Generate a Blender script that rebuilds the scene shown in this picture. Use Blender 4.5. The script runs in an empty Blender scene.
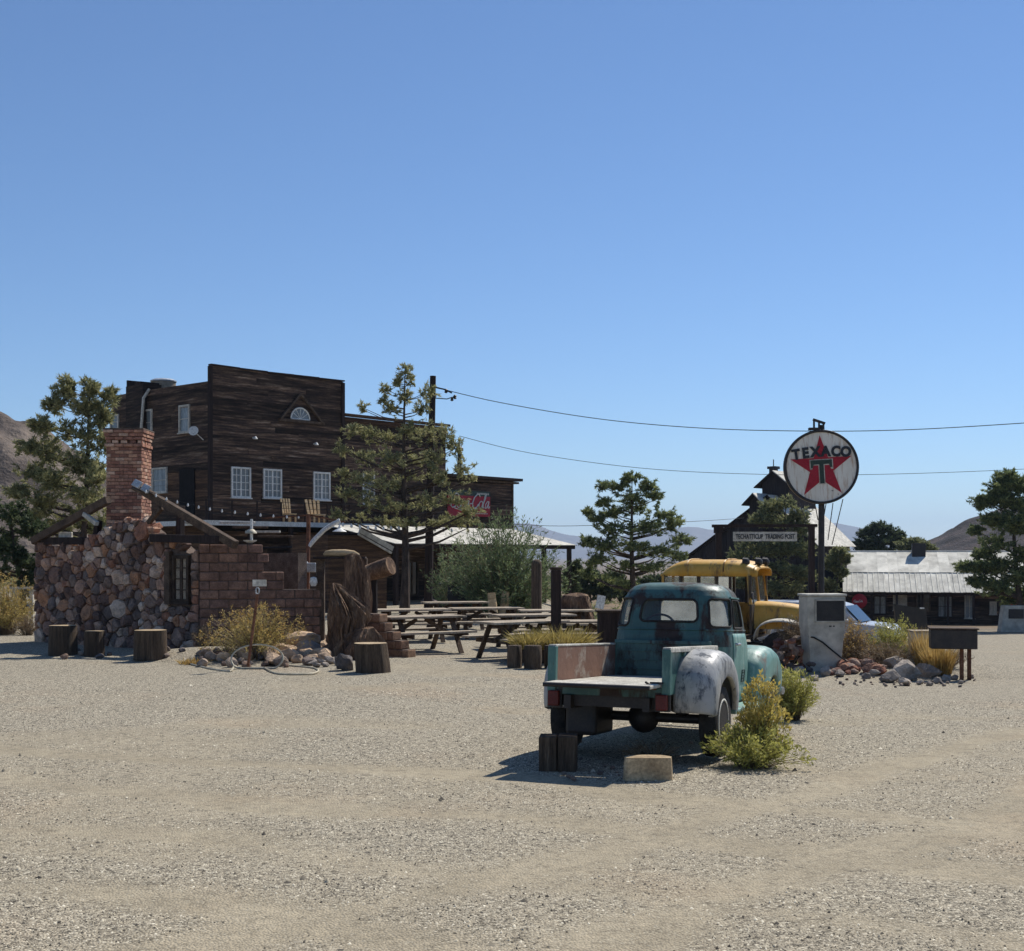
import bpy, bmesh, math, random
import numpy as np
from mathutils import Vector, Matrix, Euler, noise as mnoise

# ------------------------------------------------------------------ camera, sky, sun, exposure
SC = bpy.context.scene
COL = SC.collection
F, CX, HZ, CH = 1300.0, 512.0, 555.0, 2.05      # focal length in pixels, centre column, horizon row, eye height
cam = bpy.data.cameras.new('camera'); camo = bpy.data.objects.new('camera', cam); COL.objects.link(camo)
camo.location = (0, 0, CH); camo.rotation_euler = (math.radians(90), 0, 0)
cam.sensor_width = 36; cam.lens = 36*F/1024; cam.shift_y = (HZ-475.5)/1024
cam.clip_start = .1; cam.clip_end = 40000
SC.camera = camo
SUN_AZ, SUN_EL = 39.0, 49.0                        # degrees right of the view axis, above the horizon
W = bpy.data.worlds.new('World'); SC.world = W; W.use_nodes = True
nt = W.node_tree; nt.nodes.clear()
sky = nt.nodes.new('ShaderNodeTexSky'); sky.sky_type = 'NISHITA'; sky.sun_disc = False
sky.sun_elevation = math.radians(SUN_EL); sky.sun_rotation = math.radians(SUN_AZ)
sky.altitude = 900; sky.air_density = 1.0; sky.dust_density = .0; sky.ozone_density = 8.0
bg = nt.nodes.new('ShaderNodeBackground'); bg.inputs[1].default_value = .105
wo = nt.nodes.new('ShaderNodeOutputWorld')
nt.links.new(sky.outputs[0], bg.inputs[0]); nt.links.new(bg.outputs[0], wo.inputs[0])
sl = bpy.data.lights.new('sun', 'SUN'); sl.energy = 5.0; sl.angle = math.radians(.53); sl.color = (1, .95, .87)
so = bpy.data.objects.new('sun', sl); COL.objects.link(so)
_a, _e = math.radians(SUN_AZ), math.radians(SUN_EL)
SUND = Vector((math.sin(_a)*math.cos(_e), math.cos(_a)*math.cos(_e), math.sin(_e)))
so.rotation_euler = SUND.to_track_quat('Z', 'Y').to_euler(); so.location = (40, 40, 60)
SC.view_settings.view_transform = 'Standard'; SC.view_settings.look = 'None'
SC.view_settings.exposure = 0.12; SC.view_settings.gamma = 1.0
SC.render.engine = 'CYCLES'
SC.render.resolution_x, SC.render.resolution_y = 1024, 951
SC.cycles.volume_bounces = 0; SC.cycles.max_bounces = 6

R = random.Random(7); NR = np.random.RandomState(7)
V = Vector
# ------------------------------------------------------------------ places
def sstep(a, b, x):
    t = np.clip((x-a)/(b-a), 0, 1); return t*t*(3-2*t)
def vnoise(x, y, seed=0):
    x = np.asarray(x, float); y = np.asarray(y, float)
    xi = np.floor(x); yi = np.floor(y); fx = x-xi; fy = y-yi
    fx = fx*fx*(3-2*fx); fy = fy*fy*(3-2*fy)
    def h(a, b):
        v = np.sin(a*127.1+b*311.7+seed*74.7)*43758.5453; return v-np.floor(v)
    return (h(xi, yi)*(1-fx)+h(xi+1, yi)*fx)*(1-fy)+(h(xi, yi+1)*(1-fx)+h(xi+1, yi+1)*fx)*fy
def gz(x, y):
    """height of the ground: level on the left, falling away to the right-hand distance"""
    x = np.asarray(x, float); y = np.asarray(y, float)
    b = 1.0+np.clip((y-16)*.3, 0, 3); s = sstep(0, 1, (x-b+3.5)/5)
    d = np.clip(y-12, 0, 86)
    z = -.036*d*s - sstep(98, 900, y)*14
    near = 1-sstep(60, 140, y)
    z = z + (.05*(vnoise(x*.35, y*.35, 1)-.5)+.02*(vnoise(x*1.6, y*1.6, 2)-.5))*near*sstep(14, 17, np.abs(y-0)*1.0+2)
    d2 = ((x-9.5)/4.2)**2+((y-29.6)/2.6)**2                     # mound of the pump island
    z = z + .26*np.clip(1-d2, 0, 1)
    d3 = ((x+5.9)/1.9)**2+((y-25.9)/1.2)**2                     # low mound under the hose stand
    z = z + .2*np.clip(1-d3, 0, 1)
    return z
LANES = [[(-14, 17.5), (-9, 14.2), (-5, 12.9), (-1.5, 11.6), (1.2, 10.3), (4, 8.6), (9, 5.0)],
         [(12, 22), (8.2, 17.2), (5.6, 13.9), (3.0, 10.6), (1.0, 8.5), (-.6, 7.0), (-3, 4.5)],
         [(-12, 9.5), (-6, 9.3), (-2.5, 8.6), (0, 7.6), (2.5, 6.0), (4, 4.0)],
         [(26, 60), (17, 38), (12.6, 27), (9.8, 20), (7.5, 14.5), (5.5, 9), (4.8, 5)]]
def lane_mask(x, y):
    # where wheels have packed the gravel down to dirt
    x = np.asarray(x, float); y = np.asarray(y, float); out = np.zeros(np.broadcast(x, y).shape)
    wob = (vnoise(x*.5, y*.5, 41)-.5)*.7; rag = .55+.9*vnoise(x*1.3, y*1.3, 42)
    for k, pl in enumerate(LANES):
        d = np.full(out.shape, 1e9)
        for (ax, ay), (bx, by) in zip(pl, pl[1:]):
            dx, dy = bx-ax, by-ay; t = np.clip(((x-ax)*dx+(y-ay)*dy)/(dx*dx+dy*dy), 0, 1)
            d = np.minimum(d, np.hypot(x-ax-t*dx, y-ay-t*dy))
        d = np.abs(d+wob)
        out = np.maximum(out, (np.exp(-((d-.78)/.26)**2)+.45*np.exp(-(d/1.5)**4))*rag*(1, .95, .7, .8)[k])
    pat = vnoise(x*.32, y*.55, 43)*.6+vnoise(x*.9, y*1.4, 44)*.4
    return np.clip(np.maximum(out, sstep(.6, .82, pat)*.7), 0, 1)
def g1(x, y): return float(gz(x, y))
def P(px, py, Y): return V(((px-CX)/F*Y, Y, CH-(py-HZ)/F*Y))
def G(px, Y):
    x = (px-CX)/F*Y; return V((x, Y, g1(x, Y)))
def GP(px, py):
    """the ground point seen at a pixel"""
    lo, hi = 3.0, 140.0
    for _ in range(50):
        m = .5*(lo+hi); p = P(px, py, m)
        if p.z > g1(p.x, p.y): lo = m
        else: hi = m
    return G(px, lo)
def C(r, g, b):
    f = lambda c: (c/12.92 if c <= .04045 else ((c+.055)/1.055)**2.4)
    return (f(r/255), f(g/255), f(b/255), 1)

# ------------------------------------------------------------------ mesh and object helpers
class MB:
    def __init__(s): s.v = []; s.f = []
    def add(s, vs, fs):
        n = len(s.v); s.v += [tuple(v) for v in vs]; s.f += [tuple(i+n for i in f) for f in fs]; return s
    def box(s, c, d, R=None):
        c = V(c); x, y, z = d[0]/2, d[1]/2, d[2]/2
        vs = [V(p) for p in ((-x,-y,-z),(x,-y,-z),(x,y,-z),(-x,y,-z),(-x,-y,z),(x,-y,z),(x,y,z),(-x,y,z))]
        if R is not None: vs = [R@p for p in vs]
        return s.add([c+p for p in vs], [(0,3,2,1),(4,5,6,7),(0,1,5,4),(1,2,6,5),(2,3,7,6),(3,0,4,7)])
    def bar(s, p0, p1, w, t, up=(0,0,1)):
        """a rectangular bar from p0 to p1, w across and t thick along up"""
        p0 = V(p0); p1 = V(p1); d = p1-p0; L = d.length; d = d/L
        u = V(up); x = d.cross(u)
        if x.length < 1e-4: x = d.cross(V((1,0,0)))
        x.normalize(); z = x.cross(d)
        return s.box((p0+p1)/2, (w, L, t), Matrix((x, d, z)).transposed())
    def tube(s, pts, r, n=6, caps=True):
        pts = [V(p) for p in pts]; N = len(pts)
        if not isinstance(r, (list, tuple)): r = [r]*N
        rings = []; ref = None; vs = []; fs = []
        for i, p in enumerate(pts):
            d = (pts[min(i+1, N-1)]-pts[max(i-1, 0)])
            d = d.normalized() if d.length > 1e-9 else V((0,0,1))
            if ref is None: ref = d.orthogonal().normalized()
            a = ref-d*ref.dot(d)
            a = a.normalized() if a.length > 1e-6 else d.orthogonal().normalized()
            ref = a; b = d.cross(a)
            for k in range(n):
                t = 2*math.pi*k/n; vs.append(p+(a*math.cos(t)+b*math.sin(t))*r[i])
        for i in range(N-1):
            for k in range(n):
                k2 = (k+1) % n; fs.append((i*n+k, i*n+k2, (i+1)*n+k2, (i+1)*n+k))
        if caps: fs.append(tuple(range(n-1, -1, -1))); fs.append(tuple((N-1)*n+k for k in range(n)))
        return s.add(vs, fs)
    def cyl(s, p0, p1, r0, r1=None, n=12): return s.tube([p0, p1], [r0, r0 if r1 is None else r1], n)
    def prism(s, poly, M, t):
        """2-D polygon (x, y) extruded t along local z through matrix M"""
        n = len(poly); M = Matrix(M)
        vs = [M@V((p[0], p[1], 0)) for p in poly]+[M@V((p[0], p[1], t)) for p in poly]
        fs = [tuple(range(n-1, -1, -1)), tuple(range(n, 2*n))]+[(i, (i+1) % n, n+(i+1) % n, n+i) for i in range(n)]
        return s.add(vs, fs)
    def grid(s, fn, nu, nv, cu=False, keep=None):
        m = nu if cu else nu+1
        vs = [fn(i/nu, j/nv) for j in range(nv+1) for i in range(m)]
        fs = []
        for j in range(nv):
            for i in range(nu):
                if keep and not keep((i+.5)/nu, (j+.5)/nv): continue
                i2 = (i+1) % m; fs.append((j*m+i, j*m+i2, (j+1)*m+i2, (j+1)*m+i))
        return s.add(vs, fs)
    def lathe(s, prof, c, n=16, R=None):
        c = V(c); vs = []; fs = []
        for r, z in prof:
            for k in range(n):
                t = 2*math.pi*k/n; p = V((r*math.cos(t), r*math.sin(t), z)); vs.append(c+(R@p if R is not None else p))
        for i in range(len(prof)-1):
            for k in range(n):
                k2 = (k+1) % n; fs.append((i*n+k, i*n+k2, (i+1)*n+k2, (i+1)*n+k))
        fs.append(tuple(range(n-1, -1, -1))); fs.append(tuple((len(prof)-1)*n+k for k in range(n)))
        return s.add(vs, fs)
    def mesh(s, name, mat, smooth=False):
        m = bpy.data.meshes.new(name); m.from_pydata(s.v, [], s.f); m.materials.append(mat)
        if smooth: m.polygons.foreach_set('use_smooth', [True]*len(m.polygons))
        m.update(); return m
def wm(o):
    return wm(o.parent)@o.matrix_basis if o.parent else o.matrix_basis.copy()
def link(name, mesh, parent=None, M=None, local=False):
    """M: world matrix (or local matrix to the parent when local)"""
    o = bpy.data.objects.new(name, mesh); COL.objects.link(o)
    M = Matrix.Identity(4) if M is None else M
    if parent:
        o.parent = parent
        o.matrix_basis = M if local else wm(parent).inverted()@M
    else: o.matrix_basis = M
    return o
def part(name, mb, mat, parent, smooth=False, local=False, M=None, bevel=0, label=None):
    o = link(name, mb.mesh(name, mat, smooth), parent, M, local)
    if bevel:
        b = o.modifiers.new('bevel', 'BEVEL'); b.width = bevel; b.segments = 2; b.limit_method = 'ANGLE'
    if smooth: sharp(o)
    if label: o['label'] = label
    return o
def sharp(o, ang=40):
    try: o.data.set_sharp_from_angle(angle=math.radians(ang))
    except Exception: pass
def tag(o, label, cat, group=None, kind=None):
    o['label'] = label; o['category'] = cat
    if group: o['group'] = group
    if kind: o['kind'] = kind
    return o
def thing(name, label, cat, loc=(0,0,0), rz=0, group=None, rot=None):
    o = bpy.data.objects.new(name, None); COL.objects.link(o); o.empty_display_size = .2
    o.matrix_basis = Matrix.Translation(V(loc))@(rot if rot is not None else Matrix.Rotation(rz, 4, 'Z'))
    return tag(o, label, cat, group)
def single(name, mb, mat, label, cat, group=None, base=None, smooth=False, bevel=0):
    """one-mesh thing authored in world space; origin moved to its base"""
    b = V(base) if base is not None else V((0,0,0))
    mb.v = [(p[0]-b.x, p[1]-b.y, p[2]-b.z) for p in mb.v]
    o = link(name, mb.mesh(name, mat, smooth), None, Matrix.Translation(b))
    if bevel:
        q = o.modifiers.new('bevel', 'BEVEL'); q.width = bevel; q.segments = 2; q.limit_method = 'ANGLE'
    if smooth: sharp(o)
    return tag(o, label, cat, group)
def copy_tree(o, parent=None):
    c = o.copy(); COL.objects.link(c); c.parent = parent
    if parent: c.matrix_basis = o.matrix_basis
    for ch in [q for q in o.children]: copy_tree(ch, c)
    return c
def struct(name, mb, mat, smooth=True):
    o = link(name, mb.mesh(name, mat, smooth)); o['kind'] = 'structure'; return o
def np_mesh(name, verts, faces, mat, k=3):
    """fast mesh from arrays, all faces with k corners"""
    m = bpy.data.meshes.new(name); nv, nf = len(verts), len(faces)
    m.vertices.add(nv); m.vertices.foreach_set('co', np.asarray(verts, np.float32).ravel())
    m.loops.add(nf*k); m.loops.foreach_set('vertex_index', np.asarray(faces, np.int32).ravel())
    m.polygons.add(nf); m.polygons.foreach_set('loop_start', np.arange(0, nf*k, k, dtype=np.int32))
    m.materials.append(mat); m.update(calc_edges=True); return m
_cache = {}
def shared(key, mat, make):
    k = (key, mat.name)
    if k not in _cache: _cache[k] = make()
    return _cache[k]
def cube_mesh(mat, bev=0.0, key='board'):
    def mk():
        bm = bmesh.new(); bmesh.ops.create_cube(bm, size=1)
        if bev: bmesh.ops.bevel(bm, geom=bm.edges[:], offset=bev, segments=1, affect='EDGES')
        m = bpy.data.meshes.new(key); bm.to_mesh(m); bm.free(); m.materials.append(mat); return m
    return shared((key, bev), mat, mk)
def piece(name, mesh, parent, c, dims, Rm=None):
    M = Matrix.Translation(V(c))@((Rm.to_4x4()) if Rm is not None else Matrix.Identity(4))@Matrix.Diagonal((dims[0], dims[1], dims[2], 1))
    return link(name, mesh, parent, M)
def rock_mesh(i, mat, sub=2):
    def mk():
        bm = bmesh.new(); bmesh.ops.create_icosphere(bm, subdivisions=sub, radius=1)
        rr = random.Random(100+i); off = V((rr.uniform(0, 50), rr.uniform(0, 50), rr.uniform(0, 50)))
        for _ in range(9):                                   # a few flat facets, as broken stone has
            n = V((rr.gauss(0,1), rr.gauss(0,1), rr.gauss(0,1))).normalized(); d = rr.uniform(.5, .76)
            for v in bm.verts:
                t = v.co.dot(n)-d
                if t > 0: v.co -= n*t*.92
        for v in bm.verts: v.co *= 1+.16*mnoise.noise(v.co*1.3+off)+.08*mnoise.noise(v.co*4+off)
        m = bpy.data.meshes.new('rock'); bm.to_mesh(m); bm.free(); m.materials.append(mat); return m
    return shared(('rock', i, sub), mat, mk)
def rock(name, mat, c, dims, parent=None, rz=None, tilt=.3, i=None, sub=2):
    E = Euler((R.uniform(-tilt, tilt), R.uniform(-tilt, tilt), R.uniform(0, 6.28) if rz is None else rz)).to_matrix().to_4x4()
    M = Matrix.Translation(V(c))@E@Matrix.Diagonal((dims[0], dims[1], dims[2], 1))
    return link(name, rock_mesh(R.randrange(9) if i is None else i, mat, sub), parent, M)

# ------------------------------------------------------------------ materials
def _new(name):
    m = bpy.data.materials.new(name); m.use_nodes = True
    t = m.node_tree; b = t.nodes['Principled BSDF']; return m, t, b
def _n(t, kind, **kw):
    n = t.nodes.new(kind)
    for k, v in kw.items(): setattr(n, k, v)
    return n
def _ramp(t, fac, cols):
    r = _n(t, 'ShaderNodeValToRGB'); e = r.color_ramp.elements
    while len(e) < len(cols): e.new(.5)
    for k, (p, c) in enumerate(cols): e[k].position = p; e[k].color = c
    t.links.new(fac, r.inputs[0]); return r.outputs[0]
def _noise(t, vec, scale, detail=6, rough=.6, dist=0):
    n = _n(t, 'ShaderNodeTexNoise'); n.inputs['Scale'].default_value = scale
    n.inputs['Detail'].default_value = detail; n.inputs['Roughness'].default_value = rough; n.inputs['Distortion'].default_value = dist
    if vec is not None: t.links.new(vec, n.inputs['Vector'])
    return n.outputs['Fac']
def _mix(t, a, b, fac, mode='MIX'):
    m = _n(t, 'ShaderNodeMix', data_type='RGBA', blend_type=mode)
    for sock, val in ((m.inputs[6], a), (m.inputs[7], b), (m.inputs[0], fac)):
        if hasattr(val, 'is_output'): t.links.new(val, sock)
        else: sock.default_value = val
    return m.outputs[2]
def _vec(t, stretch=(1,1,1), local=False, jitter=True):
    src = _n(t, 'ShaderNodeTexCoord').outputs['Object'] if local else _n(t, 'ShaderNodeNewGeometry').outputs['Position']
    mp = _n(t, 'ShaderNodeMapping'); mp.inputs['Scale'].default_value = stretch; t.links.new(src, mp.inputs['Vector'])
    if jitter:
        oi = _n(t, 'ShaderNodeObjectInfo'); mu = _n(t, 'ShaderNodeMath', operation='MULTIPLY'); mu.inputs[1].default_value = 37
        t.links.new(oi.outputs['Random'], mu.inputs[0]); cb = _n(t, 'ShaderNodeCombineXYZ')
        for k in range(3): t.links.new(mu.outputs[0], cb.inputs[k])
        t.links.new(cb.outputs[0], mp.inputs['Location'])
    return mp.outputs[0]
def _bump(t, b, h, strength=.4, dist=.02):
    n = _n(t, 'ShaderNodeBump'); n.inputs['Strength'].default_value = strength; n.inputs['Distance'].default_value = dist
    t.links.new(h, n.inputs['Height']); t.links.new(n.outputs[0], b.inputs['Normal'])
def mat(name, cols, scale=3, rough=.8, bump=.4, dist=.02, stretch=(1,1,1), local=False, rnd=.25, metal=0, spec=.3, fine=8, jitter=True, detail=7):
    """cols: ramp stops over a noise field, plus fine value mottling and a value shift from object to object"""
    m, t, b = _new(name)
    vec = _vec(t, stretch, local, jitter)
    n1 = _noise(t, vec, scale, detail); n2 = _noise(t, vec, scale*fine, 5)
    if not isinstance(cols[0][0], (int, float)) : raise ValueError
    col = _ramp(t, n1, cols)
    dark = _ramp(t, n2, [(.25, (.55,.55,.55,1)), (.75, (1.3,1.3,1.3,1))])
    col = _mix(t, col, dark, 1.0, 'MULTIPLY')
    if rnd:
        oi = _n(t, 'ShaderNodeObjectInfo'); mr = _n(t, 'ShaderNodeMapRange'); mr.inputs[3].default_value = 1-rnd; mr.inputs[4].default_value = 1+rnd
        t.links.new(oi.outputs['Random'], mr.inputs[0])
        hs = _n(t, 'ShaderNodeHueSaturation'); t.links.new(mr.outputs[0], hs.inputs['Value']); t.links.new(col, hs.inputs['Color']); col = hs.outputs[0]
    t.links.new(col, b.inputs['Base Color'])
    b.inputs['Roughness'].default_value = rough; b.inputs['Metallic'].default_value = metal; b.inputs['Specular IOR Level'].default_value = spec
    if bump:
        ad = _n(t, 'ShaderNodeMath', operation='ADD'); t.links.new(n1, ad.inputs[0]); t.links.new(n2, ad.inputs[1])
        _bump(t, b, ad.outputs[0], bump, dist)
    return m
def two(c1, c2, a=.35, b=.65): return [(a, c1), (b, c2)]
def pick_mat(name, cols, scale=6, rough=.9, bump=.6, dist=.03):
    """each object takes its own colour from the list, mottled (stones, bricks)"""
    m, t, b = _new(name); oi = _n(t, 'ShaderNodeObjectInfo')
    r = _n(t, 'ShaderNodeValToRGB'); r.color_ramp.interpolation = 'CONSTANT'; e = r.color_ramp.elements
    while len(e) < len(cols): e.new(.5)
    for k, c in enumerate(cols): e[k].position = k/len(cols); e[k].color = c
    t.links.new(oi.outputs['Random'], r.inputs[0])
    vec = _vec(t, (1,1,1)); n1 = _noise(t, vec, scale, 8, .65); n2 = _noise(t, vec, scale*7, 5)
    col = _mix(t, r.outputs[0], _ramp(t, n1, [(.3, (.45,.45,.46,1)), (.5, (.95,.93,.9,1)), (.72, (1.4,1.33,1.25,1))]), 1.0, 'MULTIPLY')
    col = _mix(t, col, _ramp(t, n2, [(.3, (.7,.7,.7,1)), (.7, (1.2,1.2,1.2,1))]), 1.0, 'MULTIPLY')
    t.links.new(col, b.inputs['Base Color']); b.inputs['Roughness'].default_value = rough; b.inputs['Specular IOR Level'].default_value = .2
    ad = _n(t, 'ShaderNodeMath', operation='ADD'); t.links.new(n1, ad.inputs[0]); t.links.new(n2, ad.inputs[1])
    _bump(t, b, ad.outputs[0], bump, dist); return m
def leaf_mat(name, cols, transl=.3, scale=1.3):
    """foliage: colour wanders through the crown and from leaf to leaf, some light comes through"""
    m, t, b = _new(name); ge = _n(t, 'ShaderNodeNewGeometry')
    n1 = _noise(t, ge.outputs['Position'], scale, 3)
    ad = _n(t, 'ShaderNodeMath', operation='MULTIPLY_ADD'); ad.inputs[1].default_value = .45
    sb = _n(t, 'ShaderNodeMath', operation='SUBTRACT'); sb.inputs[1].default_value = .22
    t.links.new(ge.outputs['Random Per Island'], ad.inputs[0]); t.links.new(n1, sb.inputs[0]); t.links.new(sb.outputs[0], ad.inputs[2])
    col = _ramp(t, ad.outputs[0], cols)
    t.links.new(col, b.inputs['Base Color']); b.inputs['Roughness'].default_value = .65; b.inputs['Specular IOR Level'].default_value = .25
    tr = _n(t, 'ShaderNodeBsdfTranslucent'); t.links.new(col, tr.inputs['Color'])
    mx = _n(t, 'ShaderNodeMixShader'); mx.inputs[0].default_value = transl
    out = t.nodes['Material Output']; t.links.new(b.outputs[0], mx.inputs[1]); t.links.new(tr.outputs[0], mx.inputs[2]); t.links.new(mx.outputs[0], out.inputs[0])
    return m
def glass_mat(name, col=(.02,.025,.03,1), rough=.08, alpha=1.0):
    m, t, b = _new(name); b.inputs['Base Color'].default_value = col; b.inputs['Roughness'].default_value = rough
    b.inputs['Specular IOR Level'].default_value = .6; b.inputs['Alpha'].default_value = alpha
    n = _noise(t, _vec(t), 2.5, 3); _bump(t, b, n, .08, .01); return m
M = {}
wood_h = (1.2, 1.2, 16)      # grain along the ground
wood_v = (14, 14, .9)        # grain upright
M['boards'] = mat('dark_boards', [(.3, C(34,28,25)), (.46, C(68,54,46)), (.58, C(98,78,63)), (.72, C(152,132,114))], .8, .9, .7, .03, (1.0, 1.0, 13), rnd=.62)
M['boards_brown'] = mat('brown_boards', [(.28, C(52,38,30)), (.5, C(84,62,46)), (.7, C(118,90,66))], .9, .9, .5, .02, wood_h, rnd=.4)
M['boards_v'] = mat('upright_boards', [(.3, C(38,34,34)), (.6, C(62,54,52)), (.8, C(86,76,72))], 1.1, .9, .5, .02, wood_v, rnd=.4)
M['timber'] = mat('timber', [(.3, C(58,46,38)), (.6, C(92,76,62)), (.8, C(128,112,94))], 1.2, .9, .5, .02, (4,4,4), rnd=.3)
M['timber_dark'] = mat('dark_timber', [(.3, C(34,26,24)), (.6, C(58,46,42)), (.8, C(80,66,58))], 1.2, .9, .5, .02, wood_v, rnd=.25)
M['table_wood'] = mat('table_wood', [(.3, C(128,114,96)), (.6, C(178,163,142)), (.8, C(206,192,170))], 1.5, .85, .4, .015, (3,3,3), rnd=.2)
M['log_side'] = mat('log_bark', [(.3, C(62,52,44)), (.55, C(104,88,72)), (.8, C(138,122,102))], 1.4, .95, .9, .03, wood_v, rnd=.25)
M['log_end'] = mat('log_end', [(.3, C(150,128,98)), (.6, C(188,166,132)), (.8, C(205,188,156))], 5, .9, .4, .01, rnd=.15)
M['drift'] = mat('driftwood', [(.28, C(66,50,42)), (.48, C(118,92,72)), (.64, C(160,130,102)), (.8, C(200,172,140))], 1.1, .9, 1.0, .05, (5,5,1.1), rnd=.1)
M['tan_log'] = mat('tan_log', two(C(176,148,108), C(214,188,148)), 2, .85, .4, .01, (1,1,6), rnd=.1)
M['adobe'] = pick_mat('adobe', [C(128,100,86), C(136,107,92), C(120,94,82), C(143,113,97), C(131,104,92)], 5, .95, .5, .02)
M['adobe_tan'] = pick_mat('adobe_tan', [C(138,110,90), C(130,102,84), C(146,118,96)], 5, .95, .5, .02)
M['mortar'] = mat('mortar', two(C(84,71,63), C(116,100,88)), 5, .95, .7, .03)
M['stone'] = pick_mat('stone', [C(164,130,114), C(130,104,92), C(190,156,136), C(126,110,102), C(166,120,98), C(160,136,122), C(214,186,164), C(142,114,102), C(184,138,108), C(134,118,110), C(178,146,128), C(222,198,178), C(112,92,84), C(196,156,132)], 4.0, .92, .8, .04)
M['rock'] = pick_mat('rock', [C(142,128,116), C(118,106,100), C(160,144,130), C(128,108,96), C(104,98,96)], 3, .92, .7, .04)
M['rock_red'] = pick_mat('red_rock', [C(150,104,84), C(132,92,78), C(166,126,104), C(120,90,80), C(150,130,118)], 3, .92, .7, .04)
M['boulder'] = pick_mat('boulder', [C(152,143,134), C(168,158,147), C(138,131,125)], 2.2, .9, .6, .04)
M['pale_rock'] = pick_mat('pale_rock', [C(196,170,142), C(184,160,136)], 2.2, .9, .7, .05)
M['brick'] = pick_mat('brick', [C(164,120,102), C(150,108,92), C(176,134,112), C(142,104,90), C(186,146,122), C(158,120,104), C(202,170,148)], 7, .92, .4, .01)
M['white'] = mat('white_paint', two(C(206,204,196), C(232,230,222)), 3, .6, .15, .005, rnd=.06)
M['offwhite'] = mat('weathered_white', [(.3, C(170,164,150)), (.7, C(214,208,194))], 2, .7, .2, .01, rnd=.1)
M['metal_roof'] = mat('metal_roof', [(.3, C(200,196,183)), (.5, C(218,214,200)), (.75, C(228,223,209))], .35, .8, .08, .01, (1,1,1), rnd=.03, spec=.12, fine=3)
M['white_roof'] = mat('bright_metal_roof', [(.3, C(182,178,166)), (.7, C(214,209,196))], .7, .75, .2, .01, rnd=.08)
M['glass'] = glass_mat('window_glass')
M['curtain'] = mat('curtained_glass', two(C(96,104,108), C(138,144,144)), 1.4, .25, 0, stretch=(5,5,.6), rnd=.2, spec=.6)
M['dark'] = mat('dark_inside', two(C(24,22,22), C(36,33,32)), 3, .95, .2, rnd=.2)
M['steel_dark'] = mat('dark_steel', two(C(30,28,28), C(54,46,42)), 6, .55, .25, .004, rnd=.1, spec=.5)
M['steel_rust'] = mat('rusty_steel', two(C(84,52,38), C(132,90,66)), 6, .8, .4, .005, rnd=.15)
M['galv'] = mat('galvanised', two(C(160,162,162), C(196,198,198)), 5, .45, .15, .004, rnd=.08, metal=.3)
M['rubber'] = mat('tyre_rubber', two(C(34,33,33), C(58,55,52)), 8, .85, .4, .006, rnd=.1)
M['concrete'] = mat('painted_metal_grey', [(.3, C(176,171,157)), (.6, C(190,185,171)), (.8, C(200,195,181))], 1.6, .7, .08, .003, rnd=.05, fine=2.2)
M['screen'] = mat('dark_panel', two(C(34,34,36), C(52,50,50)), 6, .4, .1, rnd=0)
M['hose'] = mat('hose', two(C(176,166,142), C(200,190,166)), 6, .6, .1, rnd=0)
M['red'] = mat('sign_red', [(.3, C(150,22,40)), (.7, C(176,34,52))], 5, .5, .1, rnd=0)
M['sign_white'] = None
M['sign_ink'] = mat('sign_ink', two(C(34,38,44), C(52,54,58)), 8, .5, .1, rnd=0)
M['sign_green'] = mat('sign_green', two(C(40,58,50), C(58,72,62)), 8, .5, .1, rnd=0)
M['wire'] = mat('wire', two(C(30,30,32), C(44,44,46)), 3, .6, 0, rnd=0)
M['bulb'] = mat('white_bulb', two(C(226,226,220), C(240,240,236)), 3, .3, 0, rnd=0)
M['tail_red'] = mat('tail_lamp_red', two(C(84,28,24), C(112,42,34)), 7, .35, .1, rnd=0)
M['blue_car'] = mat('navy_paint', two(C(26,34,56), C(34,44,70)), 3, .25, 0, rnd=0, spec=.6)
M['white_car'] = mat('white_car_paint', two(C(176,178,180), C(190,192,194)), 3, .25, 0, rnd=0, spec=.6)
M['car_glass'] = glass_mat('car_glass', (.012,.016,.02,1), .05)
M['clear_glass'] = None
def patina(name, base, base2, rust, pale, rscale=2.2, ramt=.58, rough=.5, st=(2.2,2.2,.7)):
    """old paint: two tones of paint, chalky fade, rust breaking through in spots and streaks"""
    m, t, b = _new(name); vec = _vec(t, (1,1,1), True, False); vs = _vec(t, st, True, False)
    c = _ramp(t, _noise(t, vec, 1.6, 8, .62), [(.32, base), (.62, base2)])
    c = _mix(t, c, pale, _ramp(t, _noise(t, vs, 3.1, 9, .7), [(.52, (0,0,0,1)), (.72, (.75,.75,.75,1))]))
    rm = _ramp(t, _noise(t, vs, rscale, 12, .72, .3), [(ramt, (0,0,0,1)), (ramt+.1, (1,1,1,1))])
    rc = _ramp(t, _noise(t, vec, 14, 6), [(.3, tuple(x*.55 for x in rust[:3])+(1,)), (.7, rust)])
    c = _mix(t, c, rc, rm)
    sp = _ramp(t, _noise(t, vec, 24, 6, .7), [(.62, (0,0,0,1)), (.72, (.7,.7,.7,1))])
    c = _mix(t, c, tuple(x*.4 for x in rust[:3])+(1,), sp)
    t.links.new(c, b.inputs['Base Color'])
    rr = _ramp(t, rm, [(0, (rough,)*3+(1,)), (1, (.9,.9,.9,1))]); t.links.new(rr, b.inputs['Roughness'])
    b.inputs['Specular IOR Level'].default_value = .45
    ds = _n(t, 'ShaderNodeMath', operation='MULTIPLY_ADD'); ds.inputs[1].default_value = 2.2; t.links.new(_noise(t, vec, 2.4, 3, .5), ds.inputs[0]); t.links.new(_noise(t, vec, 11, 6), ds.inputs[2])
    _bump(t, b, ds.outputs[0], .28, .02); return m
M['teal'] = patina('teal_paint', C(58,94,90), C(80,120,112), C(100,80,68), C(132,162,150), 1.9, .55)
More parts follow.
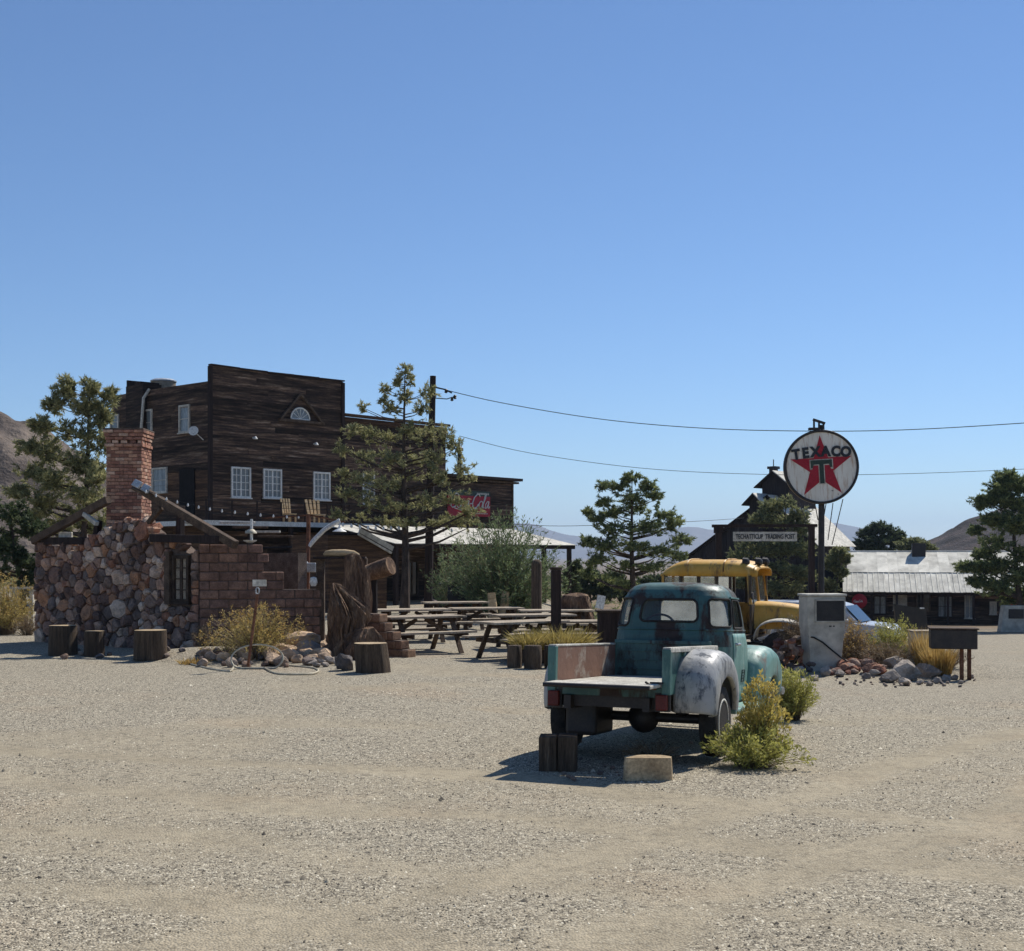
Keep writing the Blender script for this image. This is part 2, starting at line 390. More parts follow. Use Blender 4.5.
M['teal_side'] = patina('faded_teal_paint', C(84,124,116), C(112,152,140), C(132,112,102), C(184,204,192), 2.3, .54)
M['cab_rear'] = patina('rusty_teal_paint', C(47,77,76), C(66,102,98), C(64,53,50), C(98,126,120), 1.5, .47)
M['fender'] = patina('chalky_fender_paint', C(146,147,146), C(176,175,170), C(92,97,104), C(206,202,192), 4.4, .515, .5)
M['bed_rust'] = patina('rusty_bed_paint', C(132,98,80), C(116,84,68), C(96,66,52), C(196,194,178), 2.2, .62, .8, (1.3,.9,1))
M['bed_floor'] = mat('bed_floor', [(.3, C(150,144,132)), (.6, C(196,192,180)), (.8, C(214,210,198))], 2.6, .7, .2, .01, (3,1,1), local=True, rnd=.05)
M['yellow'] = patina('bus_yellow_paint', C(190,140,46), C(212,166,72), C(118,94,76), C(214,184,116), 1.2, .54)
M['yellow_old'] = patina('faded_bus_paint', C(176,130,44), C(196,150,62), C(92,66,48), C(206,180,120), 2.2, .52)
M['bus_dark'] = patina('bus_dark_shaded', C(54,48,40), C(74,64,48), C(74,52,40), C(120,96,56), 2, .5, .7)  # shade of the near side put into the colour; also floor, cowl and rims
M['chrome'] = mat('dull_chrome', two(C(150,150,148), C(186,186,184)), 6, .35, .05, rnd=0, metal=.8)
M['rim'] = mat('wheel_paint', two(C(186,186,178), C(214,212,202)), 6, .6, .2, .005, rnd=0)
def sign_white():
    m, t, b = _new('enamel_white'); vec = _vec(t, (1,1,1), True, False); vs = _vec(t, (7,1,.35), True, False)
    c = _ramp(t, _noise(t, vec, 1.4, 6), [(.3, C(212,205,190)), (.7, C(232,227,214))])
    st = _ramp(t, _noise(t, vs, 1.6, 6, .6), [(.5, (0,0,0,1)), (.68, (.85,.85,.85,1))])
    c = _mix(t, c, C(166,126,82), st)
    sp = _ramp(t, _noise(t, vec, 9, 4, .5), [(.7, (0,0,0,1)), (.74, (1,1,1,1))])
    c = _mix(t, c, C(96,86,84), sp)
    t.links.new(c, b.inputs['Base Color']); b.inputs['Roughness'].default_value = .4; return m
M['sign_white'] = sign_white()
def clear():
    m, t, b = _new('dusty_clear_glass'); out = t.nodes['Material Output']
    tr = _n(t, 'ShaderNodeBsdfTransparent'); tr.inputs[0].default_value = (.86,.9,.88,1)
    df = _n(t, 'ShaderNodeBsdfTranslucent'); df.inputs[0].default_value = (.62,.61,.57,1)
    gl = _n(t, 'ShaderNodeBsdfGlossy'); gl.inputs['Roughness'].default_value = .05
    m1 = _n(t, 'ShaderNodeMixShader'); m2 = _n(t, 'ShaderNodeMixShader'); m2.inputs[0].default_value = .07
    dust = _ramp(t, _noise(t, _vec(t, (1,1,1), True, False), 3, 5), [(.3, (.16,.16,.16,1)), (.7, (.42,.42,.42,1))])
    t.links.new(dust, m1.inputs[0])
    t.links.new(tr.outputs[0], m1.inputs[1]); t.links.new(df.outputs[0], m1.inputs[2])
    t.links.new(m1.outputs[0], m2.inputs[1]); t.links.new(gl.outputs[0], m2.inputs[2]); t.links.new(m2.outputs[0], out.inputs[0]); return m
M['clear_glass'] = clear()
M['pine'] = leaf_mat('pine_needles', [(.1, C(78,82,58)), (.35, C(120,122,84)), (.6, C(160,158,112)), (.85, C(198,190,142))], .42, 2.2)
M['pine_green'] = leaf_mat('green_pine_needles', [(.15, C(64,78,54)), (.45, C(104,116,76)), (.8, C(164,170,112))], .42, 2.0)
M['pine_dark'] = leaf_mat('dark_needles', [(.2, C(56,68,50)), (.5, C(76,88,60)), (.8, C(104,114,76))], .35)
M['juniper'] = leaf_mat('juniper_leaf', [(.15, C(78,86,62)), (.45, C(122,128,88)), (.8, C(174,172,122))], .42, 1.6)
M['oleander'] = leaf_mat('oleander_leaf', [(.2, C(70,86,58)), (.5, C(104,120,82)), (.8, C(150,160,116))], .34)
M['rabbit'] = leaf_mat('rabbitbrush_leaf', [(.2, C(136,134,72)), (.5, C(164,162,86)), (.8, C(194,188,112))], .35, 3)
M['flower'] = leaf_mat('yellow_flower', [(.2, C(176,158,76)), (.5, C(200,180,98)), (.8, C(218,202,136))], .35, 4)
M['straw'] = leaf_mat('straw', [(.2, C(150,120,66)), (.5, C(186,156,92)), (.8, C(210,184,124))], .35, 3)
M['dry'] = leaf_mat('dry_brush', [(.2, C(104,88,70)), (.5, C(138,120,96)), (.8, C(168,150,120))], .25, 3)
M['yellow_grass'] = leaf_mat('yellow_green_grass', [(.2, C(136,122,66)), (.5, C(176,158,92)), (.8, C(204,186,124))], .35, 3)
M['bark'] = mat('bark', two(C(62,52,46), C(96,82,72)), 3, .95, .8, .03, (3,3,1), rnd=.15)
def ground_mat():
    m, t, b = _new('gravel_ground'); pos = _n(t, 'ShaderNodeNewGeometry').outputs['Position']
    big = _noise(t, pos, .22, 6, .6, .5); mid = _noise(t, pos, 1.1, 7, .65, .4); fine = _noise(t, pos, 9, 6, .7)
    st = _n(t, 'ShaderNodeMapping'); st.inputs['Scale'].default_value = (.25, 1.3, 1); st.inputs['Rotation'].default_value = (0, 0, .12); t.links.new(pos, st.inputs['Vector'])
    track = _noise(t, st.outputs[0], .8, 5, .6, .3)
    vo = _n(t, 'ShaderNodeTexVoronoi'); vo.inputs['Scale'].default_value = 62; t.links.new(pos, vo.inputs['Vector'])
    vo2 = _n(t, 'ShaderNodeTexVoronoi'); vo2.inputs['Scale'].default_value = 130; t.links.new(pos, vo2.inputs['Vector'])
    sep = _n(t, 'ShaderNodeSeparateColor'); t.links.new(vo.outputs['Color'], sep.inputs[0])
    sep2 = _n(t, 'ShaderNodeSeparateColor'); t.links.new(vo2.outputs['Color'], sep2.inputs[0])
    grav = _ramp(t, sep.outputs[0], [(0, C(48,45,41)), (.22, C(98,93,84)), (.5, C(150,143,128)), (.78, C(194,185,165)), (1, C(244,236,214))])
    grav2 = _ramp(t, sep2.outputs[1], [(0, C(58,54,49)), (.5, C(146,138,123)), (1, C(224,214,191))])
    gr = _mix(t, grav, grav2, _ramp(t, fine, [(.4, (0,0,0,1)), (.6, (1,1,1,1))]))
    dirt = _ramp(t, mid, [(.3, C(152,142,122)), (.55, C(172,161,139)), (.75, C(188,177,154))])
    ad = _n(t, 'ShaderNodeMath', operation='ADD'); t.links.new(big, ad.inputs[0]); t.links.new(track, ad.inputs[1])
    ad2 = _n(t, 'ShaderNodeMath', operation='MULTIPLY_ADD'); ad2.inputs[1].default_value = .5; t.links.new(mid, ad2.inputs[0]); t.links.new(ad.outputs[0], ad2.inputs[2])
    mask = _ramp(t, ad2.outputs[0], [(.0, (.0,.0,.0,1)), (.47, (.12,.12,.12,1)), (.9, (.8,.8,.8,1))])
    mask_r = mask
    # ramp positions clamp to 0..1: scale the field down first
    sc = _n(t, 'ShaderNodeMapRange'); sc.inputs[1].default_value = 1.12; sc.inputs[2].default_value = 1.75; t.links.new(ad2.outputs[0], sc.inputs[0])
    at = _n(t, 'ShaderNodeAttribute'); at.attribute_name = 'packed'
    pk_ = _n(t, 'ShaderNodeMath', operation='MULTIPLY_ADD'); pk_.inputs[1].default_value = .78; t.links.new(at.outputs['Fac'], pk_.inputs[0])
    fm_ = _n(t, 'ShaderNodeMath', operation='MULTIPLY_ADD'); fm_.inputs[1].default_value = .9; fm_.inputs[2].default_value = -.5; t.links.new(fine, fm_.inputs[0]); t.links.new(fm_.outputs[0], pk_.inputs[2]); pk_.use_clamp = True
    col = _mix(t, gr, dirt, pk_.outputs[0])
    sy = _n(t, 'ShaderNodeSeparateXYZ'); t.links.new(pos, sy.inputs[0]); fy = _n(t, 'ShaderNodeMapRange'); fy.inputs[1].default_value = 62; fy.inputs[2].default_value = 85; t.links.new(sy.outputs[1], fy.inputs[0])
    des = _ramp(t, _noise(t, pos, .15, 6, .65), [(.35, C(96,84,70)), (.6, C(138,120,98))]); col = _mix(t, col, des, fy.outputs[0])
    rd = _ramp(t, _noise(t, pos, .35, 4, .5), [(.55, (.90,.88,.84,1)), (.75, (.95,.85,.76,1))])
    col = _mix(t, col, rd, 1.0, 'MULTIPLY')
    col = _mix(t, col, _ramp(t, fine, [(.3, (.8,.8,.8,1)), (.7, (1.16,1.16,1.16,1))]), 1.0, 'MULTIPLY')
    t.links.new(col, b.inputs['Base Color']); b.inputs['Roughness'].default_value = .95; b.inputs['Specular IOR Level'].default_value = .15
    inv = _n(t, 'ShaderNodeMath', operation='SUBTRACT'); inv.inputs[0].default_value = 1; t.links.new(vo.outputs['Distance'], inv.inputs[1])
    h = _n(t, 'ShaderNodeMath', operation='MULTIPLY_ADD'); h.inputs[1].default_value = .8; t.links.new(fine, h.inputs[0]); t.links.new(inv.outputs[0], h.inputs[2])
    _bump(t, b, h.outputs[0], .55, .02); return m
M['ground'] = ground_mat()
M['gravel'] = None
def gravel_mat():
    m, t, b = _new('pebbles'); ge = _n(t, 'ShaderNodeNewGeometry')
    t.links.new(_ramp(t, ge.outputs['Random Per Island'], [(0, C(44,41,38)), (.22, C(92,87,78)), (.5, C(150,141,123)), (.85, C(192,182,160)), (1, C(230,221,198))]), b.inputs['Base Color'])
    b.inputs['Roughness'].default_value = .9; b.inputs['Specular IOR Level'].default_value = .2; return m
M['gravel'] = gravel_mat()
M['hill'] = mat('rocky_hillside', [(.34, C(54,46,42)), (.5, C(96,85,77)), (.68, C(128,115,103))], .09, .95, 1, .6, rnd=0, fine=9, jitter=False)
M['hill_dark'] = mat('dark_hillside', [(.35, C(30,24,26)), (.5, C(52,42,42)), (.65, C(80,66,62))], .12, .95, 1, .8, rnd=0, fine=9, jitter=False)
M['mountain'] = mat('far_mountain_rock', [(.3, C(86,74,68)), (.6, C(112,98,88)), (.8, C(132,116,104))], .0025, .95, .6, 10, rnd=0, fine=8, jitter=False)
# ------------------------------------------------------------------ ground, hills
def geo(a, b, n): return list(np.geomspace(a, b, n))
def ground():
    xs = [-x for x in geo(34, 9000, 22)][::-1]+list(np.arange(-33, -10, .4))+list(np.arange(-10, 10, .14))+list(np.arange(10, 40, .4))+geo(40.5, 9000, 22)
    ys = [-9000, -2500, -700, -200, -60, -20, -8, -2, 1, 3]+list(np.arange(4, 18, .12))+list(np.arange(18, 40, .25))+list(np.arange(40, 110, 1.0))+geo(112, 9000, 26)
    X, Y = np.meshgrid(np.array(xs), np.array(ys)); PK = lane_mask(X, Y)*(1-sstep(55, 75, Y)); Z = gz(X, Y)-.018*PK*(1-sstep(24, 32, Y))
    nx, ny = len(xs), len(ys)
    v = np.stack([X.ravel(), Y.ravel(), Z.ravel()], 1)
    i, j = np.meshgrid(np.arange(nx-1), np.arange(ny-1)); a = (j*nx+i).ravel()
    me = np_mesh('ground', v, np.stack([a, a+1, a+nx+1, a+nx], 1), M['ground'], 4)
    me.polygons.foreach_set('use_smooth', [True]*len(me.polygons))
    at = me.attributes.new('packed', 'FLOAT', 'POINT'); at.data.foreach_set('value', PK.ravel().astype(np.float32))
    o = link('ground', me); o['kind'] = 'structure'
ground()
def fbm(x, y, seed, oct=5):
    z = 0; a = .5
    for k in range(oct): z = z+a*(vnoise(x, y, seed+k)-.5); x = x*2.03; y = y*2.03; a *= .5
    return z
def hill(name, x0, x1, y0, y1, nx, ny, fn, mat_):
    X, Y = np.meshgrid(np.linspace(x0, x1, nx), np.linspace(y0, y1, ny)); Z = fn(X, Y)
    v = np.stack([X.ravel(), Y.ravel(), Z.ravel()], 1)
    i, j = np.meshgrid(np.arange(nx-1), np.arange(ny-1)); a = (j*nx+i).ravel()
    me = np_mesh(name, v, np.stack([a, a+1, a+nx+1, a+nx], 1), mat_, 4)
    me.polygons.foreach_set('use_smooth', [True]*len(me.polygons))
    o = link(name, me); o['kind'] = 'structure'; return o
def hf_left(X, Y):
    d = np.exp(-(((X+112)/46)**2)-((Y-215)/62)**2)
    d2 = np.exp(-(((X+70)/13)**2)-((Y-190)/26)**2)
    return gz(X, Y)-2+18*d+15.0*d2+fbm(X*.05, Y*.05, 3)*14*np.clip(d*2.0, 0, 1)+np.abs(fbm(X*.22, Y*.22, 5))*9*np.clip(d*2.0, 0, 1)
hill('rocky_hill', -220, -20, 110, 330, 260, 220, hf_left, M['hill'])
def hf_right(X, Y):
    d = np.exp(-(((X-225)/88)**2)-((Y-400)/110)**2)
    return gz(X, Y)-2+47*d+fbm(X*.02, Y*.02, 9)*6*np.clip(d*2, 0, 1)+np.abs(fbm(X*.09, Y*.09, 8))*7*np.clip(d*2, 0, 1)
hill('dark_hill', 60, 420, 180, 700, 240, 220, hf_right, M['hill_dark'])
def hf_far(X, Y):
    r = np.clip(1-np.abs(Y-8000)/1500, 0, 1)
    prof = 205+430*fbm(X*.00042, Y*.0003, 21)+70*np.sin(X*.0011+1)
    return -60+r*prof*.86+r*fbm(X*.002, Y*.002, 31)*210
hill('far_mountains', -6500, 6500, 6400, 9400, 200, 44, hf_far, M['mountain'])

# loose gravel on the yard
def gravel():
    n = 200000
    y = 5.5+NR.rand(n)**1.25*16; x = (NR.rand(n)-.5)*1.0*y*.86
    keep = (vnoise(x*.8, y*1.4, 61)+.6*NR.rand(n) > .42) & (lane_mask(x, y) < .35+.6*NR.rand(n))
    x = x[keep]; y = y[keep]; n = len(x)
    r = .004+.008*NR.rand(n)**2.6
    r[NR.rand(n) < .006] *= 2.6
    oct_ = np.array([[1,0,-.2],[0,1,-.2],[-1,0,-.2],[0,-1,-.2],[0,0,1]], float)
    fc = np.array([[0,1,4],[1,2,4],[2,3,4],[3,0,4]])
    a = NR.rand(n)*6.28; s = np.stack([r*(.8+.7*NR.rand(n)), r*(.7+.5*NR.rand(n)), r*np.where(NR.rand(n) < .2, .9+.4*NR.rand(n), .22+.5*NR.rand(n))], 1)
    v = oct_[None]*s[:, None]*(1+.5*(NR.rand(n, 5, 1)-.5))
    vx = v[..., 0]*np.cos(a)[:, None]-v[..., 1]*np.sin(a)[:, None]; vy = v[..., 0]*np.sin(a)[:, None]+v[..., 1]*np.cos(a)[:, None]
    v = np.stack([vx+x[:, None], vy+y[:, None], v[..., 2]+(gz(x, y)-.018*lane_mask(x, y))[:, None]], 2).reshape(-1, 3)
    f = (fc[None]+(np.arange(n)*5)[:, None, None]).reshape(-1, 3)
    o = link('gravel', np_mesh('gravel', v, f, M['gravel'])); tag(o, 'loose grey and tan gravel strewn over the open yard', 'gravel', kind='stuff')
gravel()

# ------------------------------------------------------------------ plants
def unit(a): return a/np.maximum(np.linalg.norm(a, axis=1, keepdims=True), 1e-9)
def blades(base, dirs, ln, wd, rs):
    """one thin triangle for each leaf"""
    n = len(base); side = unit(np.cross(dirs, rs.randn(n, 3)))
    w = (wd*(.6+.8*rs.rand(n)))[:, None]; l = (ln*(.6+.8*rs.rand(n)))[:, None]
    v = np.stack([base-side*w*.5, base+side*w*.5, base+dirs*l], 1).reshape(-1, 3)
    return v, np.arange(n*3).reshape(-1, 3)
def leaves(base, dirs, ln, wd, rs):
    """diamond-shaped leaves, two triangles each"""
    n = len(base); side = unit(np.cross(dirs, rs.randn(n, 3)))
    w = (wd*(.6+.8*rs.rand(n)))[:, None]; l = (ln*(.6+.8*rs.rand(n)))[:, None]
    v = np.stack([base, base+dirs*l*.5-side*w*.5, base+dirs*l, base+dirs*l*.5+side*w*.5], 1).reshape(-1, 3)
    return v, np.arange(n*4).reshape(-1, 4)
def tree(name, label, px, Y, clumps, leafm, seed, needles=26, dens=1.0, ln=.24, wd=.03, depth=.55, trunk_r=.16, group=None, top=None, barkm=None):
    """crown given as clumps (px, py, rx, ry) at distance Y; each sits at its own depth around the trunk, twigs carry leaf tufts"""
    rs = np.random.RandomState(seed); rr = random.Random(seed)
    b = G(px, Y); t = thing(name, label, 'tree', b, group=group)
    s = Y/F; tops = min(clumps, key=lambda c: c[1])
    tx = top or (tops[0], tops[1]); tp = P(tx[0], tx[1], Y)
    mb = MB(); N = 9; pts = []
    for k in range(N):
        u = k/(N-1); q = b.lerp(tp, u); q.x += .10*math.sin(u*5+seed)*(1-u); q.y += .10*math.cos(u*4+seed)*(1-u)
        pts.append(q)
    pts[0].z -= .15
    mb.tube(pts, [trunk_r*(1-.93*k/(N-1))*(1.25 if k == 0 else 1) for k in range(N)], 8)
    xs = [c[0] for c in clumps]; width = (max(xs)-min(xs))*s
    base = []; dr = []
    for (cx, cy, rx, ry) in clumps:
        c = P(cx, cy, Y); off = abs(c.x-(b.x+(tp.x-b.x)*max(0, min(1, (c.z-b.z)/(tp.z-b.z)))))
        room = math.sqrt(max(.02, (width*.5)**2-off**2))*depth*max(.15, min(1, (tp.z-c.z)/max(.1, (tp.z-b.z))*2.2))
        for rep in range(2 if len(clumps) > 8 else 3):
            if rr.random() < .08: continue
            cc = c+V((rr.uniform(-.45, .45)*rx*s, rr.uniform(-1, 1)*room, rr.uniform(-.4, .4)*ry*s))
            u = max(.04, min(.97, (cc.z-b.z-.35*math.hypot(cc.x-b.x, cc.y-b.y))/(tp.z-b.z)))
            a = b.lerp(tp, u); m1 = a.lerp(cc, .5)+V((0, 0, -.06*(cc-a).length))
            r0 = trunk_r*(1-u)*.45+.012
            mb.tube([a, m1, cc], [r0, r0*.6, .008], 5, False)
            R3 = np.array([rx*s, max(rx, ry)*s*.9, ry*s])
            nt_ = int(max(5, dens*1.35*(26 if rep == 0 else 18)*(rx*ry*s*s)**.5/ .35))
            d = unit(rs.randn(nt_, 3)*np.array([1, 1, .7])+np.array([0, 0, .25]))
            p0 = np.array(cc)+rs.randn(nt_, 3)*R3*.42; L_ = R3*(.45+.75*rs.rand(nt_, 1)); p1 = p0+d*L_+np.array([0, 0, .10])*L_[:, 2:]
            for q in range(0, nt_, 4): mb.tube([cc, V(p0[q]), V(p1[q])], [.012, .008, .003], 3, False)
            k = needles
            u_ = .15+.85*rs.rand(nt_*k, 1)**.8; a_ = np.repeat(p0, k, 0); b_ = np.repeat(p1, k, 0); tw = unit(b_-a_)
            base.append(a_+(b_-a_)*u_+rs.randn(nt_*k, 3)*ln*.10); dr.append(unit(tw*.8+rs.randn(nt_*k, 3)*.55+np.array([0, 0, .12])))
    base = np.concatenate(base); dr = np.concatenate(dr)
    v, f = blades(base, dr, ln*.55, wd*1.15, rs)
    part('trunk', mb, barkm or M['bark'], t, True)
    o = link('crown', np_mesh('crown', v, f, leafm), t); return t
def shrub(name, label, base, w, h, leafm, seed, n=90, leaf=14, ln=.06, wd=.012, tipm=None, tipn=10, spread=1.0, cat='shrub', group=None, kind='leaf', stemm=None, upright=.6, rmin=.35):
    """stems fanning from the base with leaves along them, flower heads or seed heads at the tips"""
    rs = np.random.RandomState(seed); t = thing(name, label, cat, base, group=group); base = V(base)
    mb = MB(); B = []; D = []; TB = []; TD = []
    for k in range(n):
        a = rs.rand()*6.28; q = rs.rand()**.6*spread
        hx = math.cos(a)*q*w*.5; hy = math.sin(a)*q*w*.5
        top = h*(math.sqrt(max(.08, 1-q*q*.8)))*(.5+.58*rs.rand())
        p0 = base+V((hx*.25, hy*.25, -.02)); p2 = base+V((hx*(1+.1*rs.randn()), hy*(1+.1*rs.randn()), top))
        p1 = p0.lerp(p2, .5)+V((-hx*.15, -hy*.15, top*.06))
        mb.tube([p0, p1, p2], [.007, .005, .002], 3, False)
        us = rmin+(1-rmin)*rs.rand(leaf)
        c = np.array([np.array(p0)*(1-u)**2+2*u*(1-u)*np.array(p1)+u*u*np.array(p2) for u in us])
        st = np.array((p2-p1).normalized())
        B.append(c+rs.randn(leaf, 3)*.018); D.append(unit(st*upright+rs.randn(leaf, 3)*.55))
        if tipm:
            TB.append(np.array(p2)+rs.randn(tipn, 3)*np.array([.022, .022, .03])); TD.append(unit(st*.8+rs.randn(tipn, 3)*.5))
    B = np.concatenate(B); D = np.concatenate(D)
    part('stems', mb, stemm or M['dry'], t)
    v, f = leaves(B, D, ln, wd, rs); link('foliage', np_mesh('foliage', v, f, leafm, 4), t)
    if tipm:
        v, f = leaves(np.concatenate(TB), np.concatenate(TD), .045, .02, rs); link('flower_heads', np_mesh('flower_heads', v, f, tipm, 4), t)
    return t
def grass(name, label, base, w, d, h, leafm, seed, n=900, lean=.45, flare=1.4, group=None, cat='grass clump', rz=0):
    rs = np.random.RandomState(seed); b = np.array(base)
    ox = (rs.rand(n)-.5); oy = (rs.rand(n)-.5); k = ox**2+oy**2 < .25; ox = ox[k]*w; oy = oy[k]*d; n = len(ox)
    c, s = math.cos(rz), math.sin(rz)
    px = b[0]+ox*c-oy*s; py = b[1]+ox*s+oy*c
    B = np.stack([px, py, np.full(n, b[2]-.01)], 1)
    D = unit(np.stack([ox/w*flare+rs.randn(n)*lean*.7, oy/d*flare+rs.randn(n)*lean*.7, np.ones(n)], 1)); L = h*(.55+.6*rs.rand(n))[:, None]
    side = unit(np.cross(D, rs.randn(n, 3)))*(.006+.005*rs.rand(n)[:, None])
    mid = B+D*L*.55; D2 = unit(D+np.stack([D[:, 0], D[:, 1], -.35*np.ones(n)], 1)*.6); tip = mid+D2*L*.5
    v = np.stack([B-side, B+side, mid+side*.8, mid-side*.8, tip], 1).reshape(-1, 3)
    i = np.arange(n)*5
    f = np.concatenate([np.stack([i, i+1, i+2], 1), np.stack([i, i+2, i+3], 1), np.stack([i+3, i+2, i+4], 1)])
    v = v-b
    o = link(name, np_mesh(name, v, f, leafm), None, Matrix.Translation(V(base))); return tag(o, label, cat, group)

tree('pine_tree', 'yellow-green pine standing behind the brick chimney, beside the rocky hill', 78, 40,
     [(68,392,8,11),(90,388,7,9),(109,396,5,8),(55,405,9,8),(85,410,12,10),(104,416,8,12),(40,425,11,8),(66,430,13,11),(95,440,12,13),(30,446,9,7),(50,455,13,10),(80,464,15,11),(101,476,9,12),(34,476,12,9),(60,486,15,10),(90,496,12,9),(20,492,9,7),(46,506,13,9),(75,512,14,9),(28,520,11,8),(98,515,9,8),(60,528,13,8),(88,530,12,8)],
     M['pine'], 11, needles=30, dens=1.25, ln=.24, wd=.034)
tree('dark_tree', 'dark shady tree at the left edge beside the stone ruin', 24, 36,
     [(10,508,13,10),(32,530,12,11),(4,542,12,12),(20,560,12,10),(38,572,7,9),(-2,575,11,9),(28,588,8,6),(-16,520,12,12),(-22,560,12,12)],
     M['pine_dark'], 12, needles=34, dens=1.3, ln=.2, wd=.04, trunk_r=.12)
tree('pine_tree', 'tall open pine in front of the wooden building, beside the utility pole', 403, 46,
     [(405,372,7,6),(398,383,6,5),(412,383,7,5),(384,391,5,5),(405,398,8,6),(427,392,6,7),(386,402,6,4),(395,411,8,5),(420,408,8,6),(362,408,3.5,4),(354,430,8,6),(372,433,9,6),(345,450,6,6),(365,455,10,7),(390,436,11,8),(408,428,10,7),(426,436,10,8),(447,437,7,9),(456,447,6,10),(390,460,13,8),(412,456,12,8),(434,460,11,9),(345,475,8,6),(365,480,11,8),(390,485,14,8),(415,481,13,8),(440,480,11,9),(462,468,8,7),(471,478,7,5),(345,496,9,6),(370,500,12,8),(398,508,13,8),(425,506,13,8),(452,500,12,8),(470,510,9,7),(360,518,10,5),(386,525,12,6),(412,525,12,5),(438,522,10,5),(460,520,10,6),(475,526,7,5),(340,515,6,5)],
     M['pine'], 13, needles=24, dens=.62, ln=.23, wd=.032, trunk_r=.17)
tree('pine_tree', 'green pine standing alone behind the truck cab against the sky', 633, 62,
     [(632,480,7,5),(618,488,9,5),(646,487,7,6),(605,487,5,4),(630,497,12,6),(655,497,6,6),(607,501,7,5),(612,513,13,5),(640,512,13,7),(660,515,10,6),(596,520,5,5),(590,514,4,4),(615,529,13,6),(645,530,13,7),(672,525,7,7),(680,540,8,6),(590,541,7,6),(608,546,12,6),(635,548,12,6),(660,551,12,6),(678,556,7,4),(596,561,10,6),(620,566,12,6),(650,568,12,5),(586,576,7,5),(605,583,10,6),(630,586,10,5)],
     M['pine_green'], 14, needles=26, dens=.9, ln=.28, wd=.045, trunk_r=.2)
tree('pine_tree', 'large dark pine at the right edge overhanging the metal-roofed building', 1022, 70,
     [(1010,478,8,6),(1000,487,8,5),(1020,486,9,7),(986,500,7,4),(978,507,5,3),(1005,502,12,7),(1026,506,12,8),(990,521,10,5),(1010,526,13,8),(1032,528,12,8),(976,532,6,4),(995,546,13,7),(1020,551,13,8),(965,567,8,4.5),(981,570,10,5),(1000,566,13,7),(1021,576,13,8),(976,582,7,4),(1000,588,11,7),(1021,598,10,7),(1042,540,13,10),(1048,570,13,10),(1042,596,12,8),(985,554,8,4)],
     M['pine_green'], 15, needles=32, dens=2.0, ln=.3, wd=.05, trunk_r=.22)
tree('juniper_tree', 'bushy grey-green tree in front of the dark barn tower', 775, 88,
     [(771,508,9,6),(786,505,7,6),(796,515,9,7),(761,520,9,6),(780,522,12,7),(801,530,7,7),(746,546,9,7),(766,548,12,7),(786,548,11,7),(804,551,7,7),(741,562,9,7),(761,568,13,7),(786,570,12,7),(804,573,8,7),(746,583,10,6),(771,588,12,6),(796,590,10,6)],
     M['juniper'], 16, needles=28, dens=1.3, ln=.32, wd=.06, trunk_r=.22)
tree('leafy_tree', 'small light green tree beside the bright barn roof', 836, 92,
     [(838,552,7,5),(831,565,7,6),(842,575,5,5),(830,586,7,5),(845,560,4,4)], M['juniper'], 17, needles=26, dens=1.2, ln=.3, wd=.06, trunk_r=.1)
tree('round_tree', 'round dark green tree behind the ridge of the metal-roofed building', 880, 135,
     [(880,528,8,5),(868,535,7,5),(893,537,8,5),(880,541,13,5),(860,545,6,4),(898,546,6,4),(880,552,14,5)], M['pine_dark'], 18, needles=24, dens=1.3, ln=.45, wd=.09, trunk_r=.25)
tree('leafy_tree', 'yellow-green bush-like tree between the round tree and the dark hill', 915, 130,
     [(912,543,7,4),(922,545,6,3.5),(905,547,6,3.5),(930,549,5,3),(915,552,10,4)], M['juniper'], 19, needles=22, dens=1.2, ln=.4, wd=.09, trunk_r=.14)
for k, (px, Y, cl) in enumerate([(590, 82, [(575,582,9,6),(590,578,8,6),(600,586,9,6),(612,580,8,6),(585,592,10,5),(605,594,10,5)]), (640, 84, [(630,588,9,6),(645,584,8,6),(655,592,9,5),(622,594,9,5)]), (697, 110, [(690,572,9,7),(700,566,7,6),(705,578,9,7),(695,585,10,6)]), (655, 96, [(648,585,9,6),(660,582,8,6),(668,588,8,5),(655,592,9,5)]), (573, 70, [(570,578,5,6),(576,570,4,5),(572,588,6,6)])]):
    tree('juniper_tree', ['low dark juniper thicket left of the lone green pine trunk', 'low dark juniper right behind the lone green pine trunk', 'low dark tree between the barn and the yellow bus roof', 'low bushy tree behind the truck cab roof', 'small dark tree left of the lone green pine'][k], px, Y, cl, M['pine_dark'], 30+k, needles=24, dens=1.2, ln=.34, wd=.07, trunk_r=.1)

# oleander by the tables: long upright canes with narrow leaves
def oleander():
    b = G(505, 41)
    return shrub('oleander_bush', 'big grey-green oleander bush behind the picnic tables', b, 4.3, 3.35, M['oleander'], 41, n=640, leaf=38, ln=.14, wd=.03, spread=1.0, cat='bush', upright=.9, rmin=.2)
oleander()
shrub('willow_bush', 'green bush leaning against the utility pole behind the picnic tables', G(452, 44), 2.0, 2.6, M['oleander'], 42, n=110, leaf=26, ln=.12, wd=.026, cat='bush', upright=.8)
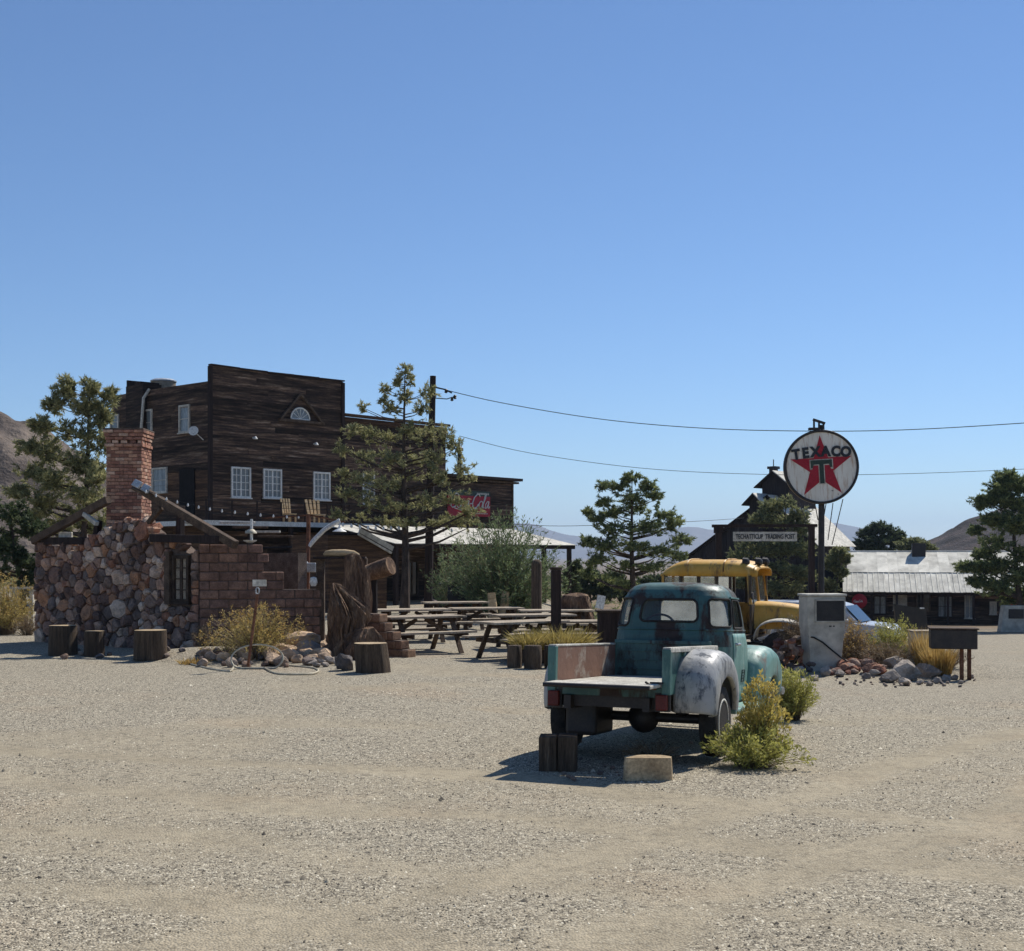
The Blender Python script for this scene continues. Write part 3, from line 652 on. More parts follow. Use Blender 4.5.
# rabbitbrush beside the truck
b0 = GP(757, 766)
shrub('rabbitbrush', 'yellow-flowering rabbitbrush against the rear wheel of the truck', b0+V((.10, .25, 0)), .50, .80, M['rabbit'], 51, n=85, leaf=22, ln=.06, wd=.008, tipm=M['flower'], tipn=18, cat='shrub')
shrub('rabbitbrush', 'low spreading rabbitbrush stems in front of the taller one by the wheel', b0+V((-.06, -.02, 0)), 1.05, .36, M['rabbit'], 52, n=110, leaf=24, ln=.07, wd=.011, tipm=M['rabbit'], tipn=10, cat='shrub')
b1 = GP(797, 722)
shrub('rabbitbrush', 'round greenish rabbitbrush ahead of the truck front wheel', b1+V((0, .3, 0)), .78, .66, M['rabbit'], 53, n=170, leaf=26, ln=.06, wd=.010, tipm=M['rabbit'], tipn=10, cat='shrub')
# shrub around the hose stand
b2 = GP(252, 664)
shrub('brittlebush', 'straw-coloured bush growing round the hose stand', b2+V((-.1, .8, .05)), 2.1, .98, M['yellow_grass'], 54, n=240, leaf=22, ln=.07, wd=.011, tipm=M['straw'], tipn=7, cat='shrub')
shrub('brittlebush', 'small dry tuft at the foot of the adobe wall by the boulder', G(298, 27.1), .8, .7, M['straw'], 55, n=60, leaf=16, ln=.07, wd=.012, cat='shrub')
shrub('dry_bush', 'small brown dead bush beside the stone wall corner', G(203, 26.6), .6, .5, M['dry'], 56, n=70, leaf=12, ln=.05, wd=.01, cat='shrub')
# left edge
shrub('creosote_bush', 'tall yellow-green bush at the left edge past the ruin', G(4, 33.5), 1.9, 1.5, M['yellow_grass'], 57, n=240, leaf=26, ln=.08, wd=.016, tipm=M['straw'], tipn=6, cat='bush')
shrub('dry_bush', 'low brown brush between the yellow bush and the stone ruin', G(27, 33), .9, .55, M['dry'], 58, n=90, leaf=14, ln=.06, wd=.012, cat='shrub')
# island plants
def isl(px, Y): return G(px, Y)
shrub('rabbitbrush', 'bright yellow-green rabbitbrush on the pump island behind the boulders', isl(893, 30.2), 1.3, 1.02, M['rabbit'], 61, n=170, leaf=24, ln=.08, wd=.014, tipm=M['rabbit'], tipn=10, cat='shrub')
shrub('dry_bush', 'wide tan dry bush just right of the old fuel pump', isl(852, 29.6), 1.15, .92, M['dry'], 62, n=190, leaf=20, ln=.07, wd=.012, tipm=M['straw'], tipn=8, cat='shrub')
shrub('dry_bush', 'greyish dead brush below the yellow-green rabbitbrush on the island', isl(888, 28.9), 1.7, .55, M['dry'], 63, n=170, leaf=18, ln=.07, wd=.012, cat='shrub')
shrub('dry_bush', 'dark twiggy brush behind the mailbox posts', isl(945, 28.3), 1.3, .5, M['dry'], 64, n=150, leaf=14, ln=.06, wd=.012, cat='shrub')
grass('straw_grass', 'golden straw grass clump left of the mailbox', isl(939, 27.6), .5, .5, .62, M['straw'], 65, n=900, lean=.12, flare=.5)
grass('straw_grass', 'smaller golden straw clump beside the pale box on the island', isl(925, 28.6), .4, .4, .8, M['straw'], 66, n=450, lean=.12, flare=.5)
shrub('dry_bush', 'bleached tumbleweed on the rock heap left of the fuel pump', isl(797, 29.2)+V((0, 0, .55)), 1.1, .62, M['dry'], 67, n=170, leaf=16, ln=.07, wd=.012, cat='shrub')
grass('yellow_grass', 'yellow-green grass in the left of the log planter', G(529, 24.6)+V((0, 0, .3)), .5, .5, .4, M['yellow_grass'], 68, n=800, lean=.5)
grass('yellow_grass', 'wider yellow grass tuft in the right of the log planter', G(563, 24.8)+V((0, 0, .3)), .9, .6, .46, M['yellow_grass'], 69, n=1200, lean=.55)
grass('straw_grass', 'thin straw tufts on the ground at the left foot of the rock pile', GP(193, 664), .5, .3, .16, M['straw'], 70, n=220, lean=.8)
shrub('dry_bush', 'small weeds under the truck tailgate', G(655, 13.2), .8, .22, M['dry'], 71, n=46, leaf=8, ln=.05, wd=.006, cat='weeds')

# low scrub dotting the desert beyond the buildings
def scrub():
    rs = np.random.RandomState(77); n = 2600; y = 72+rs.rand(n)**1.8*700; x = (rs.rand(n)-.5)*y*1.1
    k = ~((x > 12) & (y < 108)) & ~((x < -2) & (y < 80)); x = x[k]; y = y[k]; n = len(x)
    r = .35+.8*rs.rand(n)**2; z = gz(x, y); q = 60
    d = unit(rs.randn(n*q, 3)*np.array([1, 1, .8])); d[:, 2] = np.abs(d[:, 2])
    R_ = np.repeat(r, q)[:, None]; B = np.repeat(np.stack([x, y, z], 1), q, 0)+d*R_*(.5+.5*rs.rand(n*q, 1))*np.array([1, 1, .9])
    v, f = blades(B, unit(d+.6*rs.randn(n*q, 3)), .3, .14, rs)
    o = link('desert_scrub', np_mesh('desert_scrub', v, f, M['juniper'])); tag(o, 'low grey-green desert scrub scattered beyond the buildings', 'scrub', kind='stuff')
scrub()
# ------------------------------------------------------------------ wooden building on the left
UP = V((0, 0, 1))
class Wall:
    """a vertical wall through plan points A, B (left to right as seen); u along it, n out of it"""
    def __init__(s, A, B):
        s.A = V((A[0], A[1], 0)); s.B = V((B[0], B[1], 0)); d = s.B-s.A; s.L = d.length; s.d = d/s.L; s.n = V((s.d.y, -s.d.x, 0))
        s.R = Matrix((s.d, -s.n, UP)).transposed()       # local x along, y into the wall, z up
    def pt(s, u, z, out=0): return s.A+s.d*u+s.n*out+UP*z
    def uz(s, px, py):
        k = (px-CX)/F; den = s.d.x-k*s.d.y; u = (k*s.A.y-s.A.x)/den
        Y = s.A.y+s.d.y*u; return u, CH-(py-HZ)/F*Y
def boards(wall, parent, u0, u1, z0, z1, bh, m, seed, top=None, name='board', th=.03, out=0.0):
    """overlapping horizontal boards, each an object"""
    rr = random.Random(seed); z = z0; me = cube_mesh(m)
    k = 0
    while z < z1-.02:
        h = min(bh*rr.uniform(.85, 1.15), z1-z)
        cuts = [u0]+sorted([u0+(u1-u0)*rr.uniform(.25, .75)] if rr.random() < .7 else [])+[u1]
        for a, b in zip(cuts, cuts[1:]):
            lift = rr.uniform(0, .018)
            tilt = Matrix.Rotation(rr.uniform(-.007, .007), 3, 'Y')@Matrix.Rotation(.07, 3, 'X')
            piece(name, me, parent, wall.pt((a+b)/2, z+h/2, out+th/2+lift), (b-a-.012, th, h*1.04), wall.R@tilt)
        z += h; k += 1
def window(parent, wall, u, z, w, h, nx=2, ny=3, fm=None, gm=None, out=.05, bar=.05, name='window'):
    fm = fm or M['white']; gm = gm or M['curtain']; mb = MB(); f = .075
    for du in (-w/2, w/2): mb.box(wall.pt(u+du, z, out+.02), (f, .07, h+f), wall.R)
    for dz in (-h/2, h/2): mb.box(wall.pt(u, z+dz, out+.021), (w-f, .066, f), wall.R)
    mb.box(wall.pt(u, z-h/2-f*.7, out+.045), (w+.16, .11, .045), wall.R)
    o = part(name, mb, fm, parent)
    g = MB(); g.box(wall.pt(u, z, out-.005), (w-.02, .02, h-.02), wall.R); part('pane', g, gm, o)
    mm = MB()
    for i in range(1, nx): mm.box(wall.pt(u-w/2+w*i/nx, z, out+.016), (bar*(1.5 if (nx == 2 or i*2 == nx) else .6), .03, h-f), wall.R)
    for j in range(1, ny): mm.box(wall.pt(u, z-h/2+h*j/ny, out+.013), (w-f, .024, bar*.55), wall.R)
    if nx > 1 or ny > 1: part('muntin', mm, fm, o)
    return o
A = (-12.54, 54.0); B = (-7.71, 59.3); Cc = (-18.14, 59.1)
WF = Wall(A, B); WS = Wall(Cc, A)
zt = CH+190/F*54; zs = CH+174/F*54
sal = thing('wooden_building', 'big dark weathered two-storey wooden building with square false front', 'building', (A[0], A[1], 0))
core = MB()
D4 = (B[0]+Cc[0]-A[0], B[1]+Cc[1]-A[1])
ins = lambda p, k=.06: (p[0]+(((A[0]+D4[0])/2)-p[0])*k*.1, p[1]+(((A[1]+D4[1])/2)-p[1])*k*.1)
def block(q, z0, z1): 
    n = len(q); z1 = z1 if isinstance(z1, (list, tuple)) else [z1]*n
    vs = [(p[0], p[1], z0) for p in q]+[(p[0], p[1], z) for p, z in zip(q, z1)]
    return MB().add(vs, [tuple(range(n-1, -1, -1)), tuple(range(n, 2*n))]+[(i, (i+1) % n, n+(i+1) % n, n+i) for i in range(n)])
q = [ins(A, .05), ins(B, .05), ins(D4, .05), ins(Cc, .05)]
part('wall', block(q, -.1, [zs-.25, zs-.25, zs-.6, zs-.6]), M['dark'], sal)
# false front
ff = MB(); ff.box(WF.pt(WF.L/2, (zs+zt)/2-.3, -.1), (WF.L-.02, .1, zt-zs+.5), WF.R); part('false_front', ff, M['boards'], sal)
boards(WF, sal, 0, WF.L, 3.3, zt, .25, M['boards'], 1)
boards(WS, sal, 0, WS.L, 5.6, zs, .25, M['boards'], 2)
boards(WS, sal, 0, WS.L, 3.3, 5.6, .25, M['boards_brown'], 3)
boards(WF, sal, 0, WF.L, 0, 3.05, .28, M['boards'], 4)
boards(WS, sal, 0, WS.L, 0, 3.3, .28, M['boards_brown'], 5)
for k in range(5):
    cap = MB(); cap.box(WF.pt(WF.L*(k+.5)/5, zt+.02+R.uniform(-.02, .04), R.uniform(-.03, .03)), (WF.L/5-.01, .24, .06), WF.R@Matrix.Rotation(R.uniform(-.02, .02), 3, 'Y')); part('coping', cap, M['timber_dark'], sal)
for w, u in ((WF, -.03), (WF, WF.L-.06)):
    m_ = MB(); m_.box(w.pt(u, zt/2+1.55, .05), (.16, .14, zt-3.2), w.R); part('corner_trim', m_, M['timber_dark'], sal)
for pl, pr, pt_, pb in ((231, 249, 467.5, 497), (263, 280, 469.5, 497.5), (313, 328.5, 472.5, 499.5)):
    u0, z1 = WF.uz(pl, pt_); u1, _ = WF.uz(pr, pt_); _, z0 = WF.uz((pl+pr)/2, pb)
    window(sal, WF, (u0+u1)/2, (z0+z1)/2, u1-u0, z1-z0, 4, 4)
for pl, pr, pt_, pb in ((112, 119.5, 416, 429), (145, 153, 411, 435), (181, 190.5, 406.5, 432), (154, 168, 469, 492)):
    u0, z1 = WS.uz(pl, pt_); u1, _ = WS.uz(pr, pt_); _, z0 = WS.uz((pl+pr)/2, pb)
    window(sal, WS, (u0+u1)/2, (z0+z1)/2, u1-u0, z1-z0, 1, 2, M['offwhite'])
u0, z1 = WS.uz(181, 470); u1, _ = WS.uz(196, 470)
mdoor = MB(); mdoor.box(WS.pt((u0+u1)/2, z1-1.0, .06), (u1-u0, .06, 2.0), WS.R); part('door', mdoor, M['dark'], sal)
# small gable with fan window
ua, za = WF.uz(278.5, 420.5); ub, zb = WF.uz(321, 423); up_, zp = WF.uz(299, 394.5)
g = MB(); zl = (za+zb)/2
Mw = Matrix.Translation(WF.A)@Matrix((WF.d, UP, WF.n)).transposed().to_4x4()
for p0, p1 in (((ua, zl), (up_, zp)), ((up_, zp), (ub, zl))):
    g.bar(WF.pt(p0[0], p0[1], .11), WF.pt(p1[0], p1[1], .11), .09, .14, WF.n)
g.bar(WF.pt(ua-.05, zl, .10), WF.pt(ub+.1, zl, .10), .12, .12, WF.n)
gab = part('gable_trim', g, M['timber'], sal)
fan = MB(); arc = [(up_+.02+.52*math.cos(t), zl+.1+.5*math.sin(t)) for t in np.linspace(0, math.pi, 15)]
fan.prism(arc, Mw@Matrix.Translation((0, 0, .045)), .02); part('fan_window', fan, M['curtain'], sal)
fr = MB(); fr.tube([WF.pt(a, b, .075) for a, b in arc], .035, 5); fr.tube([WF.pt(arc[0][0], arc[0][1], .075), WF.pt(arc[-1][0], arc[-1][1], .075)], .03, 5)
for t in (.6, 1.1, 1.57, 2.04, 2.54): fr.tube([WF.pt(up_+.02, zl+.1, .07), WF.pt(up_+.02+.5*math.cos(t), zl+.1+.48*math.sin(t), .07)], .014, 4)
part('fan_muntin', fr, M['white'], sal)
for px, py in ((252, 438), (313, 444)):
    u, z = WF.uz(px, py); m_ = MB(); m_.cyl(WF.pt(u, z, .03), WF.pt(u, z+.02, .22), .03, n=6); m_.lathe([(.03, .06), (.09, -.03), (.1, -.06)], WF.pt(u, z, .24), 10); part('wall_lamp', m_, M['white'], sal)
u, z = WS.uz(201, 432); m_ = MB(); m_.lathe([(.02, 0), (.2, .06), (.21, .08)], WS.pt(u, z, .35), 12, Matrix.Rotation(1.3, 3, 'X')); m_.tube([WS.pt(u, z, .33), WS.pt(u+.25, z-.35, .05)], .02, 5); part('satellite_dish', m_, M['white'], sal)
# timber stack, downpipe and tank on the side
S1 = Wall((P(131, 0, 58.6).x, 58.3), (P(149, 0, 57.6).x, 57.1))
t0 = CH+(HZ-385)/F*57.6
m_ = MB(); m_.box(S1.pt(S1.L/2, (t0+3.3)/2, -.3), (S1.L, .9, t0-3.3), S1.R); part('flue_casing', m_, M['boards'], sal)
m_ = MB(); m_.box(S1.pt(.12, t0+.1, -.3), (.12, .9, .35), S1.R); m_.box(S1.pt(S1.L*.7, t0+.03, -.3), (.5, .92, .16), S1.R); part('flue_cap', m_, M['timber_dark'], sal)
m_ = MB(); m_.tube([P(149.5, 389, 57), P(143.5, 398, 56.9), P(141, 432, 56.9)], .07, 6); part('downpipe', m_, M['offwhite'], sal, True)
tk = P(163.5, 382, 60); m_ = MB(); m_.lathe([(.56, -.95), (.56, 0)], tk, 18); wt = part('water_tank', m_, M['table_wood'], sal)
m_ = MB(); m_.lathe([(.6, 0), (.6, .05), (.45, .12), (.05, .16)], tk+V((0, 0, .002)), 18); part('tank_lid', m_, M['galv'], wt)
# balcony
ZB = CH+33/F*54
def bal(u, out, z): return WF.pt(u, z, out)
m_ = MB(); m_.box(WF.pt(3.3, ZB-.05, .75), (9.4, 1.5, .08), WF.R); part('balcony_floor', m_, M['table_wood'], sal)
m_ = MB(); m_.box(WF.pt(3.3, ZB-.07, 1.53), (9.4, .05, .2), WF.R); part('balcony_fascia', m_, M['white'], sal)
m_ = MB(); m_.box(WS.pt(WS.L/2+.7, ZB-.07, 1.1), (WS.L+.8, .05, .2), WS.R); part('porch_fascia', m_, M['white'], sal)
m_ = MB(); m_.box(WS.pt(WS.L/2+.7, ZB-.03, .55), (WS.L+.8, 1.05, .06), WS.R); part('porch_roof', m_, M['metal_roof'], sal)
for k in range(8):
    u = -1.2+k*1.25; m_ = MB(); m_.box(WF.pt(u, ZB+.42, 1.46), (.05, .05, .88), WF.R); part('rail_post', m_, M['timber_dark'], sal)
for z in (.32, .6, .86):
    m_ = MB(); m_.tube([WF.pt(-1.2, ZB+z, 1.46), WF.pt(7.6, ZB+z, 1.46)], .012, 4); part('rail_wire', m_, M['wire'], sal)
for k in range(5):
    u = -1.1+k*2.1; m_ = MB(); m_.box(WF.pt(u, ZB/2-.1, 1.4), (.16, .16, ZB-.1), WF.R); part('balcony_post', m_, M['timber_dark'], sal)
for k, u in enumerate((.6, 2.3, 4.3, 6.0)):
    window(sal, WF, u, 1.55, .95, 1.3, 2, 2, M['boards_brown'], M['glass'])
# porch chairs of split logs up on the balcony
for k, (px, lab) in enumerate(((276, 'narrow tan slatted chair on the balcony, the left one'), (303, 'wide tan slatted chair on the balcony, the right one'))):
    w = .42 if k == 0 else .66; u, _ = WF.uz(px, 510); c = WF.pt(u, ZB-.008, .95)
    t = thing('slatted_chair', lab, 'chair', c, math.atan2(WF.d.y, WF.d.x), 'chairs on the balcony')
    m_ = MB(); m_.box((0, 0, .4), (w, .45, .05)); part('seat', m_, M['tan_log'], t, local=True)
    for i in range(4):
        x = (-.5+(i+.5)/4)*w; m_ = MB(); m_.box((x*1.25, .26, .72), (w/5, .03, .72), Matrix.Rotation(-.2, 3, 'X')@Matrix.Rotation(x*.35, 3, 'Y')); part('slat', m_, M['tan_log'], t, local=True)
    for sx in (-1, 1):
        for sy in (-1, 1): m_ = MB(); m_.box((sx*w*.42, sy*.18, .2), (.06, .06, .4)); part('leg', m_, M['tan_log'], t, local=True)

# lower wings to the right
E1A = (B[0]-.4, B[1]+.5); E1B = (P(446, 0, 66).x, 65.2)
W1 = Wall(E1A, E1B); z1t = CH+144/F*59.6
wing = thing('wooden_wing', 'long dark board wing joined to the right of the false front', 'building', (E1A[0], E1A[1], 0))
back = lambda p: (p[0]-WF.n.x*6, p[1]-WF.n.y*6)
part('wall', block([(E1A[0]-W1.n.x*.06, E1A[1]-W1.n.y*.06), (E1B[0]-W1.n.x*.06, E1B[1]-W1.n.y*.06), back(E1B), back(E1A)], -.2, [z1t-.2, z1t-.2, z1t-.8, z1t-.8]), M['dark'], wing)
boards(W1, wing, 0, W1.L, 3.0, z1t-.3, .27, M['boards'], 6)
m_ = MB(); m_.box(W1.pt(W1.L/2, z1t-.12, .12), (W1.L+.1, .4, .1), W1.R); part('cornice', m_, M['boards_brown'], wing)
m_ = MB(); m_.box(W1.pt(W1.L/2, z1t-.32, .06), (W1.L+.04, .1, .22), W1.R); part('frieze', m_, M['boards_brown'], wing)
u0, z1 = W1.uz(362, 473); u1, _ = W1.uz(373, 473); window(wing, W1, (u0+u1)/2, z1-.75, u1-u0, 1.45, 1, 2)
E2A = (E1B[0]-.3, E1B[1]+.3); E2B = (P(512, 0, 70).x, 70)
W2 = Wall(E2A, E2B); z2t = CH+76/F*70
wing2 = thing('low_wooden_wing', 'low flat-roofed dark wing carrying the red soda sign', 'building', (E2A[0], E2A[1], 0))
part('wall', block([(E2A[0]-W2.n.x*.06, E2A[1]-W2.n.y*.06), (E2B[0]-W2.n.x*.06, E2B[1]-W2.n.y*.06), (E2B[0]-4.2, E2B[1]+4), (E2A[0]-4.2, E2A[1]+4)], -2, z2t-.1), M['dark'], wing2)
boards(W2, wing2, 0, W2.L, 2.7, z2t-.3, .26, M['boards'], 7)
m_ = MB(); m_.box(W2.pt(W2.L/2+.1, z2t-.06, .16), (W2.L+.6, .55, .14), W2.R); part('cornice', m_, M['timber_dark'], wing2)
m_ = MB(); m_.box(W2.pt(W2.L/2+.1, z2t-.22, .1), (W2.L+.4, .3, .1), W2.R); part('frieze', m_, M['timber'], wing2)
m_ = MB(); m_.box(W2.pt(W2.L-.03, (z2t+2.5)/2, .05), (.1, .1, z2t-2.5), W2.R); part('corner_trim', m_, M['timber'], wing2)
sp = P(459.5, 478, 68); m_ = MB(); m_.tube([sp+V((0, 0, -1)), sp+V((0, 0, 1.45))], .11, 8); m_.lathe([(.2, 1.42), (.2, 1.55), (.05, 1.7)], sp, 10); part('stovepipe', m_, M['steel_dark'], wing2)
# the soda sign, script drawn as strokes
def script(wall, u0, z0, hgt, out, r):
    """flowing handwriting strokes for the two words joined by a dash; u to the right"""
    mb = MB(); u = u0
    def st(pts, w=1.0): mb.tube([wall.pt(u+(x+.3*y)*hgt, z0+y*hgt, out) for x, y in pts], [r*w]*len(pts), 5)
    def big():
        nonlocal u
        st([(.62+.1, .82), (.55, 1.0), (.35, .98), (.12, .75), (.04, .4), (.12, .1), (.32, 0), (.55, .08), (.7, .3)], 1.2); u += .74*hgt
    def o_():
        nonlocal u
        st([(.2+.19*math.cos(t), .26+.26*math.sin(t)) for t in np.linspace(1.2, 7.4, 12)]); u += .4*hgt
    def c_():
        nonlocal u
        st([(.36, .42), (.22, .52), (.05, .3), (.12, .04), (.28, 0), (.42, .18)]); u += .4*hgt
    def a_():
        nonlocal u
        st([(.36, .48), (.2, .52), (.04, .28), (.1, .02), (.24, .06), (.36, .48), (.36, .1), (.46, .02), (.54, .16)]); u += .5*hgt
    def l_():
        nonlocal u
        st([(0, .1), (.18, .7), (.2, 1.02), (.1, .98), (.06, .5), (.1, .05), (.24, .08)], 1.1); u += .28*hgt
    big(); o_(); c_(); a_(); st([(0, .3), (.2, .32)], 1.2); u += .22*hgt
    big(); o_(); l_(); a_()
    u = u0; st([(.5, -.02), (1.2, -.16), (2.2, -.1), (2.9, .0)], .9)
    return mb
us0, zs1 = W2.uz(446, 489.5); us1, _ = W2.uz(488.5, 491); _, zs0 = W2.uz(488, 517)
csg = thing('soda_sign', 'large red painted soda sign with white script on the low dark wing', 'sign', W2.pt((us0+us1)/2, zs0, .1))
m_ = MB(); m_.box(W2.pt((us0+us1)/2, zs0+(zs1-zs0)*.4, .09), (us1-us0, .05, (zs1-zs0)*.8), W2.R); part('panel', m_, M['red'], csg)
m_ = MB(); m_.box(W2.pt((us0+us1)/2, zs0+(zs1-zs0)*.9+.002, .092), (us1-us0, .05, (zs1-zs0)*.2-.01), W2.R); part('header_panel', m_, M['sign_green'], csg)
part('script', script(W2, us0+.12, zs0+.42, (us1-us0)*.222, .13, .028), M['white'], csg)
m_ = MB(); 
for k in range(9): m_.box(W2.pt(us1-1.05+k*.11, zs0+(zs1-zs0)*.9, .123), (.06, .012, .1), W2.R)
for k in range(11): m_.box(W2.pt(us1-1.25+k*.1, zs0+.16, .12), (.06, .012, .05), W2.R)
part('small_lettering', m_, M['offwhite'], csg)
# porch along the front of the wings
PA = (P(392, 0, 52).x, 52.5); PB = (P(575, 0, 62).x, 62)
WP = Wall(PA, PB)
por = thing('porch', 'long shaded porch with pale metal roof behind the pine and oleander', 'porch', (PA[0], PA[1], 0))
nS = 12
for k in range(nS):
    a = WP.L*k/nS; b = WP.L*(k+1)/nS; c = WP.pt((a+b)/2, 2.92, -1.9)
    piece('roof_sheet', cube_mesh(M['white_roof'], 0, 'roof_sheet'), por, c+UP*(R.uniform(-.008, .008)), (b-a+.03*(k % 2)-.02, 4.1, .03), WP.R@Matrix.Rotation(.2, 3, 'X'))
for k in range(7):
    u = .2+k*(WP.L-.6)/6; g0 = WP.pt(u, 0, 0); m_ = MB(); zb_ = g1(g0.x, g0.y); m_.box(WP.pt(u, (2.5+zb_)/2, -.05), (.17, .17, 2.5-zb_), WP.R); part('post', m_, M['timber_dark'], por)
m_ = MB(); m_.box(WP.pt(WP.L/2, 2.42, -.05), (WP.L, .12, .18), WP.R); part('beam', m_, M['timber_dark'], por)
m_ = MB(); m_.box(WP.pt(WP.L/2, 1.1, -3.85), (WP.L, .06, 4.2), WP.R); part('back_wall', m_, M['dark'], por)
boards(Wall(tuple(WP.pt(0, 0, -3.8))[:2], tuple(WP.pt(WP.L, 0, -3.8))[:2]), por, 0, WP.L, -.9, 3.1, .3, M['boards'], 9)
WPb = Wall(tuple(WP.pt(0, 0, -3.76))[:2], tuple(WP.pt(WP.L, 0, -3.76))[:2])
for px in (411, 445, 480): 
    u, z = WPb.uz(px, 578); window(por, WPb, u, z, .7, 1.5, 2, 1, M['timber'], M['glass'])
# lean-to gable piece left of the pine
GA = Wall((P(326, 0, 46).x, 46.5), (P(388, 0, 49).x, 48.5))
lt = thing('lean_to_shed', 'brown lean-to shed with sloping white roof edge left of the pine trunk', 'shed', GA.pt(0, 0))
ug0, zg0 = GA.uz(360, 534); ug1, zg1 = GA.uz(386, 547)
Mg = Matrix.Translation(GA.A)@Matrix((GA.d, UP, GA.n)).transposed().to_4x4()
m_ = MB(); m_.prism([(0, -.1), (GA.L, -.1), (GA.L, zg1-.1), (ug0, zg0-.05), (0, zg0-.05)], Mg@Matrix.Translation((0, 0, -2.2)), 2.2); part('wall', m_, M['boards_brown'], lt)
m_ = MB(); m_.bar(GA.pt(ug0-.1, zg0+.1, .07), GA.pt(ug1+.25, zg1-.12, .07), .06, .3, GA.n.cross(GA.d)); part('roof_edge', m_, M['white_roof'], lt); m_ = MB(); m_.bar(GA.pt(ug0-.1, zg0+.03, -1.1), GA.pt(ug1+.25, zg1-.18, -1.1), 2.4, .04); part('roof', m_, M['timber_dark'], lt)

# ------------------------------------------------------------------ stone ruin
RA = (P(36, 0, 30.4).x, 30.4); RB = (P(198, 0, 27.4).x, 27.4)
WR = Wall(RA, RB)
ruin = thing('stone_ruin', 'roofless ruin of rough brown fieldstone with bare rafters and brick chimney', 'ruin', (RA[0], RA[1], 0))
HR = 2.26
def rtop(u):                          # ragged top, heaped up under the gable near the chimney
    t = u/WR.L; return HR+.5*max(0, 1-abs(t-.66)/.24)+.3*max(0, 1-abs(t-.47)/.2)+.06*math.sin(u*7)
m_ = MB(); NS = 40
poly = [(0, -.1), (WR.L, -.1)]+[(WR.L*(1-k/NS), rtop(WR.L*(1-k/NS))-.12) for k in range(NS+1)]
Mr = Matrix.Translation(WR.A)@Matrix((WR.d, UP, WR.n)).transposed().to_4x4()
wu0, wz1 = WR.uz(175, 557); wu1, wz0 = WR.uz(189, 601)
part('wall_core', m_.prism(poly, Mr@Matrix.Translation((0, 0, -.42)), .40), M['mortar'], ruin)
m_ = MB(); L0 = WR.pt(.25, 0, -.2); m_.box(L0-WR.n*1.6+UP*(1.0), (.34, 3.0, 2.3), WR.R); part('side_wall_core', m_, M['mortar'], ruin)
m_ = MB(); m_.box(WR.pt(WR.L*.5, 1.0, -3.2), (WR.L, .3, 2.2), WR.R); part('back_wall_core', m_, M['mortar'], ruin)
def stones(u0, u1, ztop, place, n_max, seed, parent):
    rr = random.Random(seed); pts = []
    for r0, tries in ((.21, 26), (.16, 160), (.125, 1200), (.10, 6000), (.08, 9000)):
        for _ in range(tries):
            if len(pts) >= n_max: break
            asp = rr.uniform(.72, 1.35); r = r0*rr.uniform(.85, 1.1)
            u = rr.uniform(u0+r*.6, u1-r*.5); z = rr.uniform(.04, ztop(u)-r*.45)
            if place is not None and wu0-.12-r*.8 < u < wu1+.12+r*.8 and wz0-.12-r*.8 < z < wz1+.14+r*.8: continue
            if any(((u-a)/(asp))**2+((z-b)*1.0)**2 < ((r+c)*.80)**2 for a, b, c, _q in pts): continue
            pts.append((u, z, r, asp))
    return pts
sp_ = stones(0, WR.L, rtop, 1, 300, 5, ruin)
def clip_poly(poly, a, b, c):
    # keep the side a*u + b*z <= c
    out = []
    for i in range(len(poly)):
        p, q = poly[i], poly[(i+1) % len(poly)]; dp = a*p[0]+b*p[1]-c; dq = a*q[0]+b*q[1]-c
        if dp <= 0: out.append(p)
        if (dp < 0) != (dq < 0) and abs(dp-dq) > 1e-9: t = dp/(dp-dq); out.append((p[0]+(q[0]-p[0])*t, p[1]+(q[1]-p[1])*t))
    return out
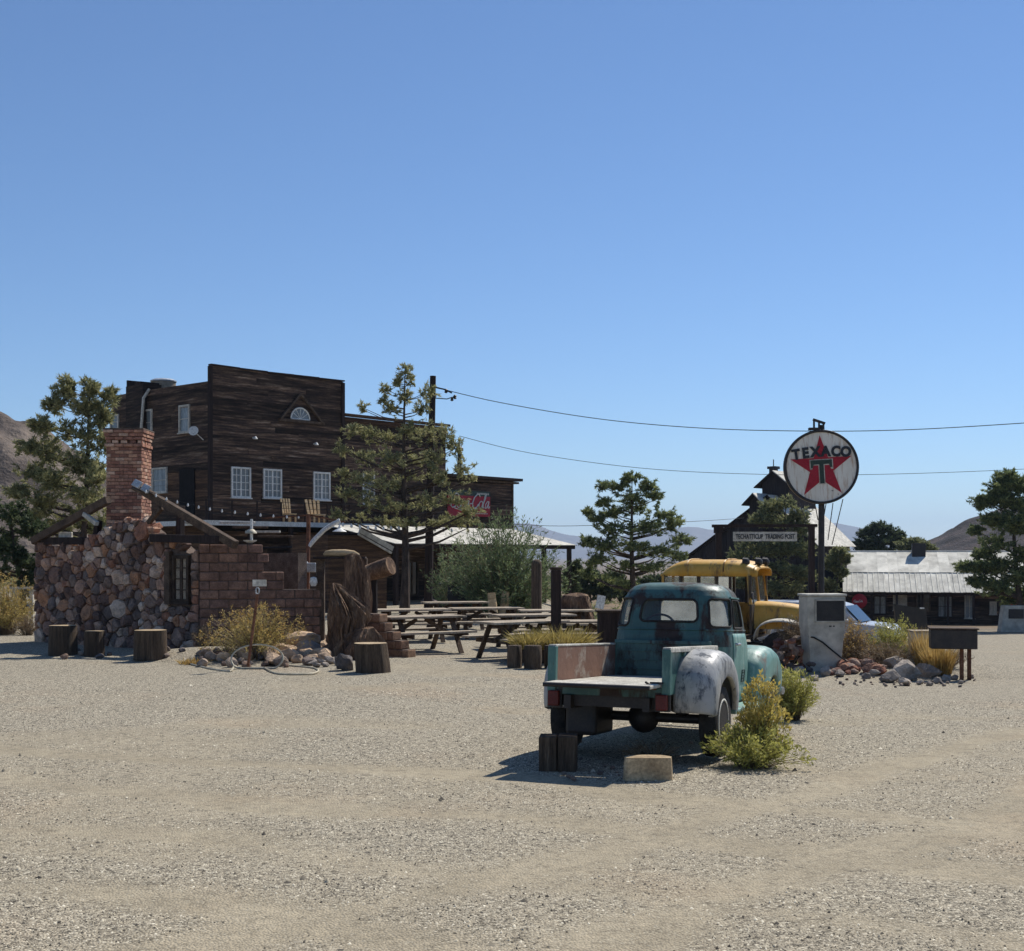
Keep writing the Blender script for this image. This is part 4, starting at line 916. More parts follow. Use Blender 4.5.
def fitted(seeds, wall, u0, u1, ztop, holes=(), join=None):
    # fitted rubble: each stone fills its own cell between its neighbours, leaving a mortar joint
    allp = list(seeds)+[(a, b, .05, 1) for a, b in holes]
    for n_, (u, z, r, asp) in enumerate(seeds):
        pl = [(u-.5, z-.5), (u+.5, z-.5), (u+.5, z+.5), (u-.5, z+.5)]
        for m_i, (a, b, r2, _q) in enumerate(allp):
            if m_i == n_: continue
            du, dz = a-u, b-z; d2 = du*du+dz*dz
            if d2 > 1.1 or d2 < 1e-6: continue
            pl = clip_poly(pl, du, dz, du*u+dz*z+(d2+r*r-r2*r2)/2)
            if len(pl) < 3: break
        if len(pl) < 3: continue
        for k in range(8):
            a = k*math.pi/4+R.uniform(-.2, .2); q_ = r*R.uniform(1.5, 2.3); pl = clip_poly(pl, math.cos(a), math.sin(a), math.cos(a)*u+math.sin(a)*z+q_)
        pl = clip_poly(pl, -1, 0, -u0); pl = clip_poly(pl, 1, 0, u1); pl = clip_poly(pl, 0, -1, .06); pl = clip_poly(pl, 0, 1, ztop(u)+.04)
        if len(pl) < 3: continue
        cu = sum(p[0] for p in pl)/len(pl); cz = sum(p[1] for p in pl)/len(pl)
        pts = []
        for i in range(len(pl)):
            p, q = pl[i], pl[(i+1) % len(pl)]; L_ = math.hypot(q[0]-p[0], q[1]-p[1])
            if L_ < .025: continue
            pts.append((p[0]+R.uniform(-.008, .008), p[1]+R.uniform(-.008, .008)))
            if L_ > .16: pts.append(((p[0]+q[0])/2+R.uniform(-.014, .014), (p[1]+q[1])/2+R.uniform(-.014, .014)))
        n = len(pts)
        if n < 3: continue
        rad = max(.05, sum(math.hypot(p[0]-cu, p[1]-cz) for p in pts)/n); g = 1-.009/rad
        pro = R.uniform(-.015, .05); tu, tz = R.uniform(-.22, .22), R.uniform(-.22, .22)
        mb = MB(); rings = []
        for sc_, o_, jit in ((g, -.12, 0), (g, .0+pro*.4, .004), (g*.9, .035+pro, .012), (g*.5, .055+pro, .016)):
            rings.append([wall.pt(cu+(p[0]-cu)*sc_, cz+(p[1]-cz)*sc_, o_+R.uniform(-jit, jit)+(tu*(p[0]-cu)+tz*(p[1]-cz))*(1 if o_ > .03 else .4)) for p in pts])
        ctr = wall.pt(cu, cz, .06+pro+R.uniform(-.01, .02)); vs = [v for rg in rings for v in rg]+[ctr]
        fs = [(j*n+i, j*n+(i+1) % n, (j+1)*n+(i+1) % n, (j+1)*n+i) for j in range(3) for i in range(n)]+[(3*n+i, 3*n+(i+1) % n, 4*n) for i in range(n)]
        if join is not None: join.add(vs, fs); continue
        base = wall.pt(cu, cz); mb.add([v-base for v in vs], fs)
        link('stone', mb.mesh('stone', M['stone']), ruin, Matrix.Translation(base))
holes = [(wu0-.2+(wu1-wu0+.3)*i/6, wz0-.05+(wz1-wz0+.14)*j/12) for i in range(7) for j in range(13)]
fitted(sp_, WR, 0, WR.L, rtop, holes)
side_ = []
WRl = Wall(tuple(WR.pt(.05, 0, -3.1))[:2], tuple(WR.pt(.05, 0, 0))[:2])
for (u, z, r, asp) in stones(0, WRl.L, lambda u: 2.15, None, 60, 6, ruin):
    side_.append((u, z, r, asp))
jm = MB(); fitted(side_, WRl, 0, WRl.L, lambda u: 2.15, join=jm); o = part('rubble_stones', jm, M['stone'], ruin); o['kind'] = 'stuff'
window(ruin, WR, (wu0+wu1)/2, (wz0+wz1)/2, wu1-wu0, wz1-wz0, 2, 4, M['timber'], M['table_wood'], out=.0)
m_ = MB(); m_.box(WR.pt(wu0-.14, (wz0+wz1)/2+.02, .06), (.16, .1, wz1-wz0+.2), WR.R); part('window_jamb', m_, M['timber'], ruin)
# rafters and tie beams
pk = WR.uz(141, 486)
RZ = lambda px, py, o=-.1: WR.pt(*WR.uz(px, py), o)
def beam(p0, p1, w=.15, t=.17, m=None, name='beam'):
    m_ = MB(); m_.bar(p0, p1, w, t); return part(name, m_, m or M['timber'], ruin, bevel=.012)
beam(RZ(37, 541, .1), RZ(112, 500, .1), name='rafter'); beam(RZ(139, 486, .12), RZ(240, 545, .12), name='rafter')
beam(RZ(36, 541, .02), RZ(86, 541, .02), m=M['timber_dark']); beam(RZ(157, 538, .14), RZ(226, 540, .14), m=M['timber_dark'])
beam(RZ(90, 514, .16), RZ(103, 524, .16), .1, .1, M['offwhite'], 'brace'); beam(RZ(152, 523, .1), RZ(165, 508, .1), .1, .1, name='brace')
beam(RZ(82, 540, -.4), RZ(84, 520, -.4), .14, .14, M['timber_dark'], 'post'); beam(RZ(162, 540, -.5), RZ(163, 505, -.5), .14, .14, M['timber_dark'], 'post')
beam(RZ(62, 540, -.1), RZ(62, 532, -.1), .1, .3, M['offwhite'], 'brace')
for k in range(4): beam(RZ(165, 521+k*4.6, -1.6-.4*k), RZ(200, 521+k*4.6, -1.6-.4*k), .06, .05, M['offwhite'] if k % 2 == 0 else M['timber'], 'slat')
# brick chimney: front and right bricks one by one
cc0 = P(124.5, 0, 29.6); cw = .80; cz0, cz1 = 1.9, CH+(HZ-428)/F*29.2
core_ = MB(); core_.box((cc0.x, 29.6+cw/2-.05, (cz0+cz1)/2-.2), (cw-.03, cw-.03, cz1-cz0-.35)); core_.box((cc0.x, 29.6+cw/2-.05, .9), (cw+.2, cw+.2, 2.2))
chim = part('chimney', core_, M['mortar'], ruin)
def brick_mesh():
    bm = bmesh.new(); bmesh.ops.create_cube(bm, size=1); bmesh.ops.scale(bm, vec=(.196, .1, .068), verts=bm.verts)
    bmesh.ops.bevel(bm, geom=bm.edges[:], offset=.006, segments=1, affect='EDGES'); m = bpy.data.meshes.new('brick'); bm.to_mesh(m); bm.free(); m.materials.append(M['brick']); return m
BRK = brick_mesh(); pitch = .079; rows = int((cz1-2.35)/pitch); rest = MB(); nb = 0
for r in range(rows):
    z = cz1-pitch*(r+.5); flare = .035*max(0, 3-r)*.55 if r < 3 else (.03 if r in (4,) else 0); gap_row = r == 3
    hw = cw/2+flare
    for side in range(4):
        a = side*math.pi/2; n = V((math.sin(a), -math.cos(a), 0)); d = V((math.cos(a), math.sin(a), 0))     # side 0 front, 1 right
        nB = 4; w = (2*hw)/nB
        for k in range(nB+(1 if r % 2 else 0)):
            x = -hw+w*(k+.5) if r % 2 == 0 else -hw+w*k
            wd_ = 1.0
            if r % 2 and k in (0, nB): wd_ = .5; x += (.25*w if k == 0 else -.25*w)
            p = V((cc0.x, 29.6+cw/2-.05, z))+d*x+n*(hw-.048)
            if side in (0, 1) and nb < 290:
                link('brick', BRK, chim, Matrix.Translation(p+n*R.uniform(-.006, .006))@Matrix.Rotation(a+R.uniform(-.02, .02), 4, 'Z')@Matrix.Diagonal((wd_*w/.2*(.72 if gap_row else .985), 1, 1, 1))); nb += 1
            else: rest.box(p, (wd_*w*.96, .1, .068), Matrix.Rotation(a, 3, 'Z'))
o = part('brick_courses', rest, M['brick'], chim); o['kind'] = 'stuff'
m_ = MB(); m_.box((cc0.x, 29.6+cw/2-.05, cz1+.015), (cw+.12, cw+.12, .03)); part('chimney_cap', m_, M['mortar'], chim)
for k in range(14):
    px = R.choice((R.uniform(125, 162), R.uniform(95, 160))); u, _ = WR.uz(px, 530); rock('coping_stone', M['stone'], WR.pt(u, rtop(u)+.05, -.12), (.16, .14, .12), ruin)
# floodlights at the rafter foot
fl = thing('flood_light', 'pair of small floodlights clamped at the upper end of the right rafter', 'lamp', RZ(149, 491, .3))
for px, py in ((148, 484.5), (157, 489)):
    m_ = MB(); m_.box(RZ(px, py, .3), (.22, .06, .16), WR.R@Matrix.Rotation(.35, 3, 'Y')@Matrix.Rotation(-.5, 3, 'X')); part('lamp_head', m_, M['galv'], fl, bevel=.01)
m_ = MB(); m_.tube([RZ(141, 488, .25), RZ(150, 491, .28), RZ(160, 494, .25)], .018, 5); part('bracket', m_, M['steel_dark'], fl)

# ------------------------------------------------------------------ adobe block walls
def block_wall(name, label, wall, rows_, bw, bh, th, m, z0=0.0, base=None):
    t = thing(name, label, 'wall', wall.pt(wall.L/2, z0)); me = None
    def mk():
        bm = bmesh.new(); bmesh.ops.create_cube(bm, size=1); bmesh.ops.scale(bm, vec=(bw-.012, th, bh-.012), verts=bm.verts)
        bmesh.ops.bevel(bm, geom=bm.edges[:], offset=.018, segments=1, affect='EDGES'); q_ = bpy.data.meshes.new('block'); bm.to_mesh(q_); bm.free(); q_.materials.append(m); return q_
    me = mk(); core = MB()
    for r, (u0, u1) in enumerate(rows_):
        z = z0+bh*(r+.5); u = u0-(bw*.5 if r % 2 else 0)
        core.box(wall.pt((u0+u1)/2, z, -.004), (max(.1, u1-u0-.06), th-.035, bh-.002+(.004 if r else 0)), wall.R)
        while u < u1-.03:
            a = max(u, u0); b = min(u+bw, u1)
            if b-a > .08:
                link('block', me, t, Matrix.Translation(wall.pt((a+b)/2, z, R.uniform(-.012, .012)))@(wall.R@Matrix.Rotation(R.uniform(-.012, .012), 3, 'Y')).to_4x4()@Matrix.Diagonal(((b-a)/bw, 1, 1, 1)))
            u += bw
    part('mortar_bed', core, M['mortar'], t); return t
AW = Wall((P(199, 0, 27.5).x, 27.5), (P(324, 0, 28.3).x, 28.3))
ends = [322]*5+[322, 322, 283, 283, 263, 268, 262]
zA = g1(-4.8, 27.9)-.06; bh = (2.28-zA)/12
block_wall('adobe_wall', 'stepped wall of brown adobe blocks right of the stone ruin', AW, [(0, AW.uz(e, 600)[0]) for e in ends], .40, bh, .3, M['adobe'], zA)
AW2 = Wall((P(362, 0, 26.6).x, 26.6), (P(413, 0, 26.0).x, 26.0))
block_wall('adobe_wall', 'low stair-stepped stub of tan adobe blocks beside the picnic tables', AW2, [(0, AW2.uz(e, 640)[0]) for e in (412, 405, 397, 389, 384)], .36, .175, .3, M['adobe_tan'], g1(-2.7, 26.3)-.03)
# ------------------------------------------------------------------ things in the left of the yard
def stump(name, label, base, r, h, lean=(0, 0), seed=0, group=None, endm=None, sidem=None, cat='log stump', sq=1.0, rz=0, split=False):
    rr = random.Random(seed); b = V(base); t = thing(name, label, cat, b, rz, group); n = 26
    ph = [rr.uniform(0, 6.28) for _ in range(4)]
    def rad(a): return r*(1+.05*math.sin(2*a+ph[0])+.04*math.sin(3*a+ph[1])+.02*math.sin(9*a+ph[2])+.015*math.sin(17*a+ph[3]))
    def pt(a, z):
        q = rad(a)*(1.06-.06*z/h); x = q*math.cos(a); y = q*math.sin(a)*sq
        if split: y = max(y, -.25*r)
        return V((x+lean[0]*z/h, y+lean[1]*z/h, z+(-.03 if z == 0 else 0)))
    mb = MB(); mb.grid(lambda u, v: pt(2*math.pi*u, h*v), n, 3, True)
    part('bark', mb, sidem or M['log_side'], t, True, True)
    e = MB(); ring = [pt(2*math.pi*k/n, h)+V((0, 0, .002)) for k in range(n)]; inner = [p*.5+V((0, 0, h))*.5+V((lean[0], lean[1], 0))*.5 for p in ring]
    ctr = sum(ring, V())/n+V((0, 0, .006))
    e.add(ring+[ctr], [(k, (k+1) % n, n) for k in range(n)]); part('cut_face', e, endm or M['log_end'], t, True, True)
    return t
stump('log_stump', 'squat dark stump in shade near the left end of the stone ruin', GP(63, 655), .26, .6, seed=1)
stump('log_stump', 'narrow dark stump in shade in front of the middle of the stone ruin', GP(94, 656), .19, .5, seed=2)
stump('log_stump', 'pale-topped log seat in shade in front of the stone ruin, right of the others', GP(151, 658), .29, .54, seed=3)
stump('log_stump', 'leaning grey cut log on the gravel beside the gnarled driftwood', GP(373, 672), .27, .5, (-.05, 0), 4)
def gnarl(name, label, base, prof, mtl, seed, amp=.1, groove=.07, cat='driftwood', nz=64, na=96, tilt=None):
    """weathered root wood: rings given as (z, x offset, radius x, radius y), grooved along the grain"""
    b = V(base); zs = [p[0] for p in prof]
    def at(z, i): return float(np.interp(z, zs, [p[i] for p in prof]))
    def fn(u, v):
        z = zs[0]+(zs[-1]-zs[0])*v; a = 2*math.pi*u
        k = mnoise.noise(V((math.cos(a)*1.3+seed, math.sin(a)*1.3, z*.9)))
        g = mnoise.noise(V((math.cos(a)*4.2+seed, math.sin(a)*4.2, z*1.1+k)))
        g2 = abs(mnoise.noise(V((math.cos(a)*7+seed, math.sin(a)*7, z*1.5))))
        g3 = mnoise.noise(V((math.cos(a)*14+seed, math.sin(a)*14, z*3+2*k))); q = 1+amp*2.6*k+groove*2.2*g-groove*3.0*g2+.05*g3; q *= .12 if v > .995 else 1
        return V((at(z, 1)+at(z, 2)*q*math.cos(a), at(z, 2)*0+at(z, 3)*q*math.sin(a), z+.05*k))
    mb = MB(); mb.grid(fn, na, nz, True); n0 = na*nz
    mb.f.append(tuple(range(na*nz, na*nz+na)))
    mb.v = [(p[0]+b.x, p[1]+b.y, p[2]+b.z) for p in mb.v]
    return single(name, mb, mtl, label, cat, base=b, smooth=True)
dY = 26.6; s_ = dY/F
gnarl('driftwood_stump', 'gnarled brown driftwood root with pale jagged crest beside the adobe wall', G(350, 25.7),
      [(-.1, .0, .42, .4), (.25, .02, .48, .42), (.5, -.02, .40, .36), (.8, .03, .42, .34), (1.0, -.04, .36, .3), (1.15, -.13, .27, .2), (1.3, -.22, .18, .14), (1.46, -.31, .07, .07)], M['drift'], 3, .17, .17)
gnarl('driftwood_slab', 'tall dark upright driftwood slab behind the gnarled root', G(357, 26.9),
      [(-.1, .0, .3, .2), (.6, .02, .3, .2), (1.2, .02, .27, .17), (1.6, .0, .24, .15), (1.95, -.06, .17, .11), (2.05, -.08, .09, .07)], M['drift'], 5, .14, .15)
gnarl('driftwood_log', 'low driftwood lying at the foot of the gnarled root', GP(335, 660)+V((.3, .35, 0)),
      [(-.05, 0, .62, .34), (.2, .0, .6, .32), (.42, .1, .42, .26), (.6, .2, .2, .16)], M['drift'], 8, .14, .12)
# doorway posts with log lintel
fr_ = thing('timber_doorway', 'rough timber post frame topped by a smooth tan log', 'frame', G(338, 28.2))
for px, w in ((320.5, .18), (364, .14)):
    g0 = G(px, 28.2); m_ = MB(); m_.box((g0.x, 28.2, (g0.z+CH-(558-HZ)/F*28.2)/2), (w, .16, CH-(558-HZ)/F*28.2-g0.z)); part('post', m_, M['timber'], fr_, bevel=.015)
m_ = MB(); m_.box(P(340, 557.8, 28.2), (1.12, .34, .05)); part('plank', m_, M['timber_dark'], fr_)
m_ = MB(); zl = CH-(553.6-HZ)/F*28.2; m_.tube([V((P(x, 0, 28.2).x, 28.15, zl+dz)) for x, dz in ((324, -.03), (326.5, .0), (332, .012), (345, .012), (354, -.002), (359.5, -.035))], [.03, .065, .078, .082, .07, .028], 12); part('log_lintel', m_, M['tan_log'], fr_, True)
# cut log jutting out to the right
jl = thing('jutting_log', 'thick tan log jutting sideways from the driftwood on a post', 'log', G(380, 28))
m_ = MB(); m_.tube([P(364, 574, 28), P(372, 572, 28), P(381, 569, 27.9), P(391, 565.5, 27.8)], [.16, .19, .2, .2], 14); part('log', m_, M['drift'], jl, True)
m_ = MB(); g0 = G(374, 28); m_.cyl(g0+V((0, 0, -.05)), P(374, 575, 28), .09, .07, 8); part('support_post', m_, M['timber_dark'], jl)
# hose stand
b = GP(247, 668)
hs = thing('hose_stand', 'rusty leaning standpipe with little white tag by the straw-coloured bush', 'standpipe', b)
topp = P(257.5, 594, b.y)
m_ = MB(); m_.tube([b+V((0, 0, -.1)), topp], .026, 8); part('pipe', m_, M['steel_rust'], hs, True)
m_ = MB(); m_.tube([topp+V((.05*math.cos(t)*.6, 0, .055+.06*math.sin(t))) for t in np.linspace(-1.57, 4.7, 12)], .014, 6); part('ring', m_, M['galv'], hs, True)
m_ = MB(); m_.box(topp+V((.04, -.02, .2)), (.25, .015, .12)); part('tag', m_, M['offwhite'], hs)
m_ = MB(); m_.tube([topp+V((0, 0, .08)), topp+V((.03, -.01, .2))], .008, 5); part('wire_hook', m_, M['wire'], hs)
def gpt(px, py, up=.015): p = GP(px, py); return V((p.x, p.y, g1(p.x, p.y)+up))
hp = []
yb = b.y-.2
ctr = P(256, 659, yb); 
hp += [gpt(188, 664), gpt(200, 667), gpt(214, 670), gpt(230, 672)]
rx, rz_ = 26/F*yb, 13.5/F*yb
g_ = g1(ctr.x, yb)
for t in np.linspace(-2.6, 2*math.pi-1.2, 30):
    z = max(g_+.02, ctr.z+rz_*math.sin(t)); hp.append(V((ctr.x+rx*math.cos(t), yb+.12*math.sin(t)*1.0+.1, max(z, g1(ctr.x+rx*math.cos(t), yb+.12*math.sin(t)+.1)+.015))))
hp += [gpt(276, 674), gpt(296, 675), gpt(312, 674.5), gpt(318.5, 671.5), gpt(313, 668.5), gpt(298, 667), gpt(286, 666)]
sm = []
for i in range(len(hp)-1):
    p0, p1, p2, p3 = hp[max(i-1, 0)], hp[i], hp[i+1], hp[min(i+2, len(hp)-1)]
    for k in range(4):
        u = k/4; sm.append(.5*((2*p1)+(-p0+p2)*u+(2*p0-5*p1+4*p2-p3)*u*u+(-p0+3*p1-3*p2+p3)*u**3))
m_ = MB(); m_.tube(sm+[hp[-1]], .017, 6); single('garden_hose', m_, M['hose'], 'pale garden hose looped on the gravel below the standpipe', 'hose', base=gpt(256, 672), smooth=True)
# rocks around the hose stand
def rocks(spots, m, label, group, cat='rock', sink=.3, name='rock'):
    for (px, py, r) in spots:
        p = GP(px, py); d = (r*R.uniform(.85, 1.25), r*R.uniform(.8, 1.1), r*R.uniform(.6, .85))
        tag(rock(name, m, p+V((0, d[1]*.6, d[2]*(1-sink))), d), label, cat, group)
rr = random.Random(4)
rocks([(rr.uniform(196, 318), rr.uniform(654, 668), rr.uniform(.07, .17)) for _ in range(46)], M['rock'], 'small grey-brown rock in the pile around the hose stand', 'rocks around the hose stand')
rocks([(rr.uniform(270, 326), rr.uniform(640, 664), rr.uniform(.13, .24)) for _ in range(26)], M['pale_rock'], 'tan rock heaped between the hose and the driftwood', 'tan rocks beside the driftwood')
rocks([(272, 666, .24), (245, 660, .2), (224, 662, .19), (300, 661, .2)], M['pale_rock'], 'pale sandy rock among the darker rocks by the hose', 'pale rocks by the hose')
o = rock('boulder', M['pale_rock'], P(299, 640, 26.3), (.46, .3, .2), rz=.1, tilt=.1, i=2); tag(o, 'long pale pointed boulder perched on the rock pile by the adobe wall', 'boulder')
o = rock('boulder', M['boulder'], P(303, 655, 26.0), (.42, .35, .34), i=4); tag(o, 'dark boulder under the long pale pointed one', 'boulder')
o = rock('boulder', M['rock'], GP(343, 671)+V((0, .15, .12)), (.22, .16, .2), i=6, rz=.4); tag(o, 'light angular rock at the foot of the leaning cut log', 'rock')
rocks([(rr.uniform(306, 352), rr.uniform(660, 669), rr.uniform(.07, .14)) for _ in range(14)], M['boulder'], 'dark small rock between the driftwood and the hose end', 'dark rocks below the driftwood')
rocks([(rr.uniform(60, 190), rr.uniform(650, 660), rr.uniform(.05, .1)) for _ in range(12)], M['rock'], 'small stone in the shade along the foot of the ruin', 'stones along the ruin foot')
# bench and sign at far left
bn = thing('plank_bench', 'weathered white plank bench between the yellow bush and the ruin', 'bench', G(24, 35.5))
for px in (16, 33):
    g0 = G(px, 35.5); m_ = MB(); m_.box((g0.x, 35.5, (g0.z+CH-(589-HZ)/F*35.5)/2), (.1, .3, CH-(589-HZ)/F*35.5-g0.z)); part('leg', m_, M['offwhite'], bn)
m_ = MB(); m_.box(P(24, 588, 35.5), (.75, .4, .06)); part('seat', m_, M['offwhite'], bn)
m_ = MB(); m_.box(P(24, 592, 35.7), (.6, .05, .08)); part('rail', m_, M['offwhite'], bn)

# lamps and posts behind the adobe wall
lp = thing('yard_lamp', 'rusty pole with curved white arm and hanging enamel lamp shade', 'lamp', G(307.5, 31))
g0 = G(307, 31); pz = P(308.5, 514, 31)
m_ = MB(); m_.tube([g0+V((0, 0, -.1)), pz], .05, 8); part('pole', m_, M['steel_rust'], lp, True)
m_ = MB(); m_.tube([P(309, 546, 31), P(315, 539, 31), P(324, 530, 31), P(333, 524, 31), P(340, 520.5, 31)], .055, 8); part('arm', m_, M['white'], lp, True)
m_ = MB(); m_.lathe([(.02, .08), (.04, .02), (.16, -.05), (.17, -.065)], P(339.5, 529, 30.9), 16); part('lamp_shade', m_, M['white'], lp, True)
m_ = MB(); m_.tube([P(340, 521, 31), P(339.5, 527, 30.9)], .015, 5); part('stem', m_, M['white'], lp)
m_ = MB(); m_.tube([P(262, 518, 31), P(310, 515, 31), P(345, 522, 31)], .02, 5); part('cross_wire', m_, M['steel_rust'], lp)
hl = thing('hanging_pan', 'round silver pan hanging on a wire behind the adobe wall', 'pan', P(292, 569, 30.5))
m_ = MB(); m_.lathe([(.1, .09), (.125, .04), (.125, -.09), (.1, -.11)], P(291.5, 563, 30.5), 16); part('pan', m_, M['galv'], hl, True)
m_ = MB(); m_.tube([P(291.5, 560, 30.5), P(292, 540, 30.5)], .008, 4); m_.tube([P(262, 548, 30.5), P(292, 547, 30.5)], .025, 5); part('wire', m_, M['wire'], hl)
eb = thing('silver_box', 'small shiny metal box fixed on the rusty pole above the wall', 'box', P(311, 573, 30.9))
m_ = MB(); m_.box(P(311.5, 567.5, 30.85), (.24, .2, .22)); part('body', m_, M['galv'], eb, bevel=.02)
m_ = MB(); m_.tube([P(304, 566, 30.9), P(307, 563, 30.9), P(309, 567, 30.9)], .04, 6); part('spout', m_, M['galv'], eb)
m_ = MB(); m_.lathe([(.05, -.1), (.09, -.02), (.07, .08), (.02, .1)], P(313.5, 581.5, 28.05), 10); single('white_bottle', m_, M['white'], 'small white jug standing on the low end of the adobe wall', 'jug', base=P(313.5, 583.5, 28.05), smooth=True)
bf = thing('bird_feeder', 'white and pale green hanging feeder above the adobe wall', 'feeder', P(251, 541, 27.8))
m_ = MB(); m_.tube([P(251.5, 541, 27.8), P(251.5, 519, 27.8)], .03, 8); part('stem', m_, M['white'], bf)
m_ = MB(); m_.lathe([(.13, -.03), (.12, .0), (.07, .05), (.03, .07)], P(251, 532, 27.8), 14); part('hood', m_, M['hose'], bf, True)
m_ = MB(); m_.lathe([(.04, -.05), (.14, .0), (.15, .02)], P(250, 541, 27.8), 14); part('tray', m_, M['white'], bf, True)
sg = thing('string_lights', 'string of small white bulbs drooping from the ruin rafter', 'string lights', P(150, 494, 27.4))
SP = [P(146, 490, 27.4), P(160, 495.5, 27.6), P(175, 500, 27.9), P(190, 504, 28.2), P(205, 507, 28.5), P(222, 509.5, 29), P(240, 511.5, 29.5), P(258, 513.5, 30), P(276, 515, 30.5), P(295, 516, 31), P(308, 515, 31)]
m_ = MB(); m_.tube(SP, .008, 4); part('cable', m_, M['wire'], sg)
for k in range(15):
    u = k/14*(len(SP)-1.01); i = int(u); p = SP[i].lerp(SP[i+1], u-i); m_ = MB(); m_.lathe([(.008, .01), (.012, -.005), (.024, -.035), (.019, -.06), (.005, -.07)], p, 8); part('bulb', m_, M['bulb'], sg, True)
sg2 = thing('string_lights', 'string of pale bulbs strung along the porch edge below the pine', 'string lights', P(345, 524, 45))
SP = [P(343, 523, 45.2), P(365, 526, 45.2), P(385, 527, 45.5), P(405, 526, 46), P(430, 528, 47), P(452, 529, 48)]
m_ = MB(); m_.tube(SP, .01, 4); part('cable', m_, M['wire'], sg2)
for k in range(14):
    u = k/13*(len(SP)-1.01); i = int(u); p = SP[i].lerp(SP[i+1], u-i); m_ = MB(); m_.lathe([(.015, .02), (.03, -.01), (.05, -.06), (.04, -.11), (.01, -.13)], p, 8); part('bulb', m_, M['bulb'], sg2, True)

# ------------------------------------------------------------------ picnic tables
def make_table(label):
    t = thing('picnic_table', label, 'picnic table', (0, 0, 0), 0, 'picnic tables in the yard')
    for k in range(5): m_ = MB(); m_.box((0, -.32+.16*k, .735), (1.8, .148, .04)); part('tabletop_plank', m_, M['table_wood'], t, local=True)
    for s in (-1, 1):
        for k in range(2): m_ = MB(); m_.box((0, s*(.62+.145*k), .43), (1.8, .135, .04)); part('seat_plank', m_, M['table_wood'], t, local=True)
    for x in (-.62, .62):
        for s in (-1, 1): m_ = MB(); m_.bar((x, s*.20, .715), (x, s*.66, -.03), .045, .1, (1, 0, 0)); part('leg', m_, M['timber'], t, local=True)
        m_ = MB(); m_.bar((x+.047, -.78, .37), (x+.047, .78, .37), .045, .1); part('seat_support', m_, M['timber'], t, local=True)
        m_ = MB(); m_.bar((x+.047, -.36, .67), (x+.047, .36, .67), .045, .08); part('top_support', m_, M['timber'], t, local=True)
    m_ = MB(); m_.bar((-.64, 0, .38), (-.1, 0, .68), .045, .08); m_.bar((.64, 0, .38), (.1, 0, .68), .045, .08); part('brace', m_, M['timber'], t, local=True)
    return t
tabs = [(421, 27.6, .55, 'nearest left picnic table, beside the tan adobe stub'), (411, 30.8, .3, 'weathered picnic table just behind the one beside the adobe stub'),
        (486, 32.4, .25, 'picnic table below the oleander bush, left of the round-topped post'), (522, 26.0, .6, 'nearest picnic table left of the log planter'),
        (533, 29.0, .3, 'picnic table directly behind the dark square post'), (556, 31.6, .1, 'farthest picnic table by the brown burl'),
        (584, 27.0, .1, 'picnic table between the log planter and the dark bin'), (455, 36.5, .3, 'shaded far picnic table near the utility pole')]
t0 = None
for px, Y, a, lab in tabs:
    if t0 is None: t = t0 = make_table(lab)
    else: t = copy_tree(t0); t['label'] = lab
    g0 = G(px, Y); t.matrix_basis = Matrix.Translation(g0)@Matrix.Rotation(a, 4, 'Z')
# posts
def round_post(name, label, px, Y, ptop, r, m, dome=True):
    g0 = G(px, Y); tp = P(px, ptop, Y).z; h = tp-g0.z
    pr = [(r*1.05, -.1), (r, h*.5), (r, h-r*.9)]+([(r*.9, h-r*.45), (r*.55, h-r*.1), (r*.15, h)] if dome else [(r, h)])
    m_ = MB(); m_.lathe(pr, g0, 18); return single(name, m_, m, label, 'post', base=g0, smooth=True)
round_post('round_post', 'round-topped dark grey-green post in front of the oleander', 536.5, 33.5, 559.5, .135, M['log_side'])
tp = thing('square_post', 'dark square timber post with a flat cap behind the log planter', 'post', G(556, 25.8)); g0 = G(556, 25.8); zt_ = P(556, 570, 25.8).z
m_ = MB(); m_.box((g0.x, 25.8, (g0.z+zt_)/2-.05), (.2, .2, zt_-g0.z+.1)); part('shaft', m_, M['timber_dark'], tp, bevel=.015)
m_ = MB(); m_.box((g0.x, 25.8, zt_+.03), (.235, .235, .055)); part('cap', m_, M['timber'], tp, bevel=.01)
# utility pole
up = thing('utility_pole', 'tall dark wooden utility pole rising through the pine', 'pole', G(428, 49)); g0 = G(428, 49)
m_ = MB(); m_.tube([g0+V((0, 0, -.4)), P(430, 500, 49), P(433, 376, 49)], [.17, .15, .115], 12); part('shaft', m_, M['timber_dark'], up, True)
m_ = MB(); m_.tube([P(434, 387, 48.9), P(445, 389.5, 48.6), P(452, 393, 48.6)], .03, 5); m_.tube([P(434, 398, 48.9), P(447, 399, 48.6), P(456, 396, 48.6)], .02, 5); part('bracket', m_, M['steel_dark'], up)
for px, py in ((446, 391), (455, 397), (452, 399)): m_ = MB(); m_.lathe([(.03, -.08), (.07, -.04), (.04, 0), (.07, .04), (.03, .08)], P(px, py, 48.6), 8); part('insulator', m_, M['steel_dark'], up, True)
def wire(name, label, pts, r):
    m_ = MB(); q = [P(*p) for p in pts]; sm = []
    for i in range(len(q)-1):
        p0, p1, p2, p3 = q[max(i-1, 0)], q[i], q[i+1], q[min(i+2, len(q)-1)]
        for k in range(6):
            u = k/6; sm.append(.5*((2*p1)+(-p0+p2)*u+(2*p0-5*p1+4*p2-p3)*u*u+(-p0+3*p1-3*p2+p3)*u**3))
    m_.tube(sm+[q[-1]], r, 5, True); return single(name, m_, M['wire'], label, 'cable', base=q[0])
wire('power_line', 'upper power line running from the utility pole to the right edge', [(434, 387, 48.9), (500, 402.5, 48), (600, 419, 47), (700, 428, 46), (800, 431, 45), (900, 430, 44), (1024, 423, 43), (1180, 411, 42)], .014)
